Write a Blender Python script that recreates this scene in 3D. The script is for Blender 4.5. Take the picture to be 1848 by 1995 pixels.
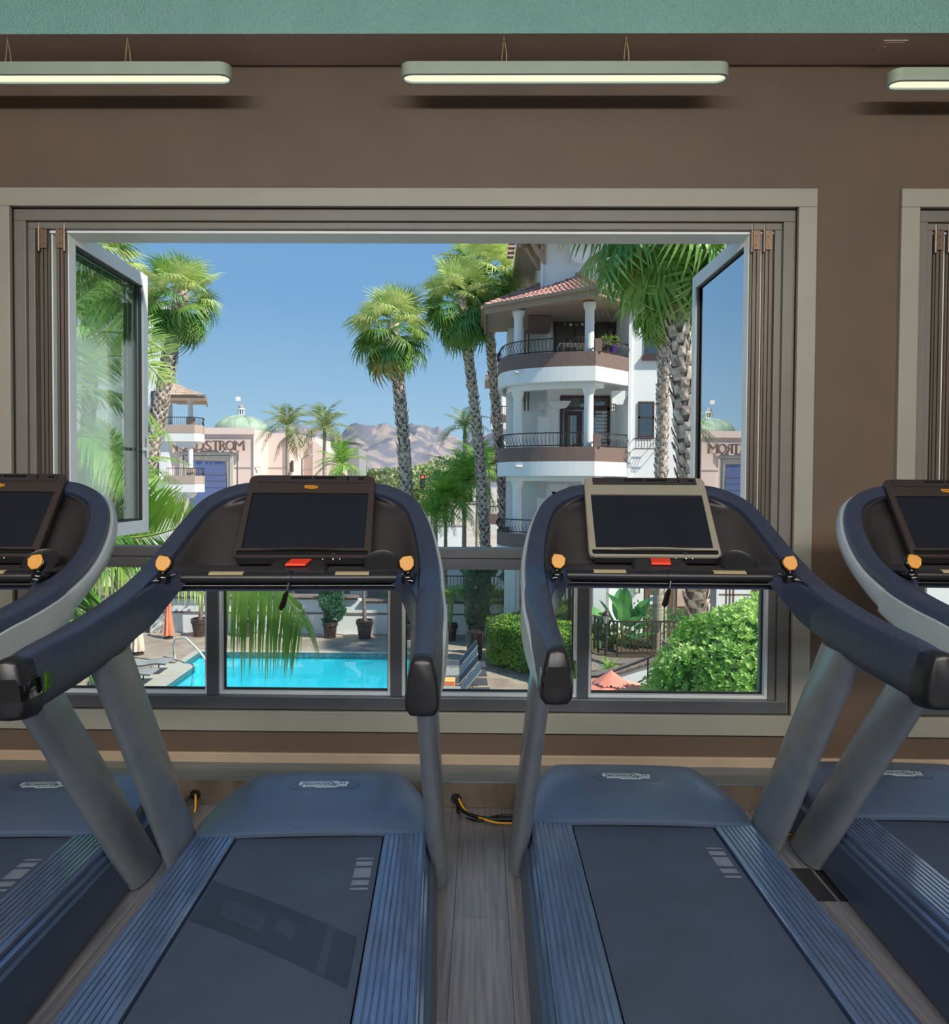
import bpy, math, random
from math import sin, cos, pi, radians as rad, sqrt, atan2
from mathutils import Vector, Matrix

for o in list(bpy.data.objects):
    bpy.data.objects.remove(o, do_unlink=True)
S = bpy.context.scene
COL = S.collection

# ------------------------------------------------------------------ camera
EYE = Vector((0, 0, 1.5))
FPX, PCX, PCY = 1350.14, 924.0, 976.0
_p, _y, _r = rad(1.2884), rad(-0.6428), rad(0.3427)
FWD = Vector((sin(_y) * cos(_p), cos(_y) * cos(_p), -sin(_p)))
_rt = Vector((cos(_y), -sin(_y), 0))
_up = _rt.cross(FWD)
RT = _rt * cos(_r) + _up * sin(_r)
UP = -_rt * sin(_r) + _up * cos(_r)
cam = bpy.data.cameras.new('camera')
cam.sensor_fit = 'HORIZONTAL'
cam.sensor_width = 36
cam.lens = 36 * FPX / 1848
cam.shift_y = -(997.5 - PCY) / 1848
cam.clip_start, cam.clip_end = 0.05, 6000
cob = bpy.data.objects.new('camera', cam)
COL.objects.link(cob)
cob.matrix_world = Matrix(((RT.x, UP.x, -FWD.x, EYE.x), (RT.y, UP.y, -FWD.y, EYE.y), (RT.z, UP.z, -FWD.z, EYE.z), (0, 0, 0, 1)))
S.camera = cob


def at(px, py, Y):
    """world point at depth plane y=Y that the photograph shows at pixel (px, py)"""
    d = FWD + RT * ((px - PCX) / FPX) + UP * ((PCY - py) / FPX)
    return EYE + d * (Y / d.y)


def on_z(px, py, z):
    d = FWD + RT * ((px - PCX) / FPX) + UP * ((PCY - py) / FPX)
    return EYE + d * ((z - EYE.z) / d.z)


# ------------------------------------------------------------------ sky, sun, exposure
def lin(c):
    return tuple((x / 12.92 if x <= 0.04045 else ((x + 0.055) / 1.055) ** 2.4) for x in c)


def hx(r, g, b, a=1.0):
    return lin((r / 255, g / 255, b / 255)) + (a,)


W = bpy.data.worlds.new('sky')
S.world = W
W.use_nodes = True
nt = W.node_tree
nt.nodes.clear()
wo = nt.nodes.new('ShaderNodeOutputWorld')
bg = nt.nodes.new('ShaderNodeBackground')
tc = nt.nodes.new('ShaderNodeTexCoord')
sx = nt.nodes.new('ShaderNodeSeparateXYZ')
rp = nt.nodes.new('ShaderNodeValToRGB')
nt.links.new(tc.outputs['Generated'], sx.inputs[0])
nt.links.new(sx.outputs['Z'], rp.inputs[0])
e = rp.color_ramp.elements
e[0].position, e[0].color = 0.0, hx(172, 206, 228)
e[1].position, e[1].color = 0.45, hx(104, 155, 208)
x = e.new(0.09); x.color = hx(158, 197, 225)
x = e.new(0.24); x.color = hx(124, 172, 216)
nt.links.new(rp.outputs[0], bg.inputs[0])
bg.inputs[1].default_value = 1.0
nt.links.new(bg.outputs[0], wo.inputs[0])

sun = bpy.data.lights.new('sun', 'SUN')
sun.energy = 6.0
sun.angle = rad(1.0)
sun.color = (1.0, 0.93, 0.82)
so = bpy.data.objects.new('sun', sun)
COL.objects.link(so)
TO_SUN = Vector((0.60, -0.33, 0.73)).normalized()
so.rotation_euler = TO_SUN.to_track_quat('Z', 'Y').to_euler()
so.location = (20, -20, 30)

S.view_settings.view_transform = 'Standard'
S.view_settings.look = 'None'
S.view_settings.gamma = 1
S.view_settings.use_curve_mapping = False
S.view_settings.exposure = 0.0


# unseen fill lights added at the ceiling, behind and above the camera
def area(name, loc, size, power, color, to=(0, 0, -1)):
    L = bpy.data.lights.new(name, 'AREA')
    L.shape = 'RECTANGLE'
    L.size, L.size_y = size
    L.energy = power
    L.color = color
    o = bpy.data.objects.new(name, L)
    COL.objects.link(o)
    o.location = loc
    o.rotation_euler = (-Vector(to)).to_track_quat('Z', 'Y').to_euler()
    return o


# ------------------------------------------------------------------ helpers
def link(o, parent=None):
    COL.objects.link(o)
    if parent is not None:
        o.parent = parent
    return o


def empty(name, loc=(0, 0, 0), rz=0, parent=None):
    o = bpy.data.objects.new(name, None)
    o.empty_display_size = 0.2
    o.location = loc
    o.rotation_euler = (0, 0, rz)
    return link(o, parent)


def tag(o, label=None, cat=None, group=None, kind=None):
    if label: o['label'] = label
    if cat: o['category'] = cat
    if group: o['group'] = group
    if kind: o['kind'] = kind
    return o


def copy_tree(o, parent=None):
    c = o.copy()
    COL.objects.link(c)
    c.parent = parent
    for ch in o.children:
        copy_tree(ch, c)
    return c


class MB:
    def __init__(s):
        s.v, s.f, s.mi = [], [], []
        s.m = 0

    def add(s, vs, fs):
        n = len(s.v)
        s.v += [tuple(v) for v in vs]
        s.f += [tuple(i + n for i in f) for f in fs]
        s.mi += [s.m] * len(fs)
        return s

    def box(s, lo, hi, M=None):
        (a, b, c), (d, e, f) = lo, hi
        vs = [Vector(q) for q in ((a, b, c), (d, b, c), (d, e, c), (a, e, c), (a, b, f), (d, b, f), (d, e, f), (a, e, f))]
        if M is not None: vs = [M @ q for q in vs]
        return s.add(vs, [(0, 3, 2, 1), (4, 5, 6, 7), (0, 1, 5, 4), (1, 2, 6, 5), (2, 3, 7, 6), (3, 0, 4, 7)])

    def beam(s, A, B, w, h, up=(0, 0, 1)):
        """box beam from A to B, w wide, h tall"""
        A, B = Vector(A), Vector(B)
        t = (B - A).normalized()
        u = Vector(up)
        if abs(t.dot(u)) > 0.99: u = Vector((0, 1, 0))
        r = t.cross(u).normalized()
        n = r.cross(t).normalized()
        vs = []
        for P in (A, B):
            for a, b in ((-1, -1), (1, -1), (1, 1), (-1, 1)):
                vs.append(P + r * (a * w / 2) + n * (b * h / 2))
        return s.add(vs, [(0, 3, 2, 1), (4, 5, 6, 7), (0, 1, 5, 4), (1, 2, 6, 5), (2, 3, 7, 6), (3, 0, 4, 7)])

    def loft(s, secs, closed=True, caps=True, loop=False):
        n = len(secs[0])
        vs = [p for sec in secs for p in sec]
        fs = []
        m = len(secs)
        for i in range(m if loop else m - 1):
            j = (i + 1) % m
            for k in range(n if closed else n - 1):
                l = (k + 1) % n
                fs.append((i * n + k, i * n + l, j * n + l, j * n + k))
        if caps and closed and not loop:
            fs.append(tuple(reversed(range(n))))
            fs.append(tuple((m - 1) * n + k for k in range(n)))
        return s.add(vs, fs)

    def tube(s, path, r, n=8, caps=True, sq=1.0):
        P = [Vector(p) for p in path]
        secs = []
        ref = None
        for i, p in enumerate(P):
            t = (P[min(i + 1, len(P) - 1)] - P[max(i - 1, 0)]).normalized()
            if ref is None:
                ref = Vector((0, 0, 1)) if abs(t.z) < 0.9 else Vector((1, 0, 0))
            a = ref - t * ref.dot(t)
            if a.length < 1e-5: a = t.orthogonal()
            a.normalize()
            b = t.cross(a)
            ref = a
            rr = r
            if isinstance(r, (list, tuple)):
                x = i * (len(r) - 1) / max(1, len(P) - 1)
                j = min(int(x), max(0, len(r) - 2))
                rr = r[j] + (r[min(j + 1, len(r) - 1)] - r[j]) * (x - j)
            secs.append([p + a * (rr * cos(2 * pi * k / n)) + b * (rr * sq * sin(2 * pi * k / n)) for k in range(n)])
        return s.loft(secs, True, caps)

    def lathe(s, prof, c=(0, 0, 0), n=16):
        c = Vector(c)
        secs = [[c + Vector((r * cos(2 * pi * k / n), r * sin(2 * pi * k / n), z)) for k in range(n)] for r, z in prof]
        return s.loft(secs, True, True)

    def prism(s, poly, O, U, V, d):
        """polygon in plane O+U,V, extruded by the vector d"""
        O, U, V, d = Vector(O), Vector(U), Vector(V), Vector(d)
        a = [O + U * x + V * y for x, y in poly]
        b = [q + d for q in a]
        n = len(a)
        fs = [tuple(range(n)), tuple(reversed(range(n, 2 * n)))]
        fs += [(k, k + n, (k + 1) % n + n, (k + 1) % n) for k in range(n)]
        return s.add(a + b, fs)

    def grid(s, rows):
        return s.loft(rows, closed=False, caps=False)

    def sphere(s, c, r, n=12, m=8):
        c = Vector(c)
        rr = r if isinstance(r, (tuple, list)) else (r, r, r)
        secs = []
        for i in range(m + 1):
            ph = -pi / 2 + pi * i / m
            q = max(cos(ph), 0.02)
            secs.append([c + Vector((rr[0] * q * cos(2 * pi * k / n), rr[1] * q * sin(2 * pi * k / n), rr[2] * sin(ph))) for k in range(n)])
        return s.loft(secs, True, True)

    def mesh(s, name, mats, smooth=None):
        me = bpy.data.meshes.new(name)
        me.from_pydata(s.v, [], s.f)
        for m in (mats if isinstance(mats, (list, tuple)) else [mats]):
            me.materials.append(m)
        if max(s.mi or [0]) > 0:
            me.polygons.foreach_set('material_index', s.mi)
        if smooth is not None:
            me.polygons.foreach_set('use_smooth', [True] * len(me.polygons))
            if smooth < 180:
                me.set_sharp_from_angle(angle=rad(smooth))
        me.update()
        return me

    def build(s, name, mats, parent=None, smooth=None, bevel=0, loc=None, fix=False):
        me = s.mesh(name, mats, smooth)
        if fix:
            import bmesh
            bm = bmesh.new(); bm.from_mesh(me)
            bmesh.ops.recalc_face_normals(bm, faces=bm.faces)
            bm.to_mesh(me); bm.free()
        o = bpy.data.objects.new(name, me)
        if loc is not None: o.location = loc
        if bevel:
            md = o.modifiers.new('bevel', 'BEVEL')
            md.width = bevel; md.segments = 2; md.limit_method = 'ANGLE'; md.angle_limit = rad(40)
        return link(o, parent)


def rrect(w, h, r, n=4, cx=0, cy=0):
    out = []
    for (sx_, sy_, a0) in ((1, 1, 0), (-1, 1, 90), (-1, -1, 180), (1, -1, 270)):
        for k in range(n + 1):
            a = rad(a0 + 90 * k / n)
            out.append((cx + sx_ * (w / 2 - r) + r * cos(a), cy + sy_ * (h / 2 - r) + r * sin(a)))
    return out


def text_mesh(txt, size, depth=0.0, font_shear=0.0, bold=0.0):
    cu = bpy.data.curves.new('lettering', 'FONT')
    cu.body = txt
    cu.size = size
    cu.extrude = depth
    cu.shear = font_shear
    cu.offset = bold
    cu.resolution_u = 3
    cu.align_x = 'CENTER'
    cu.align_y = 'CENTER'
    ob = bpy.data.objects.new('lettering_src', cu)
    COL.objects.link(ob)
    dg = bpy.context.evaluated_depsgraph_get()
    me = bpy.data.meshes.new_from_object(ob.evaluated_get(dg))
    bpy.data.objects.remove(ob, do_unlink=True)
    bpy.data.curves.remove(cu)
    me.name = 'lettering'
    return me


# ------------------------------------------------------------------ materials
def mat(name, col, rough=0.5, metal=0.0, var=0.08, scale=8.0, bump=0.0, bscale=None, spec=0.5, stretch=None, col2=None, coat=0.0, trans=0.0, emit=None, estr=0.0, detail=4.0, ramp=(0.35, 0.65), bdist=0.01):
    m = bpy.data.materials.new(name)
    m.use_nodes = True
    n, l = m.node_tree.nodes, m.node_tree.links
    b = n['Principled BSDF']
    tcn = n.new('ShaderNodeTexCoord')
    mp = n.new('ShaderNodeMapping')
    l.new(tcn.outputs['Object'], mp.inputs[0])
    if stretch: mp.inputs['Scale'].default_value = stretch
    nz = n.new('ShaderNodeTexNoise')
    nz.inputs['Scale'].default_value = scale
    nz.inputs['Detail'].default_value = detail
    l.new(mp.outputs[0], nz.inputs['Vector'])
    rmp = n.new('ShaderNodeValToRGB')
    c1 = col
    c2 = col2 if col2 else tuple(min(1, c * (1 + var)) for c in col[:3]) + (1,)
    if not col2: c1 = tuple(c * (1 - var) for c in col[:3]) + (1,)
    rmp.color_ramp.elements[0].position, rmp.color_ramp.elements[0].color = ramp[0], c1
    rmp.color_ramp.elements[1].position, rmp.color_ramp.elements[1].color = ramp[1], c2
    l.new(nz.outputs['Fac'], rmp.inputs[0])
    l.new(rmp.outputs[0], b.inputs['Base Color'])
    b.inputs['Roughness'].default_value = rough
    b.inputs['Metallic'].default_value = metal
    b.inputs['Specular IOR Level'].default_value = spec
    if coat: b.inputs['Coat Weight'].default_value = coat; b.inputs['Coat Roughness'].default_value = 0.1
    if trans: b.inputs['Transmission Weight'].default_value = trans
    if emit:
        b.inputs['Emission Color'].default_value = emit
        b.inputs['Emission Strength'].default_value = estr
    if bump:
        nb = n.new('ShaderNodeTexNoise')
        nb.inputs['Scale'].default_value = bscale or scale * 4
        nb.inputs['Detail'].default_value = 3
        l.new(mp.outputs[0], nb.inputs['Vector'])
        bp = n.new('ShaderNodeBump')
        bp.inputs['Strength'].default_value = bump
        bp.inputs['Distance'].default_value = bdist
        l.new(nb.outputs['Fac'], bp.inputs['Height'])
        l.new(bp.outputs[0], b.inputs['Normal'])
    return m


def leafmat(name, c1, c2, rough=0.45, trans=0.35, scale=1.5):
    m = mat(name, c1, rough, 0, col2=c2, scale=scale, detail=2)
    n, l = m.node_tree.nodes, m.node_tree.links
    b = n['Principled BSDF']
    tr = n.new('ShaderNodeBsdfTranslucent')
    mx = n.new('ShaderNodeMixShader')
    mx.inputs[0].default_value = trans
    src = b.inputs['Base Color'].links[0].from_socket
    oi = n.new('ShaderNodeObjectInfo')
    hs = n.new('ShaderNodeHueSaturation')
    mr = n.new('ShaderNodeMapRange')
    mr.inputs['To Min'].default_value = 0.75
    mr.inputs['To Max'].default_value = 1.2
    l.new(oi.outputs['Random'], mr.inputs[0])
    l.new(mr.outputs[0], hs.inputs['Value'])
    l.new(src, hs.inputs['Color'])
    l.new(hs.outputs[0], b.inputs['Base Color'])
    l.new(hs.outputs[0], tr.inputs['Color'])
    l.new(b.outputs[0], mx.inputs[1])
    l.new(tr.outputs[0], mx.inputs[2])
    l.new(mx.outputs[0], n['Material Output'].inputs['Surface'])
    return m


def glassmat(name, tint, refl, rough=0.0):
    """window glass: part mirror (angle dependent), part clear"""
    m = bpy.data.materials.new(name)
    m.use_nodes = True
    n, l = m.node_tree.nodes, m.node_tree.links
    n.remove(n['Principled BSDF'])
    tp = n.new('ShaderNodeBsdfTransparent'); tp.inputs[0].default_value = tint
    gl = n.new('ShaderNodeBsdfGlossy'); gl.inputs['Roughness'].default_value = rough
    fr = n.new('ShaderNodeFresnel'); fr.inputs[0].default_value = 1.5
    mu = n.new('ShaderNodeMath'); mu.operation = 'MULTIPLY_ADD'
    mu.inputs[1].default_value = refl[1]; mu.inputs[2].default_value = refl[0]
    mu.use_clamp = True
    l.new(fr.outputs[0], mu.inputs[0])
    mx = n.new('ShaderNodeMixShader')
    l.new(mu.outputs[0], mx.inputs[0])
    l.new(tp.outputs[0], mx.inputs[1])
    l.new(gl.outputs[0], mx.inputs[2])
    l.new(mx.outputs[0], n['Material Output'].inputs['Surface'])
    return m


M = {}
M['wall'] = mat('brown_wall_paint', hx(99, 83, 70), 0.6, var=0.05, scale=3, bump=0.25, bscale=90, bdist=0.004)
M['soffit'] = mat('teal_plaster', hx(138, 188, 180), 0.55, var=0.05, scale=3, bump=0.9, bscale=85, bdist=0.02)
M['soffit_under'] = mat('taupe_plaster', hx(196, 176, 162), 0.6, var=0.04, scale=3, bump=0.25, bscale=80, bdist=0.004)
M['white'] = mat('white_ceiling_paint', hx(225, 222, 214), 0.7, var=0.03, scale=2)
M['trim'] = mat('greige_trim_paint', hx(154, 154, 143), 0.45, var=0.04, scale=4)
M['frame'] = mat('taupe_window_frame', hx(118, 116, 110), 0.4, var=0.05, scale=5)
M['alu'] = mat('grey_aluminium', hx(96, 100, 104), 0.35, 0.3, var=0.05, scale=6)
M['sash'] = mat('pale_sash_paint', hx(232, 238, 236), 0.4, var=0.03, scale=5)
M['sash_edge'] = mat('bronze_profile', hx(104, 96, 88), 0.4, 0.3, var=0.08, scale=20, stretch=(1, 1, 0.1))
M['gasket'] = mat('black_gasket', hx(22, 24, 28), 0.5, var=0.1)
M['hinge'] = mat('brass_hinge', hx(128, 110, 94), 0.4, 0.6, var=0.1, scale=40)
M['glass_l'] = glassmat('hazy_glass', (0.93, 0.99, 0.96, 1), (0.05, 0.35))
M['glass_r'] = glassmat('reflective_glass', (0.6, 0.66, 0.72, 1), (0.72, 1.2))
M['glass'] = glassmat('clear_glass', (0.95, 0.98, 0.97, 1), (0.0, 0.7))
M['steel'] = mat('brushed_raceway_steel', hx(128, 142, 150), 0.32, 0.55, var=0.12, scale=6, stretch=(0.4, 4, 4))
M['steel_face'] = mat('worn_raceway_face', hx(112, 100, 90), 0.45, 0.35, var=0.2, scale=9, stretch=(1.5, 1, 0.5))
M['base'] = mat('tan_baseboard', hx(178, 158, 134), 0.45, var=0.05, scale=5)
M['lamp'] = mat('sage_lamp_housing', hx(165, 182, 164), 0.4, 0.2, var=0.03)
M['lamp_rim'] = mat('pale_lamp_rim', hx(196, 222, 226), 0.35, var=0.02)
M['lamp_glow'] = mat('lamp_diffuser', hx(250, 240, 215), 0.5, emit=lin((1.0, 0.955, 0.80)) + (1,), estr=1.05)
M['cable'] = mat('steel_cable', hx(210, 190, 150), 0.3, 0.8)
M['black'] = mat('black_plastic', hx(26, 27, 31), 0.38, var=0.1, scale=60, bump=0.12, bscale=400, bdist=0.002)
M['hood'] = mat('matt_black', hx(12, 12, 14), 0.7, var=0.05, spec=0.15)
M['gloss'] = mat('gloss_black', hx(12, 13, 15), 0.12, coat=0.4)
M['plastic'] = mat('charcoal_plastic', hx(46, 54, 74), 0.34, var=0.08, scale=60, bump=0.15, bscale=350, bdist=0.002)  # blue of the reflected sky mixed into the dark grey
M['face'] = mat('dark_console_plastic', hx(44, 41, 44), 0.42, var=0.08, scale=60, bump=0.15, bscale=350, bdist=0.002)
M['grip'] = mat('grained_rubber', hx(50, 58, 78), 0.42, var=0.15, scale=90, bump=0.35, bscale=260, bdist=0.003)  # bluish sky reflection put into the rubber colour
M['grip_side'] = mat('grained_rubber_side', hx(66, 72, 78), 0.5, var=0.15, scale=60, bump=0.35, bscale=220, bdist=0.003)
M['shell'] = mat('silver_shell', hx(176, 184, 190), 0.35, 0.15, var=0.03, scale=8)
M['upright'] = mat('grey_metallic_upright', hx(150, 158, 164), 0.3, 0.5, var=0.06, scale=10)
M['cover'] = mat('sky_tinted_motor_cover', hx(84, 100, 126), 0.36, 0.2, var=0.04, scale=12, coat=0.15)  # sky reflection put into the base colour as a blue tint
M['rail'] = mat('sky_tinted_side_rail', hx(84, 104, 138), 0.2, 0.3, var=0.16, scale=14, stretch=(6, 0.5, 6), coat=0.5)  # blue of reflected sky carried in the base colour
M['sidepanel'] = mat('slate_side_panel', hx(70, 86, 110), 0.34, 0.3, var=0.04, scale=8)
M['logo_silver'] = mat('silver_badge', hx(205, 215, 225), 0.3, 0.3)
M['badge_well'] = mat('badge_recess', hx(74, 88, 108), 0.3, 0.2)
M['ink'] = mat('dark_lettering', hx(40, 52, 70), 0.4)
M['amber'] = mat('amber_knob', hx(196, 134, 26), 0.4, var=0.06, scale=30)
M['red'] = mat('red_stop_tab', hx(236, 66, 38), 0.4, var=0.04)
M['sensor'] = mat('brushed_sensor_plate', hx(196, 180, 140), 0.35, 0.4, var=0.06, scale=20)
M['tvframe'] = mat('dark_tv_frame', hx(58, 50, 50), 0.38, 0.2, var=0.05)
M['tvframe_champagne'] = mat('champagne_tv_frame', hx(152, 149, 136), 0.38, 0.3, var=0.05)
M['screen'] = mat('dark_screen', hx(30, 34, 42), 0.3, spec=0.1, var=0.03)
M['green_lens'] = mat('green_lens', hx(74, 110, 24), 0.15, col2=hx(28, 52, 10), scale=60)
M['yellowcord'] = mat('yellow_cord', hx(226, 160, 30), 0.4)
M['blackcord'] = mat('black_cord', hx(18, 19, 24), 0.4)
M['chrome'] = mat('chrome', hx(220, 225, 228), 0.15, 1.0, var=0.02)


def beltmat(name, col):
    m = mat(name, col, 0.55, var=0.1, scale=4)
    n, l = m.node_tree.nodes, m.node_tree.links
    b = n['Principled BSDF']
    tcn = n.new('ShaderNodeTexCoord')
    hs = []
    for ang in (rad(28), rad(-62)):
        mp = n.new('ShaderNodeMapping'); mp.inputs['Rotation'].default_value = (0, 0, ang)
        l.new(tcn.outputs['Object'], mp.inputs[0])
        w = n.new('ShaderNodeTexWave'); w.inputs['Scale'].default_value = 75
        l.new(mp.outputs[0], w.inputs[0])
        hs.append(w)
    mu = n.new('ShaderNodeMath'); mu.operation = 'MULTIPLY'
    l.new(hs[0].outputs['Fac'], mu.inputs[0]); l.new(hs[1].outputs['Fac'], mu.inputs[1])
    bp = n.new('ShaderNodeBump'); bp.inputs['Strength'].default_value = 0.35; bp.inputs['Distance'].default_value = 0.002
    l.new(mu.outputs[0], bp.inputs['Height']); l.new(bp.outputs[0], b.inputs['Normal'])
    mx = n.new('ShaderNodeMix'); mx.data_type = 'RGBA'; mx.blend_type = 'MULTIPLY'; mx.inputs[0].default_value = 0.6
    src = b.inputs['Base Color'].links[0].from_socket
    l.new(src, mx.inputs[6])
    cr = n.new('ShaderNodeValToRGB'); cr.color_ramp.elements[0].color = (0.55, 0.55, 0.55, 1)
    l.new(mu.outputs[0], cr.inputs[0]); l.new(cr.outputs[0], mx.inputs[7])
    l.new(mx.outputs[2], b.inputs['Base Color'])
    return m


M['belt'] = beltmat('woven_belt', hx(64, 76, 98))
M['belt_worn'] = beltmat('dark_belt_patch', hx(45, 55, 75))
M['belt_faded'] = beltmat('faded_belt_patch', hx(54, 65, 86))
M['belt_print'] = mat('belt_print', hx(108, 116, 132), 0.5, var=0.1, scale=30)


def woodmat():
    m = mat('window_tinted_laminate', hx(106, 105, 110), 0.24, col2=hx(130, 127, 127), scale=5, stretch=(14, 0.7, 1), detail=8, bump=0.06, bscale=30)  # window's grey-blue reflection mixed into the laminate colour
    n, l = m.node_tree.nodes, m.node_tree.links
    b = n['Principled BSDF']
    oi = n.new('ShaderNodeObjectInfo')
    hs = n.new('ShaderNodeHueSaturation')
    mr = n.new('ShaderNodeMapRange'); mr.inputs['To Min'].default_value = 0.85; mr.inputs['To Max'].default_value = 1.1
    l.new(oi.outputs['Random'], mr.inputs[0]); l.new(mr.outputs[0], hs.inputs['Value'])
    l.new(b.inputs['Base Color'].links[0].from_socket, hs.inputs['Color'])
    l.new(hs.outputs[0], b.inputs['Base Color'])
    return m


M['wood'] = woodmat()

# ------------------------------------------------------------------ the room
D = 3.40          # inner face of the window wall
TH = 0.22         # its thickness
XL, XR = -2.40, 1.602   # outer edges of the first window's casing
ZT, ZB = 2.936, 0.283
X2L = 1.602 + (1748 - 1588) * D / FPX


def structure(o):
    o['kind'] = 'structure'
    return o


fl = MB().box((-5, -5, -0.3), (5, D + TH, -0.012)).build('floor', M['wood'])
structure(fl)
rng = random.Random(4)
pw, pl_ = 0.19, 1.25
pm = MB().box((0.001, 0.001, -0.012), (pw - 0.001, pl_ - 0.001, 0.0)).mesh('plank', M['wood'])
ncol = int(5.6 / pw)
for i in range(ncol):
    y0 = D - 0.02 - pl_ * (1 + (i * 0.37) % 1.0)
    for k in range(-1, 3):
        ya = D - 0.005 - pl_ * (k + 1) + ((i * 0.37) % 1.0) * pl_
        if ya < -0.2 or ya + 0.05 > D: continue
        if ya + pl_ > D:
            q = MB().box((0.001, 0.001, -0.012), (pw - 0.001, D - ya, 0.0)).build('plank', M['wood'], fl)
        else:
            q = bpy.data.objects.new('plank', pm); link(q, fl)
        q.location = (-2.75 + i * pw, ya, 0)

# window wall with two openings (frame openings lie inside the casings)
O1 = (XL + 0.085, XR - 0.085, ZB + 0.095, ZT - 0.087)      # x0,x1,z0,z1
X2R = 4.6
O2 = (X2L + 0.085, X2R - 0.085, ZB + 0.095, ZT - 0.087)
wb = MB()
ZTOP = 3.95
for (a, b, c, d) in ((-5, O1[0], -0.3, ZTOP), (O1[1], O2[0], -0.3, ZTOP), (O2[1], 5, -0.3, ZTOP),
                     (O1[0], O1[1], O1[3], ZTOP), (O2[0], O2[1], O2[3], ZTOP), (O1[0], O1[1], -0.3, O1[2]), (O2[0], O2[1], -0.3, O2[2])):
    wb.box((a, D, c), (b, D + TH, d))
structure(wb.build('wall_front', M['wall']))
structure(MB().box((-5.15, -5, -0.3), (-5.0, D + TH, ZTOP)).build('wall_left', M['wall']))
structure(MB().box((5.0, -5, -0.3), (5.15, D + TH, ZTOP)).build('wall_right', M['wall']))
structure(MB().box((-5.15, -5.15, -0.3), (5.15, -5.0, ZTOP)).build('wall_back', M['wall']))
structure(MB().box((-5.15, -5.15, ZTOP), (5.15, D + TH, ZTOP + 0.06)).build('ceiling', M['white']))
# dropped soffit along the window wall
ZS = 3.533
YS = 3.165
sb = MB(); sb.m = 0
sb.add([(-5, YS, ZS), (5, YS, ZS), (5, YS, ZTOP), (-5, YS, ZTOP)], [(0, 1, 2, 3)])
sb.m = 1
sb.add([(-5, YS, ZS), (5, YS, ZS), (5, D, ZS), (-5, D, ZS)], [(0, 3, 2, 1)])
structure(sb.build('soffit', [M['soffit'], M['soffit_under']]))
hp = at(1735, 92, 3.25)
hb = MB(); hb.box((hp.x - 0.055, 3.21, ZS - 0.006), (hp.x + 0.055, 3.30, ZS - 0.0005))
hb.box((hp.x - 0.045, 3.22, ZS - 0.008), (hp.x + 0.045, 3.29, ZS - 0.006))
hb.tube([(hp.x - 0.03, 3.25, ZS - 0.012), (hp.x - 0.03, 3.25, ZS - 0.006)], 0.005, 8)
tag(hb.build('access_hatch', M['soffit_under']), 'small square access hatch in the taupe soffit near the right lamp', 'hatch')


def casing(x0, x1, parent):
    w = 0.088
    for nm, lo, hi in (('casing_head', (x0, D - 0.022, ZT - w), (x1, D, ZT)), ('casing_sill', (x0, D - 0.024, ZB), (x1, D, ZB + 0.098)),
                       ('casing_side', (x0, D - 0.0215, ZB + 0.098), (x0 + w, D, ZT - w)), ('casing_side', (x1 - w, D - 0.0215, ZB + 0.098), (x1, D, ZT - w))):
        MB().box(lo, hi).build(nm, M['trim'], parent, bevel=0.003)


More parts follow.
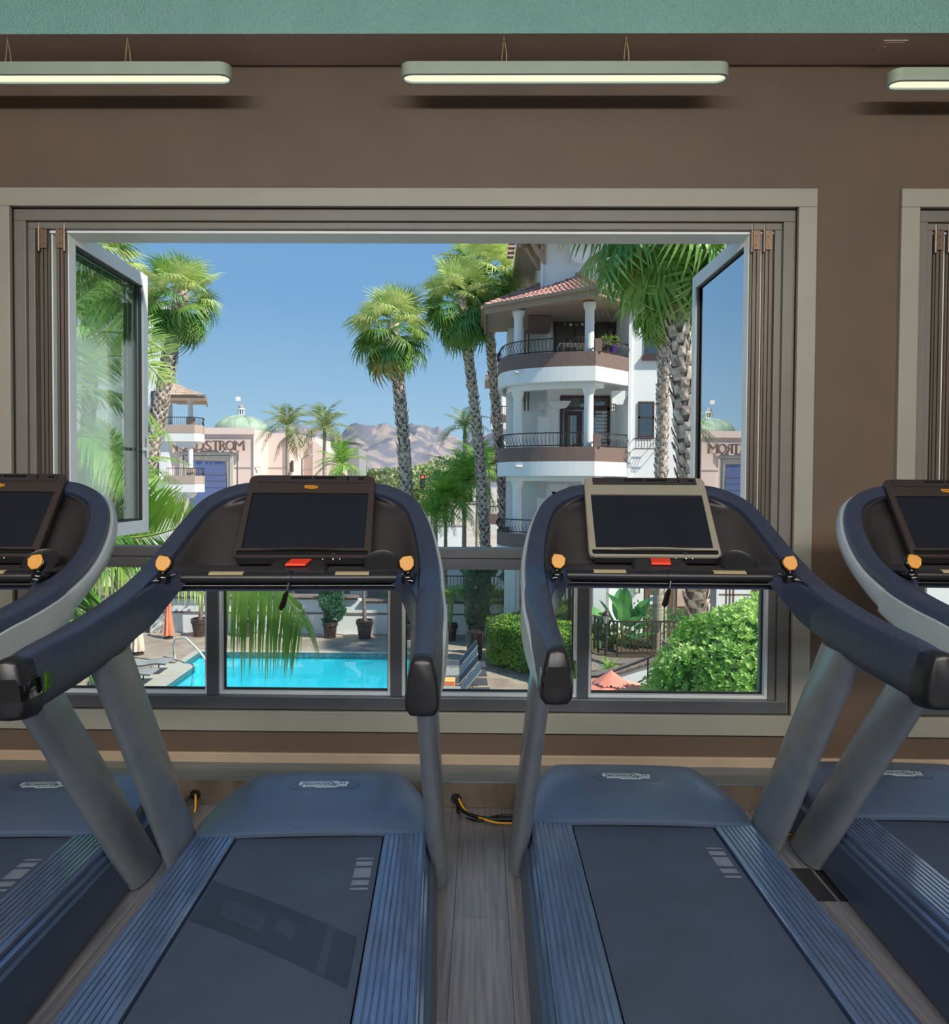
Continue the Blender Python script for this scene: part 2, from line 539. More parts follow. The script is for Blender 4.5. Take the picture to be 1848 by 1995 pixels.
def window(n, x0, x1, mull, left_sash=True):
    t = structure(empty('window_%d' % n, (0, 0, 0)))
    casing(x0, x1, t)
    a, b, c, d = x0 + 0.088, x1 - 0.088, ZB + 0.098, ZT - 0.088
    # two stepped inner frames running round the opening
    for k, (off, wd, ya, yb, mt) in enumerate(((0.0, 0.058, D + 0.012, D + 0.10, 'frame'), (0.058, 0.034, D + 0.03, D + 0.17, 'frame'))):
        f = MB()
        o0, o1 = off, off + wd
        f.box((a + o0, ya, d - o1), (b - o0, yb, d - o0))
        f.box((a + o0, ya, c), (a + o1, yb, d - o1))
        f.box((b - o1, ya, c), (b - o0, yb, d - o1))
        f.build('outer_frame' if k == 0 else 'inner_frame', M[mt], t, bevel=0.003)
    f = MB().box((a + 0.092, D + 0.05, d - 0.106), (b - 0.092, D + 0.19, d - 0.092))
    f.build('head_track', M['sash'], t)
    a2, b2 = a + 0.092, b - 0.092
    zr0, zr1 = 1.083, 1.186
    # bottom sill frame, rail with a groove, mullions
    f = MB().box((a2 - 0.08, D + 0.008, c), (b2 + 0.08, D + 0.14, c + 0.064))
    f.build('sill_frame', M['alu'], t, bevel=0.003)
    f = MB().box((a2, D + 0.02, zr0), (b2, D + 0.12, zr0 + 0.052)); f.box((a2, D + 0.028, zr0 + 0.052), (b2, D + 0.12, zr0 + 0.058)); f.box((a2, D + 0.015, zr0 + 0.058), (b2, D + 0.13, zr1))
    f.build('transom_rail', M['alu'], t)
    xs = [a2] + list(mull) + [b2]
    for i, xm in enumerate(mull):
        MB().box((xm - 0.027, D + 0.02, c + 0.064), (xm + 0.027, D + 0.12, zr0)).build('mullion', M['alu'], t, bevel=0.002)
    for i in range(len(xs) - 1):
        xa = xs[i] + (0.027 if i else 0); xb = xs[i + 1] - (0.027 if i < len(mull) else 0)
        za, zb = c + 0.064, zr0
        pn = MB().box((xa + 0.02, D + 0.085, za + 0.02), (xb - 0.02, D + 0.091, zb - 0.004)).build('glass_pane', M['glass'], t)
        e_ = MB()
        e_.box((xa, D + 0.04, za), (xb, D + 0.10, za + 0.016)); e_.box((xa, D + 0.04, za + 0.016), (xa + 0.016, D + 0.10, zb)); e_.box((xb - 0.016, D + 0.04, za + 0.016), (xb, D + 0.10, zb))
        e_.build('pane_bead', M['sash'], pn, bevel=0.002)
        g_ = MB(); g_.box((xa + 0.016, D + 0.07, za + 0.016), (xb - 0.016, D + 0.088, za + 0.024)); g_.box((xa + 0.016, D + 0.07, za + 0.024), (xa + 0.022, D + 0.088, zb)); g_.box((xb - 0.022, D + 0.07, za + 0.024), (xb - 0.016, D + 0.088, zb))
        g_.build('gasket', M['gasket'], pn)
    return t, a2, b2, c, d


def sash(t, x, side, y0, y1, glass, dx=0.0, tilt=0.0):
    """a folded leaf standing outwards: x inner face, side = +1 thickness goes to +x"""
    z0, z1 = 1.196, 2.788
    w, st = 0.058, 0.078
    s_ = empty('folding_sash', (x, y0, 0), tilt, t)
    L = y1 - y0
    xa, xb = (0, w) if side > 0 else (-w, 0)
    f = MB()
    f.box((xa, 0, z0), (xb, st * 0.8, z1)); f.box((xa, L - st * 0.8, z0), (xb, L, z1))
    f.box((xa, st * 0.8, z1 - st), (xb, L - st * 0.8, z1)); f.box((xa, st * 0.8, z0), (xb, L - st * 0.8, z0 + st))
    f.build('sash_frame', M['sash'], s_, bevel=0.003)
    g = MB()
    for k in range(5):      # ribbed bronze profile on the meeting edge that faces the room
        xx = xa + 0.004 + k * (w - 0.008) / 5
        g.box((xx, -0.014 - 0.006 * (k % 2), z0), (xx + (w - 0.008) / 5 - 0.002, -0.0005, z1))
    g.build('meeting_profile', M['sash_edge'], s_)
    MB().box(((xa + xb) / 2 - 0.006, st * 0.8, z0 + st), ((xa + xb) / 2 + 0.006, L - st * 0.8, z1 - st)).build('glass_pane', glass, s_)
    q = MB()
    for xx in (xa + 0.012, xb - 0.018):
        q.box((xx, st * 0.8, z0 + st), (xx + 0.006, st * 0.8 + 0.01, z1 - st)); q.box((xx, L - st * 0.8 - 0.03, z0 + st), (xx + 0.006, L - st * 0.8, z1 - st))
        q.box((xx, st * 0.8, z1 - st - 0.012), (xx + 0.006, L - st * 0.8, z1 - st)); q.box((xx, st * 0.8, z0 + st), (xx + 0.006, L - st * 0.8, z0 + st + 0.012))
    q.build('gasket', M['gasket'], s_)
    h = MB()
    h.box((xa + 0.008, -0.026, z1 - 0.125), (xb - 0.012, -0.0205, z1 - 0.012))
    for zz in (0.03, 0.06, 0.10):
        h.tube([((xa + xb) / 2 - 0.002, -0.030, z1 - zz), ((xa + xb) / 2 - 0.002, -0.025, z1 - zz)], 0.005, 8)
    h.tube([(xb - 0.008 if side < 0 else xa + 0.006, -0.026, z1 - 0.14), (xb - 0.008 if side < 0 else xa + 0.006, -0.026, z1 - 0.004)], 0.007, 8)
    h.build('hinge', M['hinge'], s_)
    if glass is M['glass_l'] and side < 0:
        hd = MB(); hd.box((xb, L - 0.05, 1.66), (xb + 0.01, L - 0.02, 1.78)); hd.box((xb + 0.01, L - 0.14, 1.70), (xb + 0.025, L - 0.03, 1.72))
        hd.build('handle', M['chrome'], s_)
    return s_


mx_ = [(417 - 939) * (D + 0.07) / FPX, (774 - 939) * (D + 0.07) / FPX, (1135 - 939) * (D + 0.07) / FPX]
w1, a2, b2, zc_, zd_ = window(1, XL, XR, mx_)
sash(w1, a2 + 0.012, 1, D + 0.06, D + 0.92, M['glass_l'])
sash(w1, -2.068, -1, D + 0.06, D + 0.92, M['glass_l'], tilt=rad(1.4))
sash(w1, 1.305, 1, D + 0.06, D + 0.92, M['glass_r'], tilt=rad(1.2))
sash(w1, 1.365, 1, D + 0.06, D + 0.92, M['glass_r'], tilt=rad(0.4))
w2, a3, b3, _, _ = window(2, X2L, X2R, [X2L + 1.1, X2L + 2.0])
sash(w2, a3 + 0.012, 1, D + 0.06, D + 0.92, M['glass_l'])
sash(w2, a3 + 0.075, 1, D + 0.06, D + 0.92, M['glass_l'])

# outer face of the building round the window
ow = MB()
for (a, b, c, d) in ((-9, O1[0], -4, 4.0), (O1[1], O2[0], -4, 4.0), (O2[1], 9, -4, 4.0), (O1[0], O1[1], O1[3], 4.0), (O2[0], O2[1], O2[3], 4.0), (O1[0], O1[1], -4, O1[2]), (O2[0], O2[1], -4, O2[2])):
    ow.box((a, D + TH, c), (b, D + TH + 0.05, d))
M['stucco'] = mat('white_stucco', hx(226, 226, 220), 0.8, var=0.03, scale=3, bump=0.2, bscale=60, bdist=0.01)
structure(ow.build('wall_outside', M['stucco']))

# baseboard and steel raceway
structure(MB().box((-5, D - 0.018, 0), (5, D, 0.172)).build('baseboard_front', M['base'], bevel=0.004))
t = empty('cable_raceway', (0, 0, 0))
tag(t, 'long low steel cable raceway running along the foot of the window wall', 'raceway')
MB().box((-5, 3.19, 0.119), (5, D - 0.019, 0.125)).build('raceway_lid', M['steel'], t)
MB().box((-5, 3.19, 0.002), (5, 3.196, 0.119)).build('raceway_face', M['steel_face'], t)
for hxp, hyp in ((888, 1556), (380, 1548)):
    P = at(hxp, hyp, 3.186)
    g = MB(); g.tube([(P.x, 3.182, P.z), (P.x, 3.192, P.z)], 0.024, 16); g.tube([(P.x, 3.178, P.z), (P.x, 3.19, P.z)], 0.018, 16)
    g.build('grommet', M['black'], t, smooth=40)


def pendant(px0, px1, pyt, label):
    Yl = 3.19
    A, B = at(px0, pyt, Yl - 0.045), at(px1, pyt, Yl - 0.045)
    xc, L = (A.x + B.x) / 2, B.x - A.x
    zt = A.z
    t = empty('pendant_lamp', (xc, Yl, zt))
    tag(t, label, 'lamp', 'linear pendant lamps along the window wall')
    r = 0.045
    ol = []
    for sgn, a0 in ((1, -90), (-1, 90)):
        for k in range(9):
            a = rad(a0 + 180 * k / 8)
            ol.append((sgn * (L / 2 - r) + r * cos(a), r * sin(a)))
    inn = [(x_ * (1 - 0.024 / L), y_ * 0.70) for x_, y_ in ol]
    h = MB()
    h.loft([[(x_, y_, 0) for x_, y_ in ol], [(x_, y_, -0.055) for x_, y_ in ol]], True, False)
    n_ = len(ol)
    h.add([(x_, y_, 0) for x_, y_ in ol], [tuple(range(n_))])
    for s_ in (-1, 1):
        h.box((s_ * (L / 2 - 0.07) - 0.001, -r - 0.0006, -0.056), (s_ * (L / 2 - 0.07) + 0.001, -r + 0.002, 0.0))
    h.build('housing', M['lamp'], t, smooth=40)
    q = MB()
    q.loft([[(x_, y_, -0.0552) for x_, y_ in ol], [(x_, y_, -0.0552) for x_, y_ in inn], [(x_, y_, -0.044) for x_, y_ in inn]], True, False)
    q.build('rim', M['lamp_rim'], t)
    g = MB(); g.add([(x_, y_, -0.046) for x_, y_ in inn], [tuple(reversed(range(n_)))])
    g.build('diffuser', M['lamp_glow'], t)
    return t, xc, L, zt


for (p0_, p1_, py_, cabs, lb) in ((-205, 445, 120, (15, 248), 'long rounded pendant lamp cut off by the left edge of the picture'),
                            (779, 1425, 119, (981, 1219), 'long rounded pendant lamp hanging over the middle of the window'),
                            (1739, 2385, 131, (1960, 2200), 'long rounded pendant lamp at the right edge, over the second window')):
    t, xc, L, zt = pendant(p0_, p1_, py_, lb)
    for cxp in cabs:
        q = at(cxp, 100, 3.19)
        if abs(q.x - xc) > L / 2: continue
        cb = MB()
        cb.tube([(q.x - xc - 0.012, 0.0, 0.0), (q.x - xc, 0.0, ZS - zt)], 0.0028, 6)
        cb.tube([(q.x - xc + 0.014, 0.005, 0.0), (q.x - xc + 0.012, 0.0, (ZS - zt) * 0.5), (q.x - xc, 0.0, ZS - zt)], 0.003, 6)
        cb.build('hanger', M['cable'], t)
        cb = MB(); cb.tube([(q.x - xc - 0.012, 0.0, 0.0), (q.x - xc - 0.009, 0.0, 0.03)], 0.006, 8); cb.sphere((q.x - xc, 0, ZS - zt - 0.02), 0.007, 8, 6)
        cb.build('hanger_fitting', M['hinge'], t)

# fill lights standing in for unseen room lamps behind the camera
area('ceiling_fill_light', (-2.2, -2.0, 3.75), (3.4, 0.4), 150, (1.0, 0.88, 0.72), (0, 0.45, -1))
area('ceiling_fill_light', (2.4, -2.0, 3.75), (3.4, 0.4), 150, (1.0, 0.84, 0.66), (0, 0.45, -1))
area('ceiling_fill_light', (0, -3.6, 3.8), (5.0, 0.6), 260, (0.78, 0.88, 1.0), (0, 0.5, -1))  # cool fill added to brighten belts and floor

# ------------------------------------------------------------------ treadmills
SL = 0.0435


def zrail(v):
    return 0.225 - SL * v


# outer top edge of the rim, from the grip end over the console to its middle: (u, v, z)
RIM = [(0.450, -1.030, 1.130), (0.456, -0.95, 1.138), (0.464, -0.81, 1.145), (0.470, -0.65, 1.161), (0.4715, -0.52, 1.182), (0.470, -0.449, 1.197),
       (0.468, -0.347, 1.2265), (0.465, -0.29, 1.249), (0.457, -0.22, 1.283), (0.443, -0.14, 1.333), (0.422, -0.07, 1.386), (0.391, -0.015, 1.438),
       (0.350, 0.02, 1.471), (0.295, 0.042, 1.496), (0.235, 0.054, 1.509), (0.12, 0.06, 1.515), (0.0, 0.061, 1.516)]
BAND = [0.044, 0.050, 0.060, 0.068, 0.072, 0.072, 0.070, 0.068, 0.066, 0.064, 0.062, 0.060, 0.058, 0.056, 0.055, 0.055, 0.055]


def cr_interp(P, n):
    """Catmull-Rom refinement, n points per span"""
    P = [Vector(p) for p in P]
    out = []
    for i in range(len(P) - 1):
        a, b, c, d = P[max(i - 1, 0)], P[i], P[i + 1], P[min(i + 2, len(P) - 1)]
        for k in range(n):
            t = k / n
            out.append(0.5 * ((2 * b) + (c - a) * t + (2 * a - 5 * b + 4 * c - d) * t * t + (3 * b - a - 3 * c + d) * t ** 3))
    out.append(P[-1])
    return out


def ss(a, b, x):
    t = max(0, min(1, (x - a) / (b - a)))
    return t * t * (3 - 2 * t)


def rim_stations():
    P4 = cr_interp([p + (0,) if False else p for p in RIM], 3)
    Bw = [v.x for v in cr_interp([(b, 0, 0) for b in BAND], 3)]
    st = []
    for i, p in enumerate(P4):
        t = (P4[min(i + 1, len(P4) - 1)] - P4[max(i - 1, 0)]).normalized()
        k = ss(-0.62, -0.25, p.y)                      # 0 on the arm, 1 on the console
        back = Vector((0, 0.774 * k, -(1 - k) - 0.634 * k)).normalized()
        depth = 0.126 * (1 - k) + 0.105 * k
        inn = t.cross(back)
        if inn.x > 0 and p.x > 0.02: inn = -inn
        if p.x <= 0.3: inn = inn if inn.z < 0 else -inn
        inn = (inn - back * inn.dot(back)).normalized()
        st.append((p, inn, back, depth, Bw[i], k))
    return st


ST = rim_stations()
NARM = 3 * 5 + 1      # stations up to the seam (v = -0.449)


def mirror(secs):
    return [[Vector((-q.x, q.y, q.z)) for q in reversed(s)] for s in secs]


def arm_section(p, inn, back, depth, w, grow=0.0, k=0.0):
    """closed section: rounded box, slightly wider below the top"""
    out = -inn
    ex = 0.015 * (1 - k)
    pts = [(0.006, 0.0), (w * 0.5, -0.003), (w - 0.006, 0.0), (w, 0.006), (w + ex * 0.75, 0.05), (w + ex, depth * 0.72), (w + ex * 0.9, depth * 0.90), (w + ex * 0.2, depth),
           (w * 0.5, depth + 0.002), (-ex * 0.2, depth), (-ex * 0.9, depth * 0.90), (-ex, depth * 0.72), (-ex * 0.75, 0.05), (0.0, 0.006)]
    cx_, cy_ = w / 2, depth / 2
    return [p + inn * (cx_ + (a - cx_) * (1 - grow)) + back * (cy_ + (b - cy_) * (1 - grow)) for a, b in pts]


def build_treadmill(tvmat, logo, patch, label):
    T = empty('treadmill')
    tag(T, label, 'treadmill', 'row of treadmills facing the window')
    # ---- base
    b = MB()
    va, vb = -1.66, 0.44
    for s in (-1, 1):
        pr = lambda v: [(s * 0.436, v, zrail(v) - 0.058), (s * 0.446, v, zrail(v) - 0.062), (s * 0.462, v, 0.05), (s * 0.460, v, 0.022), (s * 0.40, v, 0.022), (s * 0.40, v, zrail(v) - 0.058)]
        secs = [pr(v) for v in (va, va + 0.02, -0.8, 0, 0.3, vb)]
        if s < 0: secs = [list(reversed(q)) for q in secs]
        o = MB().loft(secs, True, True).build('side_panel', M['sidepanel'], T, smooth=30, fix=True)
    b = MB()
    b.loft([[(-0.40, v, 0.04), (0.40, v, 0.04), (0.40, v, zrail(v) - 0.03), (-0.40, v, zrail(v) - 0.03)] for v in (-1.64, 0.44)], True, True)
    b.box((-0.44, -1.70, 0.03), (0.44, -1.62, zrail(-1.66) - 0.01))
    b.build('deck_frame', M['black'], T, fix=True)
    for s in (-1, 1):
        for v in (-1.5, 0.36):
            MB().lathe([(0.001, 0.0), (0.03, 0.0), (0.03, 0.012), (0.012, 0.016), (0.012, 0.05), (0.001, 0.05)], (s * 0.38, v, 0), 12).build('levelling_foot', M['black'], T, smooth=40)
    # ---- belt
    g = MB()
    g.loft([[(-0.262, v, zrail(v) - 0.012), (0.262, v, zrail(v) - 0.012)] for v in (-1.60, -1.2, -0.8, -0.4, 0.03)], False, False)
    g.loft([[(-0.262, -1.60, zrail(-1.6) - 0.012), (0.262, -1.60, zrail(-1.6) - 0.012)], [(-0.262, -1.635, zrail(-1.6) - 0.03), (0.262, -1.635, zrail(-1.6) - 0.03)]], False, False)
    belt = g.build('running_belt', M['belt'], T, smooth=60)
    k = MB()
    for (y0, y1) in ((-0.160, -0.173), (-0.186, -0.215), (-0.229, -0.290), (-0.307, -0.336), (-0.352, -0.365)):
        k.add([(0.188, y0, zrail(y0) - 0.0108), (0.244, y0, zrail(y0) - 0.0108), (0.244, y1, zrail(y1) - 0.0108), (0.188, y1, zrail(y1) - 0.0108)], [(3, 2, 1, 0)])
    k.build('belt_marking', M['belt_print'], belt)
    if patch:
        # darker worn splice lying askew across the belt
        cs_ = [(-0.256, -0.29), (0.24, -0.61), (0.24, -0.82), (-0.256, -0.505)]
        def bl(f, g):
            a_ = Vector(cs_[0]).lerp(Vector(cs_[1]), f); b_ = Vector(cs_[3]).lerp(Vector(cs_[2]), f)
            p = a_.lerp(b_, g)
            return p.x, p.y + 0.012 * sin(pi * f)
        MB().grid([[(*bl(i / 12, j / 4), zrail(bl(i / 12, j / 4)[1]) - 0.0108) for j in range(5)] for i in range(13)]).build('worn_splice', M['belt_worn'], belt)
        for (f0, f1, g0, g1) in ((0.16, 0.45, 0.3, 0.72), (0.52, 0.64, 0.25, 0.6), (0.82, 0.87, 0.0, 1.0)):
            MB().add([(*bl(f, g), zrail(bl(f, g)[1]) - 0.0104) for f, g in ((f0, g0), (f1, g0), (f1, g1), (f0, g1))], [(0, 1, 2, 3)]).build('faded_print', M['belt_faded'], belt)
    # ---- ribbed side rails
    for s in (-1, 1):
        prof = [(0.268, -0.022), (0.268, -0.003), (0.272, 0.0)]
        u = 0.272
        nrib = 8
        wr = (0.414 - 0.276) / nrib
        for i in range(nrib):
            u0 = 0.274 + i * wr
            prof += [(u0 + 0.001, 0.0), (u0 + wr - 0.0045, 0.0006), (u0 + wr - 0.0035, -0.004), (u0 + wr - 0.001, -0.004)]
        prof += [(0.414, 0.0), (0.419, -0.003), (0.4228, -0.010), (0.4228, -0.022), (0.418, -0.024), (0.420, -0.034), (0.430, -0.040), (0.430, -0.055)]
        secs = [[(s * a, v, zrail(v) + c) for a, c in prof] for v in (-1.63, -1.2, -0.8, -0.4, 0.06)]
        if s > 0: secs = [list(reversed(q)) for q in secs]
        m_ = MB().grid(secs)
        n_ = len(prof)
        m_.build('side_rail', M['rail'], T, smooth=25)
    # ---- motor cover
    rows = []
    for (v, wo_, ze, wc_, zc_) in ((-0.004, 0.416, 0.212, 0.262, 0.216), (-0.006, 0.417, 0.224, 0.262, 0.228), (0.004, 0.418, 0.229, 0.264, 0.235), (0.06, 0.424, 0.230, 0.268, 0.246), (0.12, 0.425, 0.231, 0.272, 0.256),
                                 (0.20, 0.416, 0.236, 0.276, 0.264), (0.28, 0.396, 0.243, 0.279, 0.2695), (0.35, 0.362, 0.252, 0.281, 0.272), (0.41, 0.318, 0.266, 0.281, 0.271), (0.44, 0.300, 0.262, 0.278, 0.266), (0.465, 0.29, 0.246, 0.272, 0.249), (0.485, 0.285, 0.20, 0.265, 0.20), (0.49, 0.28, 0.05, 0.26, 0.05)):
        h = [(wo_ + 0.004, v, max(0.05, ze - 0.09)), (wo_ + 0.002, v, ze - 0.022), (wo_ - 0.004, v, ze - 0.004), (wo_ - 0.014 if wo_ - 0.014 > wc_ + 0.004 else wc_ + 0.004, v, ze), ((wo_ + wc_) / 2, v, (ze + zc_) / 2 + 0.0005), (wc_ + 0.002, v, zc_ - 0.0005), (wc_ - 0.012, v, zc_ + 0.0012), (wc_ * 0.55, v, zc_ + 0.004)]
        row = [(-a, y_, z_) for a, y_, z_ in h] + [(0, v, zc_ + 0.005)] + list(reversed(h))
        rows.append(row)
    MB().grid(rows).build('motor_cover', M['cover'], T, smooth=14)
    MB().box((-0.40, -0.002, zrail(0) - 0.02), (0.40, 0.05, 0.22)).build('cover_gap', M['black'], T)
    # badge: recessed pill, silver stepped plate, lettering
    def zcov(v):
        return 0.2755 + 0.0 * v if v > 0.28 else 0.2735
    tilt = atan2(0.274 - 0.2725, 0.08)
    R_ = Matrix.Translation((0, 0.305, 0.2745)) @ Matrix.Rotation(rad(2.0), 4, 'X')
    pb = MB().prism(rrect(0.285, 0.078, 0.038, 8), R_ @ Vector((0, 0, 0)), R_.to_3x3() @ Vector((1, 0, 0)), R_.to_3x3() @ Vector((0, 1, 0)), R_.to_3x3() @ Vector((0, 0, 0.0022)))
    bd = pb.build('badge', M['badge_well'], T, fix=True)
    plate = [(-0.098, 0.0235), (0.052, 0.0235), (0.060, 0.016), (0.088, 0.016), (0.090, 0.019), (0.101, 0.009), (0.095, 0.006), (0.093, -0.017), (0.062, -0.017), (0.054, -0.0265), (-0.030, -0.0265), (-0.038, -0.0185), (-0.066, -0.0185), (-0.069, -0.020), (-0.086, -0.020), (-0.088, -0.012), (-0.084, -0.006), (-0.102, -0.004), (-0.104, 0.006)]
    O_ = R_ @ Vector((0, 0, 0.0022)); Ux, Uy, Uz = (R_.to_3x3() @ Vector(q) for q in ((1, 0, 0), (0, 1, 0), (0, 0, 0.0022)))
    MB().prism(plate, O_, Ux, Uy, Uz).build('nameplate', M['logo_silver'], bd, fix=True)
    lt = MB()
    O2_ = R_ @ Vector((0, 0, 0.0046))
    lt.prism([(-0.094, 0.0175), (0.030, 0.0175), (0.030, 0.0150), (-0.079, 0.0150), (-0.086, -0.0125), (-0.090, -0.0125), (-0.083, 0.0150), (-0.094, 0.0150)], O2_, Ux, Uy, Uz * 0.3)
    lt.prism([(-0.025, -0.0205), (0.048, -0.0205), (0.058, -0.0115), (0.054, -0.0115), (0.0465, -0.0185), (-0.025, -0.0185)], O2_, Ux, Uy, Uz * 0.3)
    lt.build('lettering', M['ink'], bd, fix=True)
    for (tx, sz, px, py) in (('ECHNO', 0.0235, -0.033, -0.0025), ('G', 0.0335, 0.0265, -0.0005), ('y', 0.029, 0.0455, -0.004), ('M', 0.0235, 0.0720, -0.0025)):
        me = text_mesh(tx, sz, 0.0004, 0.12, 0.0003 if tx != 'M' else 0.0)
        me.materials.clear(); me.materials.append(M['ink'])
        xw = max(v_.co.x for v_ in me.vertices) - min(v_.co.x for v_ in me.vertices)
        want = {'ECHNO': 0.091, 'G': 0.025, 'y': 0.018, 'M': 0.024}[tx]
        o = bpy.data.objects.new('lettering', me)
        link(o, bd)
        o.matrix_local = R_ @ Matrix.Translation((px, py, 0.0050)) @ Matrix.Diagonal((want / xw, 1, 1, 1))
    # ---- uprights
    for s in (-1, 1):
        secs = []
        for i in range(9):
            f = i / 8
            z_ = 0.012 + 1.03 * f
            u_ = s * (0.466 - 0.044 * f)
            v_ = 0.118 - 0.742 * f
            hv, hu = 0.118 - 0.022 * f, 0.036 - 0.003 * f
            sec = []
            for k in range(20):
                a = 2 * pi * k / 20
                ca, sa = cos(a), sin(a)
                sec.append((u_ + hu * math.copysign(abs(ca) ** 0.8, ca), v_ + hv * math.copysign(abs(sa) ** 0.9, sa), z_))
            secs.append(sec)
        MB().loft(secs, True, True).build('upright', M['upright'], T, smooth=50)
    # ---- arms: grained grip part, end cap, silver outer shell
    for s in (-1, 1):
        secs = [arm_section(*ST[i][:5], k=ST[i][5]) for i in range(NARM)]
        i0 = secs[0]
        p0 = ST[0]
        grip = [[Vector(q) for q in sec] for sec in secs]
        if s < 0: grip = mirror(grip)
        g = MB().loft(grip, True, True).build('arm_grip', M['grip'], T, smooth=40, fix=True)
        # smooth rubber end cap
        cs = []
        for dv, gr in ((0.035, -0.035), (0.0, -0.035), (-0.016, -0.01), (-0.026, 0.06), (-0.032, 0.16)):
            q = arm_section(p0[0] + Vector((0, dv, -dv * 0.09)), p0[1], p0[2], p0[3], p0[4], gr)
            cs.append(q)
        if s < 0: cs = mirror(cs)
        cp = MB().loft(cs, True, True).build('end_cap', M['black'], g, smooth=60, fix=True)
        if s < 0:
            w_ = []
            for dv, gr in ((0.03, -0.06), (0.0, -0.06), (-0.017, -0.03), (-0.027, 0.05), (-0.033, 0.15)):
                q = arm_section(p0[0] + Vector((0, dv, 0)), p0[1], p0[2], p0[3], p0[4], gr)
                lo, hi = p0[0].z - 0.083, p0[0].z - 0.036
                w_.append([Vector((v_.x, v_.y, min(max(v_.z, lo), hi))) for v_ in q])
            MB().loft(mirror(w_), True, True).build('infrared_window', M['gloss'], g, smooth=40, fix=True)
            P = p0[0] + Vector((-0.067, 0.043, -0.058))
            P.x = -P.x
            ln = MB()
            ln.loft([[P + Vector((0.0, -0.012 + 0.024 * cos(a) if cos(a) > 0 else -0.012, 0.023 * sin(a))) for a in [rad(-90 + 180 * j / 10) for j in range(11)]],
                     [P + Vector((0.0045, -0.012 + 0.020 * cos(a) if cos(a) > 0 else -0.012, 0.020 * sin(a))) for a in [rad(-90 + 180 * j / 10) for j in range(11)]]], True, True)
            ln.build('sensor_lens', M['green_lens'], g, smooth=40, fix=True)
        # silver shell on the outside of the arm
        sh = []
        for i in range(2, NARM):
            p, inn, back, depth, w, k = ST[i]
            ex = 0.015 * (1 - k) + 0.0035 * ss(2, 5, i)
            t0 = 0.030 + 0.05 * (1 - ss(2, 8, i))
            sh.append([p + inn * a + back * b for a, b in ((0.004, t0 - 0.003), (-ex * 0.8, t0), (-ex - 0.001, depth * 0.72), (-ex * 0.9, depth * 0.90), (0.001, depth + 0.002), (w * 0.4, depth + 0.0035), (w * 0.4, depth - 0.012), (0.012, depth - 0.012), (0.008, depth * 0.72))])
        if s < 0: sh = mirror(sh)
        MB().loft(sh, True, True).build('arm_shell', M['shell'], T, smooth=40, fix=True)
    # ---- console: rim band, silver back shell, dark bowl
    full = ST[NARM - 1:]
    right = full
    def sec_rim(p, inn, back, depth, w, k):
        return [p + inn * a + back * b for a, b in ((0.0, 0.012), (0.004, 0.002), (w * 0.45, -0.004), (w - 0.006, 0.001), (w, 0.010), (w + 0.002, 0.03), (w * 0.5, 0.034), (0.002, 0.034))]
    def sec_shell(p, inn, back, depth, w, k):
        return [p + inn * a + back * b for a, b in ((0.003, 0.030), (-0.008, 0.034), (-0.013, depth * 0.5), (-0.006, depth * 0.8), (0.012, depth), (w * 0.8, depth + 0.006), (w * 0.8, depth - 0.006), (0.02, depth - 0.012), (0.008, 0.034))]
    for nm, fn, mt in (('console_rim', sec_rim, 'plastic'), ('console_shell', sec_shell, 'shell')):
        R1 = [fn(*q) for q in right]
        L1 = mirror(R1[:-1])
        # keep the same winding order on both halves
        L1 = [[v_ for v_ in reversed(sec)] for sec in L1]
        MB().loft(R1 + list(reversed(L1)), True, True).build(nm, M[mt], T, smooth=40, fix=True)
    rows = []
    rowpts = [q for q in ST if q[0].y > -0.36]
    for (p, inn, back, depth, w, k) in rowpts:
        B = p + inn * (w + 0.0005) + back * 0.012
        if B.x < 0.16 and rows: break
        row = []
        for j in range(33):
            f = -1 + 2 * j / 32
            f = math.copysign(1 - (1 - abs(f)) ** 1.7, f)
            u_ = f * B.x
            if p.y < -0.345: C = Vector((u_, B.y, B.z - 0.004))
            elif p.y < -0.30: C = Vector((u_, -0.27, 1.222))
            else:
                zc2 = 1.226 + (B.z - 1.226) * ss(1.24, 1.33, B.z)
                C = Vector((u_, max(B.y + 0.03, 0.049 - (1.534 - zc2) * 0.766 + 0.05), zc2))
            w_ = ss(0, 0.12, B.x - abs(u_)) * 0.55 + 0.45 * ss(0, 0.05, B.x - abs(u_))
            row.append(Vector((u_, B.y, B.z)).lerp(C, w_) + back * 0.004)
        rows.append(row)
    # top edge of the bowl runs under the rim
    top = rows[-1]
    rows.append([Vector((q.x, q.y + 0.03, q.z + 0.022)) for q in top])
    bot = rows[0]
    rows.insert(0, [Vector((q.x * 0.985, q.y - 0.004, q.z - 0.03)) for q in bot])
    MB().grid(rows).build('console_bowl', M['face'], T, smooth=60)
    # underside closing plate
    ub = MB()
    ub.loft([[(-0.37, -0.33, 1.165), (0.37, -0.33, 1.165), (0.37, -0.33, 1.185), (-0.37, -0.33, 1.185)], [(-0.40, -0.20, 1.155), (0.40, -0.20, 1.155), (0.40, -0.20, 1.19), (-0.40, -0.20, 1.19)], [(-0.38, -0.02, 1.24), (0.38, -0.02, 1.24), (0.38, -0.04, 1.27), (-0.38, -0.04, 1.27)], [(-0.30, 0.10, 1.42), (0.30, 0.10, 1.42), (0.30, 0.08, 1.43), (-0.30, 0.08, 1.43)], [(-0.22, 0.115, 1.47), (0.22, 0.115, 1.47), (0.22, 0.10, 1.475), (-0.22, 0.10, 1.475)]], True, True)
    ub.build('console_back', M['plastic'], T, smooth=40, fix=True)
    # ---- handlebar with sensor plates
    hb = MB()
    path = [(-0.330, -0.338, 1.208), (-0.2, -0.342, 1.208), (0, -0.343, 1.208), (0.2, -0.342, 1.208), (0.330, -0.338, 1.208)]
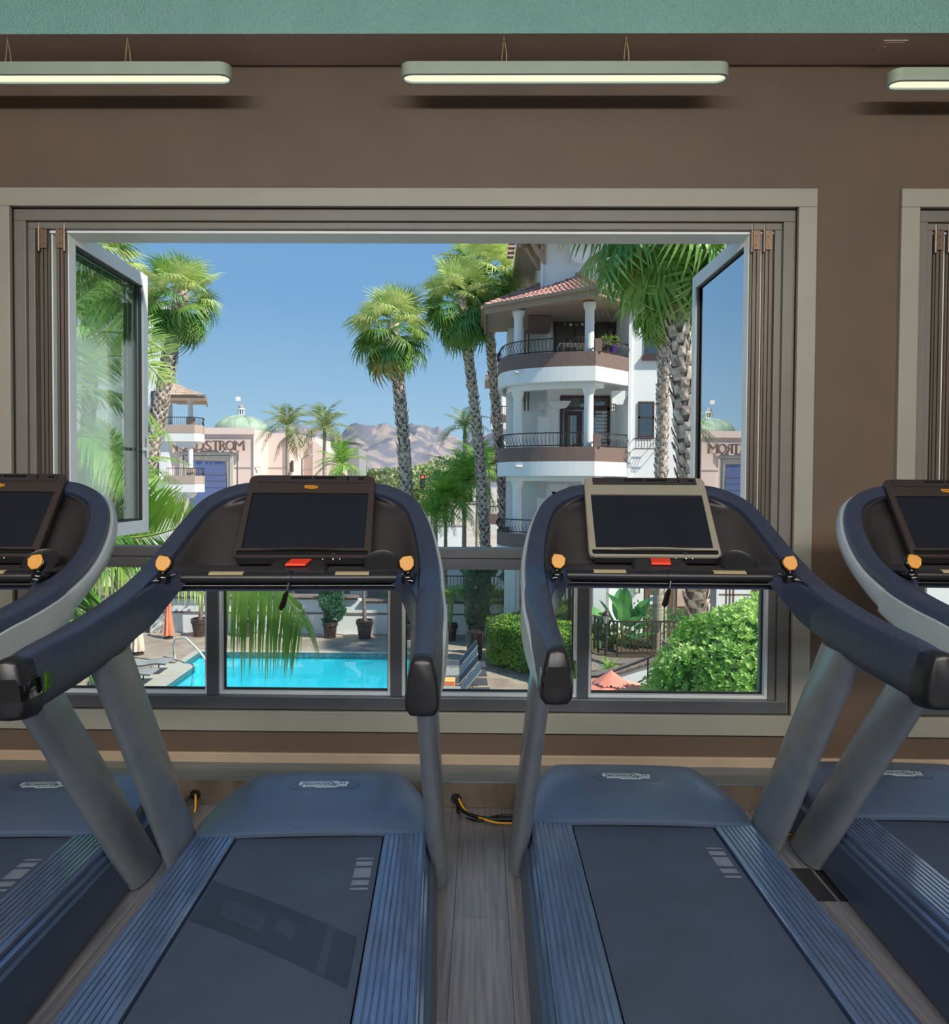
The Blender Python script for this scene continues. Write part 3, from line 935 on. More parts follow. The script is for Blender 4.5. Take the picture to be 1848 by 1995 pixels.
    hb.tube(path, 0.0195, 16, True, 1.25)
    bar = hb.build('handlebar', M['black'], T, smooth=50)
    MB().box((-0.34, -0.355, 1.182), (0.34, -0.325, 1.188)).build('underbar_lip', M['black'], T, bevel=0.003)
    for s in (-1, 1):
        q = MB()
        secs = []
        for x_ in (s * 0.193 - 0.052, s * 0.193 + 0.052):
            sec = []
            for k in range(7):
                a = rad(35 + 95 * k / 6)
                sec.append((x_, -0.3425 - 0.0255 * cos(a) * 1.0, 1.208 + 0.0205 * sin(a)))
            for k in range(6, -1, -1):
                a = rad(35 + 95 * k / 6)
                sec.append((x_, -0.3425 - 0.022 * cos(a), 1.208 + 0.0175 * sin(a)))
            secs.append(sec)
        q.loft(secs, True, True).build('pulse_sensor', M['sensor'], bar, smooth=40, fix=True)
    # strap and clip
    q = MB(); q.tube([(-0.006, -0.343, 1.208), (0.006, -0.343, 1.208)], 0.0225, 16, True, 1.25)
    st = q.build('safety_strap', M['black'], T, smooth=50)
    q = MB(); q.tube([(0.0, -0.366, 1.195), (-0.004, -0.372, 1.172), (-0.008, -0.372, 1.160)], 0.003, 6)
    q.prism([(-0.007, 0.0), (0.006, 0.0), (0.009, -0.045), (0.001, -0.056), (-0.009, -0.046)], (-0.006, -0.376, 1.166), (1, 0, 0.1), (0.28, 0.05, 1), (0, 0.012, 0))
    q.build('safety_clip', M['gloss'], st, fix=True)
    # ---- corner consoles with amber joysticks
    for s in (-1, 1):
        q = MB()
        secs = []
        for (a, b_, zt_, zb_) in ((0.404, -0.60, 1.156, 1.060), (0.397, -0.55, 1.166, 1.056), (0.387, -0.49, 1.184, 1.067), (0.375, -0.44, 1.196, 1.085), (0.355, -0.395, 1.207, 1.124), (0.334, -0.362, 1.216, 1.162), (0.316, -0.350, 1.220, 1.186)):
            ou, ov = 0.425, b_ + (0.02 if b_ < -0.45 else 0.06)
            secs.append([(s * a, b_, zt_ - 0.006), (s * (a + 0.003), b_, zt_), (s * ou, ov, zt_), (s * ou, ov, zb_), (s * (a + 0.004), b_, zb_), (s * a, b_, zb_ + 0.006)])
        q.loft(secs, True, True)
        q.add([(s * 0.316, -0.350, 1.2195), (s * 0.356, -0.392, 1.2075), (s * 0.394, -0.49, 1.1825), (s * 0.41, -0.44, 1.190), (s * 0.41, -0.30, 1.222), (s * 0.316, -0.30, 1.222)], [(0, 1, 2, 3, 4, 5)])
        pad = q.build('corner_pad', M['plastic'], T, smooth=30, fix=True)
        q = MB()
        poly = [(0.345, -0.335), (0.352, -0.385), (0.388, -0.445), (0.394, -0.330)]
        q.prism([(s * a, b_) for a, b_ in poly], (0, 0, 1.262), (1, 0, 0), (0, 1, 0.13), (0, 0, 0.003))
        q.build('speed_panel', M['gloss'], pad, fix=True)
        if s < 0:
            q = MB()
            for (a, b_, w_, h_) in ((0.352, -0.352, 0.012, 0.004), (0.356, -0.362, 0.010, 0.004), (0.376, -0.425, 0.014, 0.005)):
                q.box((s * a - w_ / 2, b_ - h_ / 2, 1.2655 + 0.13 * b_), (s * a + w_ / 2, b_ + h_ / 2, 1.2672 + 0.13 * b_))
        else:
            q = MB()
            for (a, b_, w_, h_) in ((0.352, -0.352, 0.012, 0.004), (0.376, -0.425, 0.014, 0.005)):
                q.box((s * a - w_ / 2, b_ - h_ / 2, 1.2655 + 0.13 * b_), (s * a + w_ / 2, b_ + h_ / 2, 1.2672 + 0.13 * b_))
        q.build('white_icon', M['logo_silver'], pad)
        js = MB()
        js.lathe([(0.001, -0.02), (0.018, -0.02), (0.020, 0.0), (0.014, 0.008), (0.010, 0.012), (0.010, 0.03), (0.001, 0.03)], (s * 0.367, -0.392, 1.218), 14)
        hexa = [(-0.022, 0.010), (-0.014, 0.026), (0.012, 0.022), (0.023, 0.010), (0.019, -0.010), (0.006, -0.023), (-0.012, -0.020), (-0.022, -0.006)]
        hexa = [(s * a * -1, b_) for a, b_ in hexa]
        js.prism([(a * 1.12, b_ * 1.1) for a, b_ in hexa], (s * 0.364, -0.385, 1.252), (1, 0, 0), (0, 0.35, 0.94), (0, -0.016, 0.006))
        jb = js.build('joystick', M['gloss'], T, smooth=30, bevel=0.003, fix=True)
        MB().prism(hexa, (s * 0.364, -0.401, 1.2575), (1, 0, 0), (0, 0.35, 0.94), (0, -0.0075, 0.003)).build('joystick_knob', M['amber'], jb, bevel=0.0025, fix=True)
    # ---- television
    Ox = Vector((0, 0.049, 1.534)); dn = Vector((0, -0.216, -0.282)); H_ = dn.length; dn.normalize(); nn = Vector((0, -dn.z, dn.y)) * -1   # nn faces the runner
    if nn.y > 0: nn = -nn
    Wt = 0.466
    C_ = Ox + dn * (H_ / 2)
    fr = MB()
    of = rrect(Wt, H_, 0.022, 5)
    of = [(x_ * (1 - 0.028 * (y_ / H_ + 0.5)), y_) for x_, y_ in of]          # a little narrower at the top
    ux, uy = Vector((1, 0, 0)), -dn
    scr_w, s_top, s_bot = 0.414, 0.082, 0.316
    def P2(x_, y_, z_=0.0):
        return C_ + ux * x_ + uy * y_ + nn * z_
    yt, yb = H_ / 2 - s_top, H_ / 2 - s_bot
    back = [P2(x_ * 0.97, y_ * 0.97, -0.034) for x_, y_ in of]
    mid = [P2(x_, y_, -0.022) for x_, y_ in of]
    frn = [P2(x_, y_, -0.004) for x_, y_ in of]
    fr2 = [P2(x_ * 0.985, y_ * 0.985, 0.0) for x_, y_ in of]
    hole = rrect(scr_w, yt - yb, 0.003, 5, 0, (yt + yb) / 2)
    h1 = [P2(x_, y_, 0.0) for x_, y_ in hole]
    h2 = [P2(x_, y_, -0.008) for x_, y_ in hole]
    fr.loft([back, mid, frn, fr2, h1, h2], True, False)
    fr.add(back, [tuple(range(len(back)))])
    tv = fr.build('television_frame', tvmat, T, smooth=35, fix=True)
    MB().add([P2(x_, y_, -0.007) for x_, y_ in hole], [tuple(range(len(hole)))]).build('screen', M['screen'], tv, fix=True)
    # button strip along the top
    bs = MB()
    prof = [(H_ / 2 - 0.004, 0.001), (H_ / 2 - 0.004, 0.003), (H_ / 2 - 0.036, 0.003), (H_ / 2 - 0.036, 0.001)]
    bs.loft([[P2(x_, a, b_) for a, b_ in prof] for x_ in (-0.195, -0.1, 0, 0.1, 0.195)], True, True)
    bb = bs.build('button_strip', M['face'], tv, fix=True)
    for (x0, x1, y0, y1) in ((-0.075, -0.003, 0.010, 0.020), (0.007, 0.085, 0.010, 0.020), (0.125, 0.131, 0.010, 0.026), (0.165, 0.185, 0.013, 0.022)):
        bs = MB()
        bs.loft([[P2(x0, H_ / 2 - y0, z_), P2(x1, H_ / 2 - y0, z_), P2(x1, H_ / 2 - y1, z_), P2(x0, H_ / 2 - y1, z_)] for z_ in (0.002, 0.0042)], True, True)
        bs.build('slot_button', M['gloss'], bb, fix=True)
    bs = MB()
    bs.loft([[P2(x_, yb - 0.006 - 0.004 * (1 - (x_ / 0.15) ** 2) * 0, 0.001), P2(x_, yb - 0.006, 0.012 * (1 - (x_ / 0.16) ** 2) + 0.001), P2(x_, yb - 0.011, 0.012 * (1 - (x_ / 0.16) ** 2) + 0.001), P2(x_, yb - 0.012, 0.001)] for x_ in [-0.15 + 0.03 * i for i in range(11)]], True, True)
    bs.build('screen_ledge', tvmat, tv, smooth=40, fix=True)
    bs = MB()
    bs.prism([(0.008 * cos(2 * pi * k / 12) + 0.105, 0.008 * sin(2 * pi * k / 12)) for k in range(12)], P2(0, yb - 0.022, 0.0), ux, uy, nn * 0.003)
    bs.build('power_button', M['face'], tv, fix=True)
    if logo:
        bs = MB()
        pl2 = [(a * 0.25, b_ * 0.25 * 1.25) for a, b_ in plate]
        bs.prism(pl2, P2(0, H_ / 2 - 0.056, 0.0003), ux, uy, nn * 0.0018)
        lg = bs.build('nameplate', M['amber'], tv, fix=True)
        me = text_mesh('TECHNOGYM', 0.0085, 0.0002, 0.1)
        me.materials.clear(); me.materials.append(M['ink'])
        xw = max(v_.co.x for v_ in me.vertices) - min(v_.co.x for v_ in me.vertices)
        o = bpy.data.objects.new('lettering', me); link(o, lg)
        q = P2(0, H_ / 2 - 0.056, 0.0023)
        o.matrix_local = Matrix(((ux.x, uy.x, nn.x, q.x), (ux.y, uy.y, nn.y, q.y), (ux.z, uy.z, nn.z, q.z), (0, 0, 0, 1))) @ Matrix.Diagonal((0.042 / xw, 1, 1, 1))
    # black hood below the television
    q = MB()
    q.loft([[(-0.225, v_, z_), (0.225, v_, z_), (0.215, v_ + 0.05, z_ - 0.008), (-0.215, v_ + 0.05, z_ - 0.008)] for v_, z_ in ((-0.155, 1.262), (-0.165, 1.25))], True, True)
    q.loft([[(-0.222, -0.158, 1.272), (0.222, -0.158, 1.272), (0.215, -0.165, 1.228), (-0.215, -0.165, 1.228)], [(-0.222, -0.09, 1.30), (0.222, -0.09, 1.30), (0.215, -0.09, 1.228), (-0.215, -0.09, 1.228)]], True, True)
    hd = q.build('television_hood', M['hood'], T, bevel=0.004, fix=True)
    q = MB()
    for x_ in (0.070, 0.105, 0.128):
        q.sphere((x_, -0.164, 1.247), 0.004 if x_ != 0.105 else 0.006, 10, 6)
    q.build('headphone_jack', M['chrome'], hd, smooth=60)
    # red stop tab on its pod
    q = MB()
    q.loft([[(-0.095, -0.185, 1.222), (0.095, -0.185, 1.222), (0.075, -0.185, 1.248), (-0.075, -0.185, 1.248)], [(-0.105, -0.29, 1.195), (0.105, -0.29, 1.195), (0.10, -0.29, 1.222), (-0.10, -0.29, 1.222)]], True, True)
    pod = q.build('stop_pod', M['face'], T, bevel=0.004, fix=True)
    q = MB()
    q.loft([[(-0.027, -0.20, 1.247), (0.040, -0.20, 1.247), (0.040, -0.20, 1.253), (-0.027, -0.20, 1.253)], [(-0.036, -0.255, 1.234), (0.030, -0.255, 1.234), (0.030, -0.255, 1.242), (-0.036, -0.255, 1.242)]], True, True)
    q.build('stop_tab', M['red'], pod, bevel=0.002, fix=True)
    # cup holder: dark well with a raised arched back
    q = MB()
    c0 = Vector((0.272, -0.215, 1.235))
    secs = []
    for (r_, dz, dy) in ((0.058, 0.004, 0.0), (0.056, 0.0, 0.0), (0.050, -0.012, -0.01), (0.030, -0.02, -0.02), (0.002, -0.02, -0.02)):
        secs.append([c0 + Vector((r_ * cos(2 * pi * k / 24), 0.80 * r_ * sin(2 * pi * k / 24) + dy, 0.70 * r_ * sin(2 * pi * k / 24) + dz)) for k in range(24)])
    q.loft(secs, True, False)
    q.build('cup_holder', M['black'], T, smooth=60, fix=True)
    return T


def place(T, x, y, deg):
    T.location = (x, y, 0)
    T.rotation_euler = (0, 0, rad(deg))


T2 = build_treadmill(M['tvframe'], True, True, 'treadmill with a dark worn splice across its belt, second from the left')
place(T2, -0.618, 2.4909, 3.54)
T1 = build_treadmill(M['tvframe'], True, False, 'leftmost treadmill, its screen and belt cut off by the left edge of the picture')
place(T1, -1.740, 2.4579, 3.6)
T3 = build_treadmill(M['tvframe_champagne'], False, False, 'treadmill with a champagne coloured screen frame, third from the left')
place(T3, 0.6129, 2.6013, -0.754)
T4 = build_treadmill(M['tvframe'], True, False, 'rightmost treadmill, mostly cut off by the right edge of the picture')
place(T4, 1.783, 2.6619, -1.6)


# ------------------------------------------------------------------ cables on the floor
def cord(name, pts, r, m, label, cat='cord', group=None):
    P = cr_interp(pts, 6)
    o = MB().tube(P, r, 8).build(name, m, None, smooth=60)
    return tag(o, label, cat, group)


g1 = at(888, 1556, 3.178)
cord('power_cord', [g1, g1 + Vector((0.03, -0.05, -0.03)), (g1.x + 0.10, 3.08, 0.012), (g1.x + 0.20, 3.06, 0.010), (g1.x + 0.36, 3.07, 0.010)], 0.008, M['blackcord'], 'thick black cord curving from the raceway hole between the two middle treadmills')
cord('signal_cord', [g1 + Vector((0.006, 0, -0.01)), g1 + Vector((0.02, -0.055, -0.055)), (g1.x + 0.11, 3.055, 0.008), (g1.x + 0.2, 3.10, 0.008), (g1.x + 0.36, 3.10, 0.008)], 0.006, M['blackcord'], 'thinner black cord beside the thick one, out of the same raceway hole')
cord('yellow_cord', [g1 + Vector((0.012, 0, 0.0)), g1 + Vector((0.05, -0.05, -0.035)), (g1.x + 0.14, 3.05, 0.012), (g1.x + 0.22, 3.035, 0.006), (g1.x + 0.36, 3.045, 0.006)], 0.005, M['yellowcord'], 'yellow cord running from the raceway hole between the two middle treadmills')
g2 = at(380, 1548, 3.178)
cord('yellow_cord', [g2, g2 + Vector((0.015, -0.03, -0.005)), g2 + Vector((0.02, -0.06, -0.06)), g2 + Vector((-0.02, -0.09, -0.115))], 0.005, M['yellowcord'], 'yellow cord loop at the raceway hole behind the second treadmill from the left')
cord('power_cord', [g2, g2 + Vector((-0.03, -0.03, -0.01)), g2 + Vector((-0.06, -0.06, -0.10))], 0.007, M['blackcord'], 'black cord leaving the raceway hole behind the second treadmill from the left')
q3 = on_z(1530, 1625, 0.008)
cord('yellow_cord', [(q3.x - 0.12, q3.y + 0.01, 0.006), (q3.x, q3.y, 0.006), (q3.x + 0.25, q3.y + 0.02, 0.006)], 0.005, M['yellowcord'], 'yellow cord lying on the floor between the two right-hand treadmills')
cord('power_cord', [(q3.x - 0.12, q3.y + 0.03, 0.009), (q3.x, q3.y + 0.02, 0.009), (q3.x + 0.25, q3.y + 0.04, 0.009)], 0.008, M['blackcord'], 'black cord lying on the floor between the two right-hand treadmills')
# flush dark strips on the floor between the two treadmills on the right
A_ = on_z(1560, 1693, 0); B_ = on_z(1608, 1693, 0); C_ = on_z(1648, 1757, 0)
t = empty('floor_dark_strips', ((A_.x + C_.x) / 2, (A_.y + C_.y) / 2, 0))
tag(t, 'two dark flush strips on the floor between the two right-hand treadmills', 'floor grille')
wd = B_.x - A_.x
for k in (0, 1):
    xx = -wd + k * (wd + 0.012) - 0.0
    MB().box((xx, -abs(A_.y - C_.y) / 2, 0.0005), (xx + wd, abs(A_.y - C_.y) / 2, 0.003)).build('dark_strip', M['face'], t)

# ------------------------------------------------------------------ outside: materials
G = -4.0
M['deck'] = mat('stamped_concrete', hx(150, 134, 122), 0.6, col2=hx(180, 166, 150), scale=1.6, detail=6, bump=0.3, bscale=14, bdist=0.01)
M['coping'] = mat('pale_coping', hx(188, 184, 174), 0.6, var=0.06, scale=4)
M['plaster'] = mat('pool_plaster', hx(120, 222, 234), 0.7, var=0.05, scale=2)
M['tile'] = mat('teal_mosaic_tile', hx(30, 84, 98), 0.3, col2=hx(96, 138, 142), scale=26, detail=3)
M['tan'] = mat('ground_tan', hx(176, 164, 148), 0.8, col2=hx(196, 186, 168), scale=0.15)
M['soil'] = mat('soil', hx(88, 72, 58), 0.9, var=0.2, scale=8)
M['ret'] = mat('white_garden_wall', hx(236, 239, 240), 0.8, var=0.02, scale=1.5)
M['cap'] = mat('brown_stone_cap', hx(104, 92, 86), 0.7, col2=hx(142, 128, 120), scale=12)
M['bwhite'] = mat('white_apartment_stucco', hx(232, 234, 232), 0.85, var=0.02, scale=1.5, bump=0.15, bscale=30, bdist=0.01)
M['bbrown'] = mat('brown_band_stucco', hx(120, 100, 92), 0.8, var=0.07, scale=10, bump=0.2, bscale=40, bdist=0.01)
M['taupe'] = mat('taupe_band', hx(182, 164, 150), 0.8, var=0.04, scale=6)
M['btrim'] = mat('brown_fascia', hx(160, 136, 114), 0.6, var=0.05, scale=3)
M['bsoff'] = mat('brown_eave_boards', hx(172, 150, 132), 0.7, var=0.06, scale=3)
M['bdark'] = mat('dark_brown_joinery', hx(74, 52, 50), 0.5, var=0.08, scale=6)
M['tileroof'] = mat('clay_roof_tile', hx(150, 104, 96), 0.7, col2=hx(198, 158, 144), scale=5)
M['tileroof2'] = mat('buff_tile', hx(196, 170, 150), 0.7, col2=hx(220, 200, 180), scale=3)  # paler buff tone than the clay tile
M['iron'] = mat('wrought_iron', hx(62, 50, 50), 0.5, 0.3, var=0.05)
M['wglass'] = glassmat('far_window_glass', (0.7, 0.74, 0.76, 1), (0.12, 1.0))
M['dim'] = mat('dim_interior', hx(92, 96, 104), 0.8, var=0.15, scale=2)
M['blind'] = mat('slatted_blind', hx(205, 205, 198), 0.6, var=0.03)
M['pink'] = mat('pink_store_stucco', hx(226, 205, 194), 0.85, var=0.02, scale=0.3)
M['signdark'] = mat('bronze_sign_letters', hx(118, 98, 92), 0.5)
M['blueglass'] = mat('blue_store_glazing', hx(92, 106, 150), 0.15, var=0.05, scale=0.2, spec=0.8)
M['verdigris'] = mat('verdigris_dome', hx(138, 164, 142), 0.6, col2=hx(166, 186, 160), scale=0.6, stretch=(1, 1, 0.2))
M['flag'] = mat('white_flag', hx(235, 232, 225), 0.8)
M['greyroof'] = mat('grey_roof', hx(150, 150, 150), 0.8)
M['mount'] = mat('hazy_chaparral', hx(112, 114, 124), 0.95, col2=hx(158, 146, 140), scale=0.02, detail=10, ramp=(0.46, 0.62))  # distance haze baked into the base colour
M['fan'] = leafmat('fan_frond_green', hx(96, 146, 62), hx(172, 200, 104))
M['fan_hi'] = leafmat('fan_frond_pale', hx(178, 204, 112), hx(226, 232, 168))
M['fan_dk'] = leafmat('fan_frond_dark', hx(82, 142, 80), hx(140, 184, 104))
M['fan_dry'] = leafmat('fan_frond_dry', hx(196, 150, 70), hx(222, 190, 118))
M['fan_brown'] = leafmat('fan_frond_dead', hx(150, 118, 88), hx(188, 158, 124), trans=0.15)
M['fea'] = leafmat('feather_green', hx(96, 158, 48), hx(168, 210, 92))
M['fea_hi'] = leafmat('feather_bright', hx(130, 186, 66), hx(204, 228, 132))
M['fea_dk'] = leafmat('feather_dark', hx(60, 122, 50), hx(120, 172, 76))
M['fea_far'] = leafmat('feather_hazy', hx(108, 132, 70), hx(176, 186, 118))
M['cyp'] = leafmat('cypress_green', hx(58, 112, 84), hx(110, 158, 120), trans=0.25)
M['hedge'] = leafmat('hedge_green', hx(92, 146, 44), hx(172, 208, 86), trans=0.3)
M['bush'] = leafmat('bush_green', hx(120, 180, 74), hx(206, 236, 140), trans=0.35)
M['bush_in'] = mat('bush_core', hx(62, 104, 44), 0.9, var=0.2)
M['banana'] = leafmat('banana_leaf', hx(48, 122, 84), hx(116, 180, 100), trans=0.35)
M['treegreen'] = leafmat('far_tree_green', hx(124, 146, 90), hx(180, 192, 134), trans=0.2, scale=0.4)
M['trunk'] = mat('palm_trunk', hx(100, 86, 76), 0.9, col2=hx(150, 132, 118), scale=14, bump=0.4, bscale=20, bdist=0.02)
M['boot'] = mat('palm_boot', hx(156, 138, 122), 0.9, col2=hx(232, 214, 196), scale=7)
M['smooth_trunk'] = mat('smooth_palm_trunk', hx(150, 138, 124), 0.85, col2=hx(184, 172, 152), scale=3, stretch=(1, 1, 8))
M['greenstem'] = mat('green_crownshaft', hx(120, 150, 80), 0.6, var=0.1)
M['pot'] = mat('dark_glazed_pot', hx(46, 40, 42), 0.25, col2=hx(84, 68, 64), scale=14)
M['orange_cloth'] = mat('orange_canvas', hx(232, 140, 108), 0.8, var=0.06, scale=8)
M['pink_cloth'] = mat('salmon_canvas', hx(232, 142, 122), 0.8, var=0.04, scale=8)
M['pink_hi'] = mat('pale_salmon_canvas', hx(244, 176, 152), 0.8, var=0.04, scale=8)
M['cream_cloth'] = mat('cream_canvas', hx(226, 206, 190), 0.8, var=0.05, scale=8)
M['sling'] = mat('grey_sling_fabric', hx(150, 152, 150), 0.7, var=0.06, scale=20)
M['sling_dk'] = mat('charcoal_sling', hx(74, 78, 88), 0.7, var=0.06, scale=20)
M['towel'] = mat('orange_box', hx(240, 128, 84), 0.7, var=0.04)
M['towel_top'] = mat('amber_box_top', hx(246, 186, 110), 0.7, var=0.04)
M['lampglass'] = mat('frosted_lantern', hx(222, 222, 206), 0.4)
M['wood_door'] = mat('brown_timber', hx(88, 66, 54), 0.6, col2=hx(122, 96, 76), scale=8, stretch=(4, 4, 0.5))
M['asphalt'] = mat('asphalt', hx(150, 146, 142), 0.9, var=0.06, scale=1)
M['tl_red'] = mat('red_signal', hx(255, 90, 80), 0.4, emit=lin((1, 0.22, 0.16)) + (1,), estr=1.6)
M['tl_off'] = mat('dark_signal_lens', hx(60, 70, 50), 0.4)
M['purple'] = mat('purple_pot', hx(90, 50, 150), 0.5)


def watermat():
    m = bpy.data.materials.new('pool_water')
    m.use_nodes = True
    n, l = m.node_tree.nodes, m.node_tree.links
    n.remove(n['Principled BSDF'])
    tp = n.new('ShaderNodeBsdfTransparent'); tp.inputs[0].default_value = (0.50, 0.95, 1.0, 1)
    gl = n.new('ShaderNodeBsdfGlossy'); gl.inputs['Roughness'].default_value = 0.02
    fr = n.new('ShaderNodeFresnel'); fr.inputs[0].default_value = 1.33
    t_ = n.new('ShaderNodeTexCoord')
    nz = n.new('ShaderNodeTexNoise'); nz.inputs['Scale'].default_value = 1.1; nz.inputs['Detail'].default_value = 2
    bp = n.new('ShaderNodeBump'); bp.inputs['Strength'].default_value = 0.12; bp.inputs['Distance'].default_value = 0.05
    l.new(t_.outputs['Object'], nz.inputs['Vector']); l.new(nz.outputs['Fac'], bp.inputs['Height'])
    l.new(bp.outputs[0], gl.inputs['Normal']); l.new(bp.outputs[0], fr.inputs['Normal'])
    mx = n.new('ShaderNodeMixShader')
    l.new(fr.outputs[0], mx.inputs[0]); l.new(tp.outputs[0], mx.inputs[1]); l.new(gl.outputs[0], mx.inputs[2])
    l.new(mx.outputs[0], n['Material Output'].inputs['Surface'])
    return m


M['water'] = watermat()
R = random.Random(11)


def X_(px, Y):
    return at(px, 945, Y).x


def Z_(py, Y, px=939):
    return at(px, py, Y).z


# ------------------------------------------------------------------ ground, pool
def slab(name, poly, z, m, th=0.3):
    return MB().prism(poly, (0, 0, z - th), (1, 0, 0), (0, 1, 0), (0, 0, th)).build(name, m, fix=True)


PXL, PXR, PYN, PYF = -9.4, -1.55, 14.0, on_z(600, 1272, G).y
c0 = on_z(383, 1274, G); c1 = on_z(352, 1296, G); c2 = on_z(380, 1297, G); c3 = on_z(305, 1350, G)
dirv = (c3 - c2)
c4 = c2 + dirv * ((PYN - c2.y) / dirv.y)
pool = [(c0.x, PYF), (c1.x, c1.y), (c2.x, c2.y), (c4.x, PYN), (PXR, PYN), (PXR, PYF)]
gx = MB()
g0 = -700
ground = MB()
ground.add([(-900, 44, G - 0.05), (900, 44, G - 0.05), (900, 1500, G - 0.05), (-900, 1500, G - 0.05)], [(0, 1, 2, 3)])
ground.add([(-60, 3.7, G - 0.02), (-20, 3.7, G - 0.02), (-20, 44, G - 0.02), (-60, 44, G - 0.02)], [(0, 1, 2, 3)])
ground.add([(20, 3.7, G - 0.02), (60, 3.7, G - 0.02), (60, 44, G - 0.02), (20, 44, G - 0.02)], [(0, 1, 2, 3)])
ground.add([(-20, 25.5, G - 0.02), (20, 25.5, G - 0.02), (20, 44, G - 0.02), (-20, 44, G - 0.02)], [(0, 1, 2, 3)])
structure(ground.build('ground', M['tan']))
# the deck is a ring of slabs round the pool
dk = MB()
q = [(-20, 3.7), (20, 3.7), (20, 25.5), (-20, 25.5)]
V = [(x_, y_, G) for x_, y_ in q] + [(x_, y_, G) for x_, y_ in pool]
# outer 0-3, pool 4..9: far-left, ledge-in, ledge corner, near-left, near-right, far-right
dk.add(V, [(0, 1, 8, 7), (1, 2, 9, 8), (2, 3, 4, 9), (3, 5, 4), (3, 6, 5), (3, 0, 7, 6)])
structure(dk.build('pool_deck', M['deck']))
t = empty('swimming_pool', (0, 0, 0))
tag(t, 'turquoise swimming pool with a dark mosaic waterline seen below the window rail', 'pool')
sh = MB()
sh.loft([[(x_, y_, G - 0.20) for x_, y_ in pool], [(x_, y_, G - 1.5) for x_, y_ in pool]], True, False)
sh.add([(x_, y_, G - 1.5) for x_, y_ in pool], [tuple(range(6))])
sh.build('pool_shell', M['plaster'], t)
sh = MB()
sh.loft([[(x_, y_, G + 0.001) for x_, y_ in pool], [(x_, y_, G - 0.20) for x_, y_ in pool]], True, False)
sh.build('waterline_tile', M['tile'], t)
MB().add([(x_, y_, G - 0.13) for x_, y_ in pool], [tuple(range(6))]).build('water', M['water'], t)
cp = MB()
cen = Vector((sum(p_[0] for p_ in pool) / 6, sum(p_[1] for p_ in pool) / 6, 0))
outer = []
n_ = len(pool)
for i in range(n_):
    a, b, c = Vector(pool[i - 1]), Vector(pool[i]), Vector(pool[(i + 1) % n_])
    d1, d2 = (b - a).normalized(), (c - b).normalized()
    nrm = (Vector((d1.y, -d1.x)) + Vector((d2.y, -d2.x)))
    nrm.normalize()
    outer.append(b + nrm * 0.30)
# make sure the offset goes outwards
if (outer[0] - cen.xy).length < (Vector(pool[0]) - cen.xy).length:
    outer = [2 * Vector(pool[i]) - outer[i] for i in range(n_)]
cp.loft([[(p_[0], p_[1], G - 0.01) for p_ in pool], [(p_[0], p_[1], G + 0.02) for p_ in pool], [(p_.x, p_.y, G + 0.02) for p_ in outer], [(p_.x, p_.y, G - 0.01) for p_ in outer]], True, False)
cp.build('pool_coping', M['coping'], t)
# white sun shelf at the left end of the pool
e1 = c3 + (c3 - c2) * 0.6
t2 = MB().prism([(c2.x - 0.02, c2.y), (c1.x - 0.4, c2.y + 0.05), (e1.x - 2.6, e1.y), (e1.x, e1.y)], (0, 0, G - 0.6), (1, 0, 0), (0, 1, 0), (0, 0, 0.66)).build('sun_shelf', M['coping'], fix=True)
tag(t2, 'white raised slab at the pool edge beside the loungers', 'slab')
# chrome hand rail
h0 = on_z(340, 1283, G); h1 = at(339, 1250, h0.y); h2 = at(352, 1243.5, h0.y - 0.2); h3 = at(365, 1246, h0.y - 0.4); h4 = at(398, 1282, h0.y - 1.3); h5 = at(402, 1306, h0.y - 1.5)
o = MB().tube(cr_interp([h0, h1, h2, h3, h4, h5], 6), 0.034, 8).build('pool_handrail', M['lampglass'], smooth=60)
tag(o, 'bent chrome handrail at the steps of the pool', 'handrail')

# ------------------------------------------------------------------ garden wall behind the pool
YW = 25.4
zt1, zt2 = Z_(1163, YW), Z_(1169, YW)
t = empty('garden_wall', (0, YW, G))
tag(t, 'low white garden wall with brown stone caps behind the pool', 'wall')
xa, xm, xb = -16, X_(702, YW), 1.6
MB().box((xa, 0, 0), (xm + 0.01, 0.3, zt1 - G - 0.12)).build('wall_body', M['ret'], t)
MB().box((xm, 0, 0), (xb, 0.3, zt2 - G - 0.12)).build('wall_body', M['ret'], t)
MB().box((xa, -0.03, 0.72), (xb, 0.0, 0.78)).build('string_course', M['cap'], t)
for (a, b, z) in ((xa, xm - 0.08, zt1 - G), (xm + 0.08, xb, zt2 - G)):
    c = MB()
    c.loft([[(x_, -0.10, z - 0.10), (x_, -0.16, z - 0.05), (x_, -0.14, z), (x_, 0.42, z), (x_, 0.42, z - 0.12), (x_, -0.06, z - 0.14)] for x_ in (a, b)], True, True)
    c.build('stone_cap', M['cap'], t, fix=True)
bx = MB(); bx.box((xa, YW + 0.3, G), (1.5, YW + 3.4, Z_(1171, YW + 0.5)))
structure(bx.build('planter_bed', M['soil']))
ZBED = Z_(1171, YW + 0.5)
# round raised planter behind the pilaster
pl = empty('round_planter', (X_(700, YW + 0.9), YW + 0.9, ZBED))
tag(pl, 'round white planter with a brown rim standing on the bed behind the wall', 'planter')
MB().lathe([(0.01, 0), (0.33, 0), (0.33, 0.42), (0.01, 0.42)], n=20).build('planter_body', M['ret'], pl, smooth=40)
MB().lathe([(0.36, 0.42), (0.42, 0.47), (0.42, 0.56), (0.01, 0.56), (0.01, 0.42)], n=20).build('planter_rim', M['cap'], pl, smooth=40)


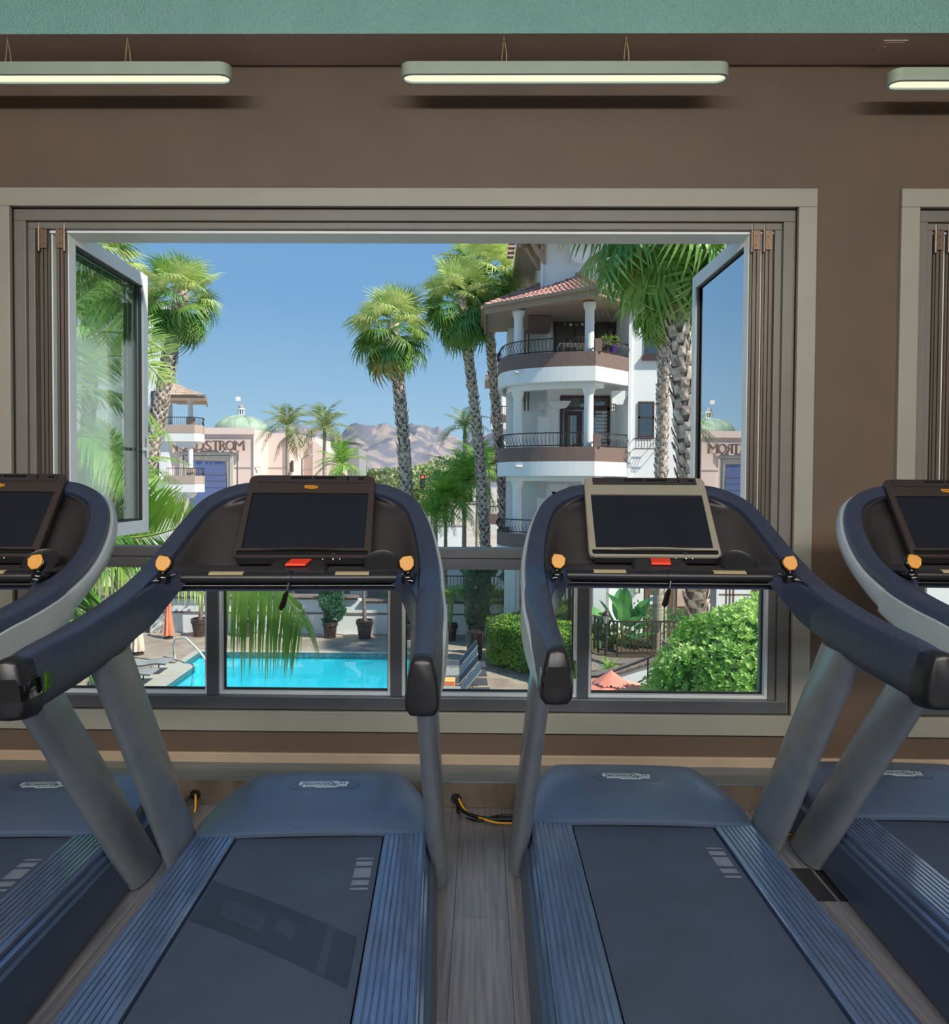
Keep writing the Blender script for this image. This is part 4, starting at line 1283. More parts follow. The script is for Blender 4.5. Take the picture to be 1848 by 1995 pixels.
def railing(name, pts, h, label, step=0.13, parent=None, m=None, r=0.011, zlow=0.10):
    """straight run of iron balusters along a polyline of base points"""
    m = m or M['iron']
    t = empty(name, pts[0], parent=parent)
    if label: tag(t, label, 'railing')
    O = Vector(pts[0])
    tr = MB()
    P = [Vector(p) - O for p in pts]
    for i in range(len(P) - 1):
        a, b = P[i], P[i + 1]
        tr.beam(a + Vector((0, 0, h)), b + Vector((0, 0, h)), 0.045, 0.035)
    tr.build('top_rail', m, t)
    tr = MB()
    for i in range(len(P) - 1):
        tr.beam(P[i] + Vector((0, 0, zlow)), P[i + 1] + Vector((0, 0, zlow)), 0.03, 0.03)
    tr.build('bottom_rail', m, t)
    bar = None
    for i in range(len(P) - 1):
        a, b = P[i], P[i + 1]
        n = max(1, int((b - a).length / step))
        for k in range(n + (1 if i == len(P) - 2 else 0)):
            p = a.lerp(b, k / n)
            post = (k == 0) or (k == n)
            if post:
                o = MB().box((-0.022, -0.022, 0), (0.022, 0.022, h)).build('post', m, t, loc=p)
            else:
                if bar is None:
                    bar = MB().box((-r, -r, zlow), (r, r, h)).mesh('baluster', m)
                link(bpy.data.objects.new('baluster', bar), t).location = p
    return t


ya = 28.8
railing('street_railing', [(X_(852, ya), ya, ZBED - 0.2), (X_(990, ya), ya, ZBED - 0.2)], 0.75, 'dark iron railing behind the garden wall beside the tall cypress', 0.14)
bw = MB().box((X_(850, 33), 33, G), (X_(1000, 33), 33.3, Z_(1098, 33))).build('rear_wall', M['bwhite'])
tag(bw, 'plain white wall behind the iron railing and the cypress', 'wall')


# ------------------------------------------------------------------ foliage builders
def leaf_cloud(pts, size, rng_, up=0.3, lw=0.45):
    """single-quad leaves (diamond shaped) at points with outward directions: pts = [(pos, dir)]"""
    mb = MB()
    for p, d in pts:
        d = Vector(d)
        d = (d + Vector((rng_.uniform(-1, 1), rng_.uniform(-1, 1), rng_.uniform(-1, 1))) * 0.9 + Vector((0, 0, up))).normalized()
        s = d.cross(Vector((rng_.uniform(-1, 1), rng_.uniform(-1, 1), rng_.uniform(-1, 1))))
        if s.length < 0.05: s = d.orthogonal()
        s.normalize()
        L = size * rng_.uniform(0.7, 1.3)
        p = Vector(p)
        mb.add([p, p + d * L * 0.5 + s * L * lw * 0.5, p + d * L, p + d * L * 0.5 - s * L * lw * 0.5], [(0, 1, 2, 3)])
    return mb


def on_ellipsoid(c, r, n, rng_, jitter=0.12, zmin=-1.0):
    out = []
    c = Vector(c)
    while len(out) < n:
        d = Vector((rng_.gauss(0, 1), rng_.gauss(0, 1), rng_.gauss(0, 1))).normalized()
        if d.z < zmin: continue
        k = 1 + rng_.uniform(-jitter, jitter * 0.6) + 0.05 * sin(9 * d.x + 5 * d.z) * sin(8 * d.y + 3)
        out.append((c + Vector((d.x * r[0], d.y * r[1], d.z * r[2])) * k, Vector((d.x / r[0], d.y / r[1], d.z / r[2])).normalized()))
    return out


def stuff(o):
    o['kind'] = 'stuff'
    return o


def fan_mesh(name, Lp, L, droop, nseg, spread, mats, rng_, ragged=0.0):
    """costapalmate leaf: petiole along +x, then a fan of split drooping segments"""
    mb = MB()
    mb.m = 1
    mb.tube([(0, 0, 0), (Lp * 0.5, 0, 0.02), (Lp, 0, 0.0)], [0.022, 0.014, 0.010], 5)
    mb.m = 0
    for k in range(nseg):
        f = -1 + 2 * k / (nseg - 1)
        a = f * spread + rng_.uniform(-0.03, 0.03)
        le = L * (1 - 0.22 * f * f) * rng_.uniform(0.88 - ragged * 0.3, 1.06)
        ca, sa = cos(a), sin(a)
        w = L * 2 * spread / nseg * 0.62
        dr = droop * rng_.uniform(0.8, 1.25)
        pts = []
        for (tt, ww) in ((0.03, 0.15), (0.40, 0.85), (0.68, 0.55), (0.88, 0.28), (1.0, 0.03)):
            # tips hang: the further out, the steeper
            out = le * (tt - 0.30 * dr * max(0, tt - 0.4) ** 1.5)
            z = -dr * le * max(0, tt - 0.32) ** 2 * 1.15 - abs(f) * 0.05 * L * tt + 0.06 * L * tt * (1 if k % 2 else 0.6)
            pts.append((out, z, w * ww * 0.5))
        base = Vector((Lp, 0, 0))
        vs = []
        for (o_, z, hw) in pts:
            c = base + Vector((o_ * ca, o_ * sa, z))
            s = Vector((-sa, ca, 0)) * hw
            vs += [c - s + Vector((0, 0, -hw * 0.5)), c + s]
        mb.add(vs, [(2 * i, 2 * i + 1, 2 * i + 3, 2 * i + 2) for i in range(len(pts) - 1)])
    return mb.mesh(name, mats)


FAN = {}


def fan_meshes(key, mts, stem):
    out = []
    r_ = random.Random(5)
    for i, dr in enumerate((0.5, 0.85, 1.2)):
        out.append(fan_mesh('frond', 0.95, 1.0, dr, 30, rad(118 + 6 * i), [mts, stem], r_, 0.3))
    return out


M['petiole'] = mat('frond_stalk', hx(150, 168, 84), 0.6, var=0.1)
M['petiole_dry'] = mat('dry_frond_stalk', hx(190, 160, 108), 0.7, var=0.1)
for k_, m_, s_ in (('hi', 'fan_hi', 'petiole'), ('mid', 'fan', 'petiole'), ('dk', 'fan_dk', 'petiole'), ('dry', 'fan_dry', 'petiole_dry'), ('dead', 'fan_brown', 'petiole_dry')):
    FAN[k_] = fan_meshes(k_, M[m_], M[s_])


def trunk(parent, path, r0, r1, m, boots=None, rng_=R, bsize=0.16, bdens=1.0, flare=1.25, bf=0.0):
    """tapered trunk along world points (relative to parent location)"""
    P = cr_interp(path, 8)
    n = len(P)
    rr = [(r0 + (r1 - r0) * i / (n - 1)) * (1 + (flare - 1) * max(0, 1 - i / (n * 0.12)) ** 2) * (1 + 0.05 * sin(i * 2.7)) for i in range(n)]
    o = MB().tube(P, rr, 12).build('trunk', m, parent, smooth=60)
    if boots:
        mb = MB()
        tot = sum((P[i + 1] - P[i]).length for i in range(n - 1))
        rows = int(tot / (bsize * 0.52))
        for j in range(rows):
            f = (j + 0.5) / rows
            if f < bf: continue
            x = f * (n - 1); i = min(int(x), n - 2)
            c = P[i].lerp(P[i + 1], x - i); ax = (P[i + 1] - P[i]).normalized()
            rad_ = rr[i] * 0.94
            a0 = ax.orthogonal().normalized(); b0 = ax.cross(a0)
            per = max(5, int(2 * pi * rad_ / (bsize * 0.8) * bdens))
            for k in range(per):
                th = 2 * pi * (k + 0.5 * (j % 2)) / per + rng_.uniform(-0.1, 0.1)
                d = a0 * cos(th) + b0 * sin(th)
                s = ax.cross(d)
                p = c + d * rad_
                h = bsize * rng_.uniform(0.7, 1.15); w = bsize * 0.42 * rng_.uniform(0.7, 1.1); lift = bsize * rng_.uniform(0.16, 0.46)
                q = [p - s * w, p + s * w, p + s * w * 0.55 + ax * h + d * lift, p - s * w * 0.55 + ax * h + d * lift * 0.9, p + ax * h * 0.5 + d * lift * 0.9]
                mb.add(q, [(0, 1, 4), (1, 2, 4), (2, 3, 4), (3, 0, 4)])
        stuff(mb.build('bark_scales', boots, parent))
    return o


def frond_at(parent, me, p, az, el, sc, roll=0.0):
    o = bpy.data.objects.new(me.name.split('.')[0], me)
    o.matrix_local = Matrix.Translation(p) @ Matrix.Rotation(az, 4, 'Z') @ Matrix.Rotation(-el, 4, 'Y') @ Matrix.Rotation(roll, 4, 'X') @ Matrix.Scale(sc, 4)
    link(o, parent)
    return o


def fan_palm(label, base, top, r0, r1, size, n, mix, bend=None, boots=True, group=None, bs=0.25, seed=1, pale=False, lo=-70, skirt=0, trunk_m=None, bf=0.0):
    rr = random.Random(seed)
    base, top = Vector(base), Vector(top)
    t = empty('fan_palm', base)
    tag(t, label, 'palm tree', group)
    rel = top - base
    mid = rel * 0.5 + (Vector(bend) if bend else Vector((0, 0, 0)))
    trunk(t, [Vector((0, 0, -0.3)), mid, rel], r0, r1, trunk_m or M['trunk'], M['boot'] if boots else None, rr, bs, bf=bf)
    for i in range(n):
        f = (i + 0.5) / n
        az = i * 2.39996 + rr.uniform(-0.25, 0.25)
        el = rad(82 - (82 - lo) * f ** 0.85 + rr.uniform(-8, 8))
        # lit top and shaded lower crown put into frond colours, dry ones last
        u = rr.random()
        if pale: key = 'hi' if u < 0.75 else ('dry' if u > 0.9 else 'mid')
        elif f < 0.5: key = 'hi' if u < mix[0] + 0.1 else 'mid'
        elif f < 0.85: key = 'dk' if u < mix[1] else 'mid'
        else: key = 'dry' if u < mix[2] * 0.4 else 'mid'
        me = FAN[key][0 if f < 0.3 else (1 if f < 0.65 else 2)]
        frond_at(t, me, rel + Vector((0, 0, 0.05 - 0.35 * f)), az, el, size * rr.uniform(0.85, 1.12), rr.uniform(-0.5, 0.5))
    for i in range(skirt):
        frond_at(t, FAN['dead'][2], rel + Vector((0, 0, -0.35 - 0.3 * rr.random())), i * 2.4, rad(-74 + rr.uniform(-8, 6)), size * 0.75)
    return t


def feather_mesh(name, path, Lmax, nl, mats, rng_, droop=0.5, fwd=0.9, wid=0.035, vang=0.35, side=None, stemr=0.014, base_clear=0.1, vert=False):
    """pinnate leaf along a path; droop pulls the leaflet tips down"""
    P = cr_interp(path, 6)
    n = len(P)
    mb = MB(); mb.m = 1
    mb.tube(P, [stemr * (1 - 0.75 * i / (n - 1)) for i in range(n)], 5)
    mb.m = 0
    for j in range(nl):
        f = base_clear + (1 - base_clear) * (j + 0.5) / nl
        x = f * (n - 1); i = min(int(x), n - 2)
        c = P[i].lerp(P[i + 1], x - i); tg = (P[i + 1] - P[i]).normalized()
        s0 = tg.cross(Vector((0, 0, 1)))
        if s0.length < 0.1: s0 = Vector((0, 1, 0))
        s0.normalize()
        if vert:
            s0 = (Vector((0, 0, 1)) - tg * tg.z).normalized()
        upv = s0.cross(tg)
        le0 = Lmax * (0.35 + 0.65 * sin(pi * min(1, (f * 0.82 + 0.16)))) * (1 - 0.35 * f * f)
        for sg in (-1, 1):
            if side and sg != side and rng_.random() < 0.5: continue
            le = le0 * rng_.uniform(0.85, 1.1) * (0.55 if vert and sg < 0 else 1.0)
            d = (s0 * sg + tg * fwd * rng_.uniform(0.8, 1.2) + upv * (vang + rng_.uniform(-0.2, 0.2))).normalized()
            w = d.cross(upv).normalized() * (wid * le)
            vs = []
            for tt, ww in ((0, 0.35), (0.35, 1.0), (0.7, 0.7), (1.0, 0.04)):
                p = c + d * (le * tt * (1 - 0.25 * droop * tt)) + Vector((0, 0, -droop * le * tt * tt))
                vs += [p - w * ww, p + w * ww]
            mb.add(vs, [(2 * q_, 2 * q_ + 1, 2 * q_ + 3, 2 * q_ + 2) for q_ in range(3)])
    return mb.mesh(name, mats)


def feather_palm(label, base, top, r, L, n, key, seed, group=None, trunk_m=None, shaft=0.5, lo=-25, leaf=0.42, dry=0, boots=False, droop=0.5, name='feather_palm', cat='palm tree', nl=34, bend=None):
    rr = random.Random(seed)
    base, top = Vector(base), Vector(top)
    t = empty(name, base)
    tag(t, label, cat, group)
    rel = top - base
    trunk(t, [Vector((0, 0, -0.2)), rel * 0.5 + (Vector(bend) if bend else Vector((0, 0, 0))), rel], r, r * 0.75, trunk_m or M['smooth_trunk'], M['boot'] if boots else None, rr)
    if shaft:
        MB().tube([rel - Vector((0, 0, shaft * 0.3)), rel + Vector((0, 0, shaft))], [r * 0.95, r * 0.5], 10).build('crownshaft', M['greenstem'], t, smooth=60)
        rel = rel + Vector((0, 0, shaft * 0.8))
    meshes = []
    for q_ in range(3):
        c = 0.22 + 0.16 * q_
        path = [(0, 0, 0), (L * 0.35, 0, L * 0.10), (L * 0.7, 0, L * (0.14 - c * 0.45)), (L * 0.97, 0, L * (0.08 - c))]
        meshes.append(feather_mesh('frond', path, L * leaf, nl, [M[key], M['petiole']], rr, droop))
    for i in range(n):
        f = (i + 0.5) / n
        frond_at(t, meshes[0 if f < 0.35 else (1 if f < 0.7 else 2)], rel, i * 2.39996 + rr.uniform(-0.3, 0.3), rad(72 - (72 - lo) * f + rr.uniform(-8, 8)), rr.uniform(0.85, 1.1))
    if dry:
        me = feather_mesh('dry_frond', [(0, 0, 0), (L * 0.4, 0, -L * 0.12), (L * 0.8, 0, -L * 0.5)], L * leaf * 0.8, nl, [M['fan_brown'], M['petiole_dry']], rr, 0.9)
        for i in range(dry):
            frond_at(t, me, rel - Vector((0, 0, shaft)), 1.1 + i * 2.2, rad(-30), 0.9)
    return t


# ------------------------------------------------------------------ tall fan palms 
YC = 26.6
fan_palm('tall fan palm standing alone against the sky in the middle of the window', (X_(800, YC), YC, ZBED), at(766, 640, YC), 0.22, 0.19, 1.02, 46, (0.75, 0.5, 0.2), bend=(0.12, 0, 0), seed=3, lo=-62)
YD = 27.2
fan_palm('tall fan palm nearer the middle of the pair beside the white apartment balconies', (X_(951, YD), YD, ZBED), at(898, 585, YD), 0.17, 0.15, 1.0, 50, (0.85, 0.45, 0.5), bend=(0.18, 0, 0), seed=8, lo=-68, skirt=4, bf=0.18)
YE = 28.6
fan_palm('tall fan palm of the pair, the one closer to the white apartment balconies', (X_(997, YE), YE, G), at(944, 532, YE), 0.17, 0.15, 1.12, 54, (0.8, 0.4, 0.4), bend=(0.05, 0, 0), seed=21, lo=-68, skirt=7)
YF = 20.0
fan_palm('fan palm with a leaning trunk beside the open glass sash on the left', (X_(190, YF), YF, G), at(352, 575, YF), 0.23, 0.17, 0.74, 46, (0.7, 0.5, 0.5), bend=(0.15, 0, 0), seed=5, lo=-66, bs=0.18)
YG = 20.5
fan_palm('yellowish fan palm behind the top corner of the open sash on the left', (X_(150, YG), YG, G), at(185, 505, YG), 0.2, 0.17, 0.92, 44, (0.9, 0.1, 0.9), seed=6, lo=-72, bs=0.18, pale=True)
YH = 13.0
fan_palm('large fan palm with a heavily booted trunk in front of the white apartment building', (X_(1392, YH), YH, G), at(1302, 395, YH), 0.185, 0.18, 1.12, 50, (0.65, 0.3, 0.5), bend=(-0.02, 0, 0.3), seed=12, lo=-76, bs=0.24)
YI = 18.7
fan_palm('slim fan palm with yellow drooping fronds in front of the white apartment building', (X_(1283, YI), YI, -3.1), at(1296, 560, YI), 0.145, 0.14, 0.80, 44, (0.6, 0.2, 0.95), seed=14, lo=-80, bs=0.18, bf=0.22, trunk_m=M['smooth_trunk'])

# ------------------------------------------------------------------ near feather palm at the left
YN = 6.6
nb = Vector((X_(40, YN), YN, G))
t = empty('feather_palm', nb)
tag(t, 'large feather palm close outside the window on the left, its fronds crossing the glass', 'palm tree')
topn = at(20, 980, YN) - nb
trunk(t, [Vector((0, 0, -0.1)), topn * 0.5, topn], 0.2, 0.16, M['trunk'], M['boot'], R, 0.16)
rr = random.Random(77)
near = [  # pixel paths with depths
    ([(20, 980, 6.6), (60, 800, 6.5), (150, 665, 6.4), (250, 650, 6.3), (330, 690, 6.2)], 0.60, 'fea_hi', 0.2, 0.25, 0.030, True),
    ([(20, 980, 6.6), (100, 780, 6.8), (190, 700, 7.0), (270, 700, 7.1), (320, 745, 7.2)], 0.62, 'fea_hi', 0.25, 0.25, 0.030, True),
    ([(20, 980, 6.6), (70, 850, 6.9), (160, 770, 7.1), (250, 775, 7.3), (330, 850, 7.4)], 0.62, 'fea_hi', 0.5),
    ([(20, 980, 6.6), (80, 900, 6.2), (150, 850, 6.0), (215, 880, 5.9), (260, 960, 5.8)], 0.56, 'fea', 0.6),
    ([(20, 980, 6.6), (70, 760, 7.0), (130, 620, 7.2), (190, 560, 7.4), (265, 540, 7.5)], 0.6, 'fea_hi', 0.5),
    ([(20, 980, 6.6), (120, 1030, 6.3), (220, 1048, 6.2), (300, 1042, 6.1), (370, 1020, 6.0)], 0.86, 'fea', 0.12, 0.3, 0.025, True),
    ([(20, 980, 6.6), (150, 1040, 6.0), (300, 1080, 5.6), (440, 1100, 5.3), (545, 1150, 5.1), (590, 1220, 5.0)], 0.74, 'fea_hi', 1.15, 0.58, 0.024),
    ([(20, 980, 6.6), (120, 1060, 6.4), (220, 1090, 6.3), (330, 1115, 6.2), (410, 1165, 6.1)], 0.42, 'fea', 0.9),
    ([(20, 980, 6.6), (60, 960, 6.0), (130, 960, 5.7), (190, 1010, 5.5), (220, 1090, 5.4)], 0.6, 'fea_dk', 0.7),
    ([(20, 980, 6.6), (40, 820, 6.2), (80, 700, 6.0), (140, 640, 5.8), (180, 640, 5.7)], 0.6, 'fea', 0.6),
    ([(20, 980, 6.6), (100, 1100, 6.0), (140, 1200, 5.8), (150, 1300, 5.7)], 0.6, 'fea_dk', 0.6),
    ([(20, 980, 6.6), (90, 930, 7.2), (160, 900, 7.6), (225, 905, 8.0), (280, 935, 8.2)], 0.7, 'fea', 0.25, 0.25, 0.034, True),
]
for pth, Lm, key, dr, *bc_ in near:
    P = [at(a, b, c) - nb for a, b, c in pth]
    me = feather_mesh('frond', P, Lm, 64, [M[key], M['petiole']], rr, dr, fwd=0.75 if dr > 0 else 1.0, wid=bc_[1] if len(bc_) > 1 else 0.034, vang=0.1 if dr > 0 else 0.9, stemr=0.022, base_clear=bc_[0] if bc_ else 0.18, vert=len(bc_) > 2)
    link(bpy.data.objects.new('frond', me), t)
feather_palm('feather palm with pale drying fronds between the near palm and the white tower', (X_(120, 13), 13, G), at(225, 935, 13), 0.13, 1.35, 22, 'fea', 31, dry=2, lo=-45, leaf=0.4, shaft=0)

# king palms and others beyond the garden wall
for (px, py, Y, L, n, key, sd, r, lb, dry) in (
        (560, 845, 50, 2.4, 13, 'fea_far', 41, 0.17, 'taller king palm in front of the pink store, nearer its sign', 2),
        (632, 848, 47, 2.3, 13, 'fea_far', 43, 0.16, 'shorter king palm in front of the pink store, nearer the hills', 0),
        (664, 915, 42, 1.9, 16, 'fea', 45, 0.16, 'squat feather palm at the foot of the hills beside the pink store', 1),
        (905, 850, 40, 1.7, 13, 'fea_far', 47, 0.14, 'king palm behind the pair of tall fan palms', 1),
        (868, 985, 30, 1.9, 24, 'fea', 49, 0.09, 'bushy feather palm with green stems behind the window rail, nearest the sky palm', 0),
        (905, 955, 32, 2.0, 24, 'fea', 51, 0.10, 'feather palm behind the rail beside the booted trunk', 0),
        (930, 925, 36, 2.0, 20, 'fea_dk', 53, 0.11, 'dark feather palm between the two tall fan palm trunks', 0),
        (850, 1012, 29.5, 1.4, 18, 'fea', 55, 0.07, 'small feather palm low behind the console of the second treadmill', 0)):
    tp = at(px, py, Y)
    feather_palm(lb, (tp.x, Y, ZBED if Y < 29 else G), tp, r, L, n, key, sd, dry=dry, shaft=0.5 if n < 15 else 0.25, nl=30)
for (px, pw, Y, h) in ((925, 16, 28.2, 1.7), (917, 12, 28.4, 1.4)):
    pass


# ------------------------------------------------------------------ banana-leaved plants
def paddle_mesh(L, w, arch, mats, rr):
    mb = MB(); mb.m = 1
    mb.tube([(0, 0, 0), (L * 0.25, 0, 0.02), (L * 0.5, 0, 0.02)], [0.02, 0.016, 0.012], 5)
    mb.m = 0
    n = 7
    rows = []
    for i in range(n + 1):
        f = i / n
        x = L * (0.42 + 0.58 * f)
        hw = w * sin(pi * min(0.97, 0.12 + 0.86 * f)) ** 0.7 * 0.5
        z = -arch * L * f * f
        rows.append([(x, -hw, z + hw * 0.35), (x, 0, z), (x, hw, z + hw * 0.35)])
    mb.grid(rows)
    return mb.mesh('leaf', mats)


def paddle_plant(label, base, h, leaves, seed, name='bird_of_paradise'):
    rr = random.Random(seed)
    t = empty(name, base)
    tag(t, label, 'plant')
    MB().tube([(0, 0, -0.05), (0, 0, h * 0.22)], [0.09, 0.06], 8).build('stem', M['greenstem'], t, smooth=60)
    ms = [paddle_mesh(h, h * 0.26, a, [M['banana'], M['petiole']], rr) for a in (0.05, 0.18, 0.35)]
    for i, (az, el, sc) in enumerate(leaves):
        frond_at(t, ms[i % 3], Vector((0, 0, h * 0.12)), rad(az), rad(el), sc, rr.uniform(-0.8, 0.8))
    return t



# ------------------------------------------------------------------ white apartment building on the right
AB = Vector((3.0, 23.0, G))
bld = empty('apartment_building', AB)
tag(bld, 'white apartment building with curved brown-banded balconies and round columns', 'building')


def bpart(name, m, mb, parent=None, smooth=None, bevel=0):
    """mesh given in world coordinates, parented to the building (or one of its parts, all at the same origin)"""
    mb.v = [(a - AB.x, b - AB.y, c - AB.z) for a, b, c in mb.v]
    o = mb.build(name, m, None, smooth=smooth, bevel=bevel, fix=True)
    o.parent = parent or bld
    return o


XWL = X_(1222, 23.0)                       # left edge of the wall that faces the gym
mb = MB().box((XWL, 23.0, G), (26, 29, 8.3)); bpart('front_wall', M['bwhite'], mb)
mb = MB().box((2.05, 24.3, 7.6), (26, 29.5, 10.05)); bpart('upper_wall', M['bwhite'], mb)
mb = MB().box((2.35, 25.2, G), (XWL, 28.5, 7.6)); bpart('recess_wall', M['bwhite'], mb)
mb = MB().box((0.95, 26.2, G), (2.35, 28.5, 7.6)); bpart('recess_wall', M['bwhite'], mb)
mb = MB().box((X_(1222, 22.9), 22.93, G), (X_(1228, 22.9), 23.0, 8.3)); bpart('downpipe', M['bwhite'], mb)
mb = MB().box((1.98, 24.2, 7.7), (2.06, 24.28, 10.0)); bpart('downpipe', M['bwhite'], mb)
# upper eave with boards and brackets
mb = MB().box((1.30, 23.25, 9.98), (6.2, 30, 10.10)); ev = bpart('upper_eave', M['bsoff'], mb)
mb = MB().box((1.18, 23.15, 9.96), (1.30, 30, 10.22)); mb.box((1.18, 23.13, 9.96), (6.2, 23.25, 10.22)); bpart('fascia', M['btrim'], mb, ev)
for k in range(7):
    mb = MB(); y_ = 23.4 + k * 0.5
    mb.lathe([(0.13, -0.35), (0.13, 0.35)], n=8)
    mb.v = [(1.02 + b * 0.6, y_ + a, 10.16 - 0.06 + c * 0.0 + b * 0) if False else (1.0 + c * 0.35, y_ + a * 1.0, 10.12 + max(b, -0.02)) for a, b, c in mb.v]
    bpart('rake_tile', M['tileroof'], mb, ev)
for (x_, y_) in ((2.12, 24.25), (2.0, 24.9)):
    mb = MB().beam((x_ - 0.05, y_, 9.2), (x_ - 0.05, y_ + 0.02, 9.98), 0.14, 0.16); mb.beam((x_ - 0.05, y_, 9.3), (x_ - 0.55, y_ - 0.45, 9.92), 0.12, 0.14); mb.beam((x_, y_, 9.88), (x_ - 0.75, y_ - 0.55, 9.88), 0.13, 0.14)
    bpart('eave_bracket', M['bsoff'], mb, ev)
# satellite dish half hidden by fronds
mb = MB()
cdish = at(1130, 490, 23.9)
mb.loft([[cdish + Vector((r_ * cos(2 * pi * k / 20), -0.25 * (0.30 - r_), r_ * 1.1 * sin(2 * pi * k / 20))) for k in range(20)] for r_ in (0.36, 0.34, 0.2, 0.02)], True, False)
mb.beam(cdish, cdish + Vector((0.1, 0.5, -0.1)), 0.05, 0.05)
bpart('satellite_dish', M['bwhite'], mb, None, 50)

PLAN = [(0.95, 26.4), (0.62, 25.4), (0.52, 24.4), (0.58, 23.5), (0.80, 22.95), (1.25, 22.5), (1.90, 22.18), (2.70, 21.95), (3.52, 21.82)]
PLANR = [(3.52, 21.82), (4.0, 22.24), (4.45, 22.64), (4.90, 23.06)]
CURVE = [(v_.x, v_.y) for v_ in cr_interp([(a, b, 0) for a, b in PLAN], 4)]


def off(poly, d):
    out = []
    n = len(poly)
    for i in range(n):
        a, b = Vector(poly[max(i - 1, 0)]), Vector(poly[min(i + 1, n - 1)])
        t = (b - a).normalized()
        out.append((poly[i][0] - t.y * d, poly[i][1] + t.x * d))   # left of travel = inwards
    return out


def band(poly, z0, z1, th):
    inn = off(poly, th)
    secs = []
    for p_, q_ in zip(poly, inn):
        secs.append([(p_[0], p_[1], z0), (p_[0], p_[1], z1), (q_[0], q_[1], z1), (q_[0], q_[1], z0)])
    return MB().loft(secs, True, True)


def floor_slab(z0, z1, inset=0.1):
    poly = off(CURVE, inset) + [(PLANR[-1][0], PLANR[-1][1] + 0.2), (PLANR[-1][0], 25.3), (2.3, 26.3), (0.95, 26.4)]
    return MB().prism(poly, (0, 0, z0), (1, 0, 0), (0, 1, 0), (0, 0, z1 - z0))


BEL = [(0.0, 0.05), (0.02, 0.12), (0.085, 0.2), (0.10, 0.27), (0.05, 0.36), (0.0, 0.42), (0.0, 0.46)]
bal_mesh = MB().tube(cr_interp([(0, -b, c) for b, c in BEL], 2), 0.010, 5).mesh('baluster', M['iron'])


def balcony(zt, rail=True, zw=0.46, zl=0.92):
    full = CURVE + PLANR[1:]
    mb = band(full, zt - zw, zt, 0.14); b_ = bpart('balcony', M['bbrown'], mb)
    mb = band(full, zt - zl, zt - zw, 0.16); bpart('balcony_fascia', M['bwhite'], mb, b_)
    mb = floor_slab(zt - zl - 0.0 + 0.18, zt - 0.62, 0.16); bpart('balcony_floor', M['bwhite'], mb, b_)
    inner = off(CURVE, 0.30)
    mb = band(inner + [(PLANR[1][0] - 0.1, PLANR[1][1] + 0.2)], zt - zl - 0.16, zt - zl + 0.2, 0.35); bpart('balcony_beam', M['bwhite'], mb, b_)
    # pier at the corner
    mb = MB().box((PLANR[0][0] - 0.02, PLANR[0][1] + 0.05, zt), (PLANR[0][0] + 0.20, PLANR[0][1] + 0.27, zt + 0.40)); bpart('corner_pier', M['bbrown'], mb, b_)
    # iron railing following the curve
    for seg, nm in ((off(CURVE[6:-2], 0.07), 'railing'), (off([(3.75, 22.02)] + PLANR[1:], 0.07), 'railing')):
        pts = [Vector((p_[0], p_[1], zt)) for p_ in seg]
        mb = MB()
        for z_ in (0.05, 0.45):
            mb.tube([p + Vector((0, 0, z_)) for p in pts], 0.018, 6)
        rl = bpart(nm, M['iron'], mb, b_, 60)
        acc, nxt = 0.0, 0.0
        cnt = 0
        for i in range(len(pts) - 1):
            a, b = pts[i], pts[i + 1]
            L = (b - a).length
            while nxt <= acc + L:
                p = a.lerp(b, (nxt - acc) / L)
                tdir = (b - a).normalized()
                o = bpy.data.objects.new('baluster', bal_mesh)
                COL.objects.link(o)
                # local -y points outwards
                outv = Vector((tdir.y, -tdir.x, 0))
                o.matrix_local = Matrix.Translation(p - AB) @ Matrix.Rotation(atan2(-outv.x, outv.y) + pi, 4, 'Z')
                o.parent = rl
                nxt += 0.125
                cnt += 1
            acc += L
    return b_


b_hi = balcony(5.73)
b_mid = balcony(2.74)
b_low = balcony(-0.06)


def column(x_, y_, z0, z1, r=0.155):
    h = z1 - z0
    mb = MB().lathe([(r * 1.35, 0), (r * 1.35, 0.08), (r * 1.12, 0.13), (r, 0.2), (r * 0.96, h - 0.26), (r * 1.0, h - 0.22), (r * 1.22, h - 0.16), (r * 1.22, h - 0.09), (r * 1.35, h - 0.07), (r * 1.35, h)], (x_, y_, z0), 20)
    bpart('column', M['bwhite'], mb, None, 40)


XC1, YC1 = 3.40, 22.35
XC2, YC2 = 1.18, 23.45
for z0, z1 in ((5.1, 7.36), (2.1, 4.66), (-0.7, 1.67)):
    column(XC1, YC1, z0, z1)
    column(XC2, YC2, z0, z1)
mb = MB().box((X_(984, 22.9), 22.9, G), (X_(1004, 22.9), 23.4, -1.0)); mb.box((X_(1004, 22.9), 22.95, G), (X_(1013, 22.9), 23.4, -1.0)); bpart('ground_pier', M['bwhite'], mb)
mb = MB().box((3.2, 22.2, G), (3.62, 22.6, -0.9)); bpart('ground_pier', M['bwhite'], mb)
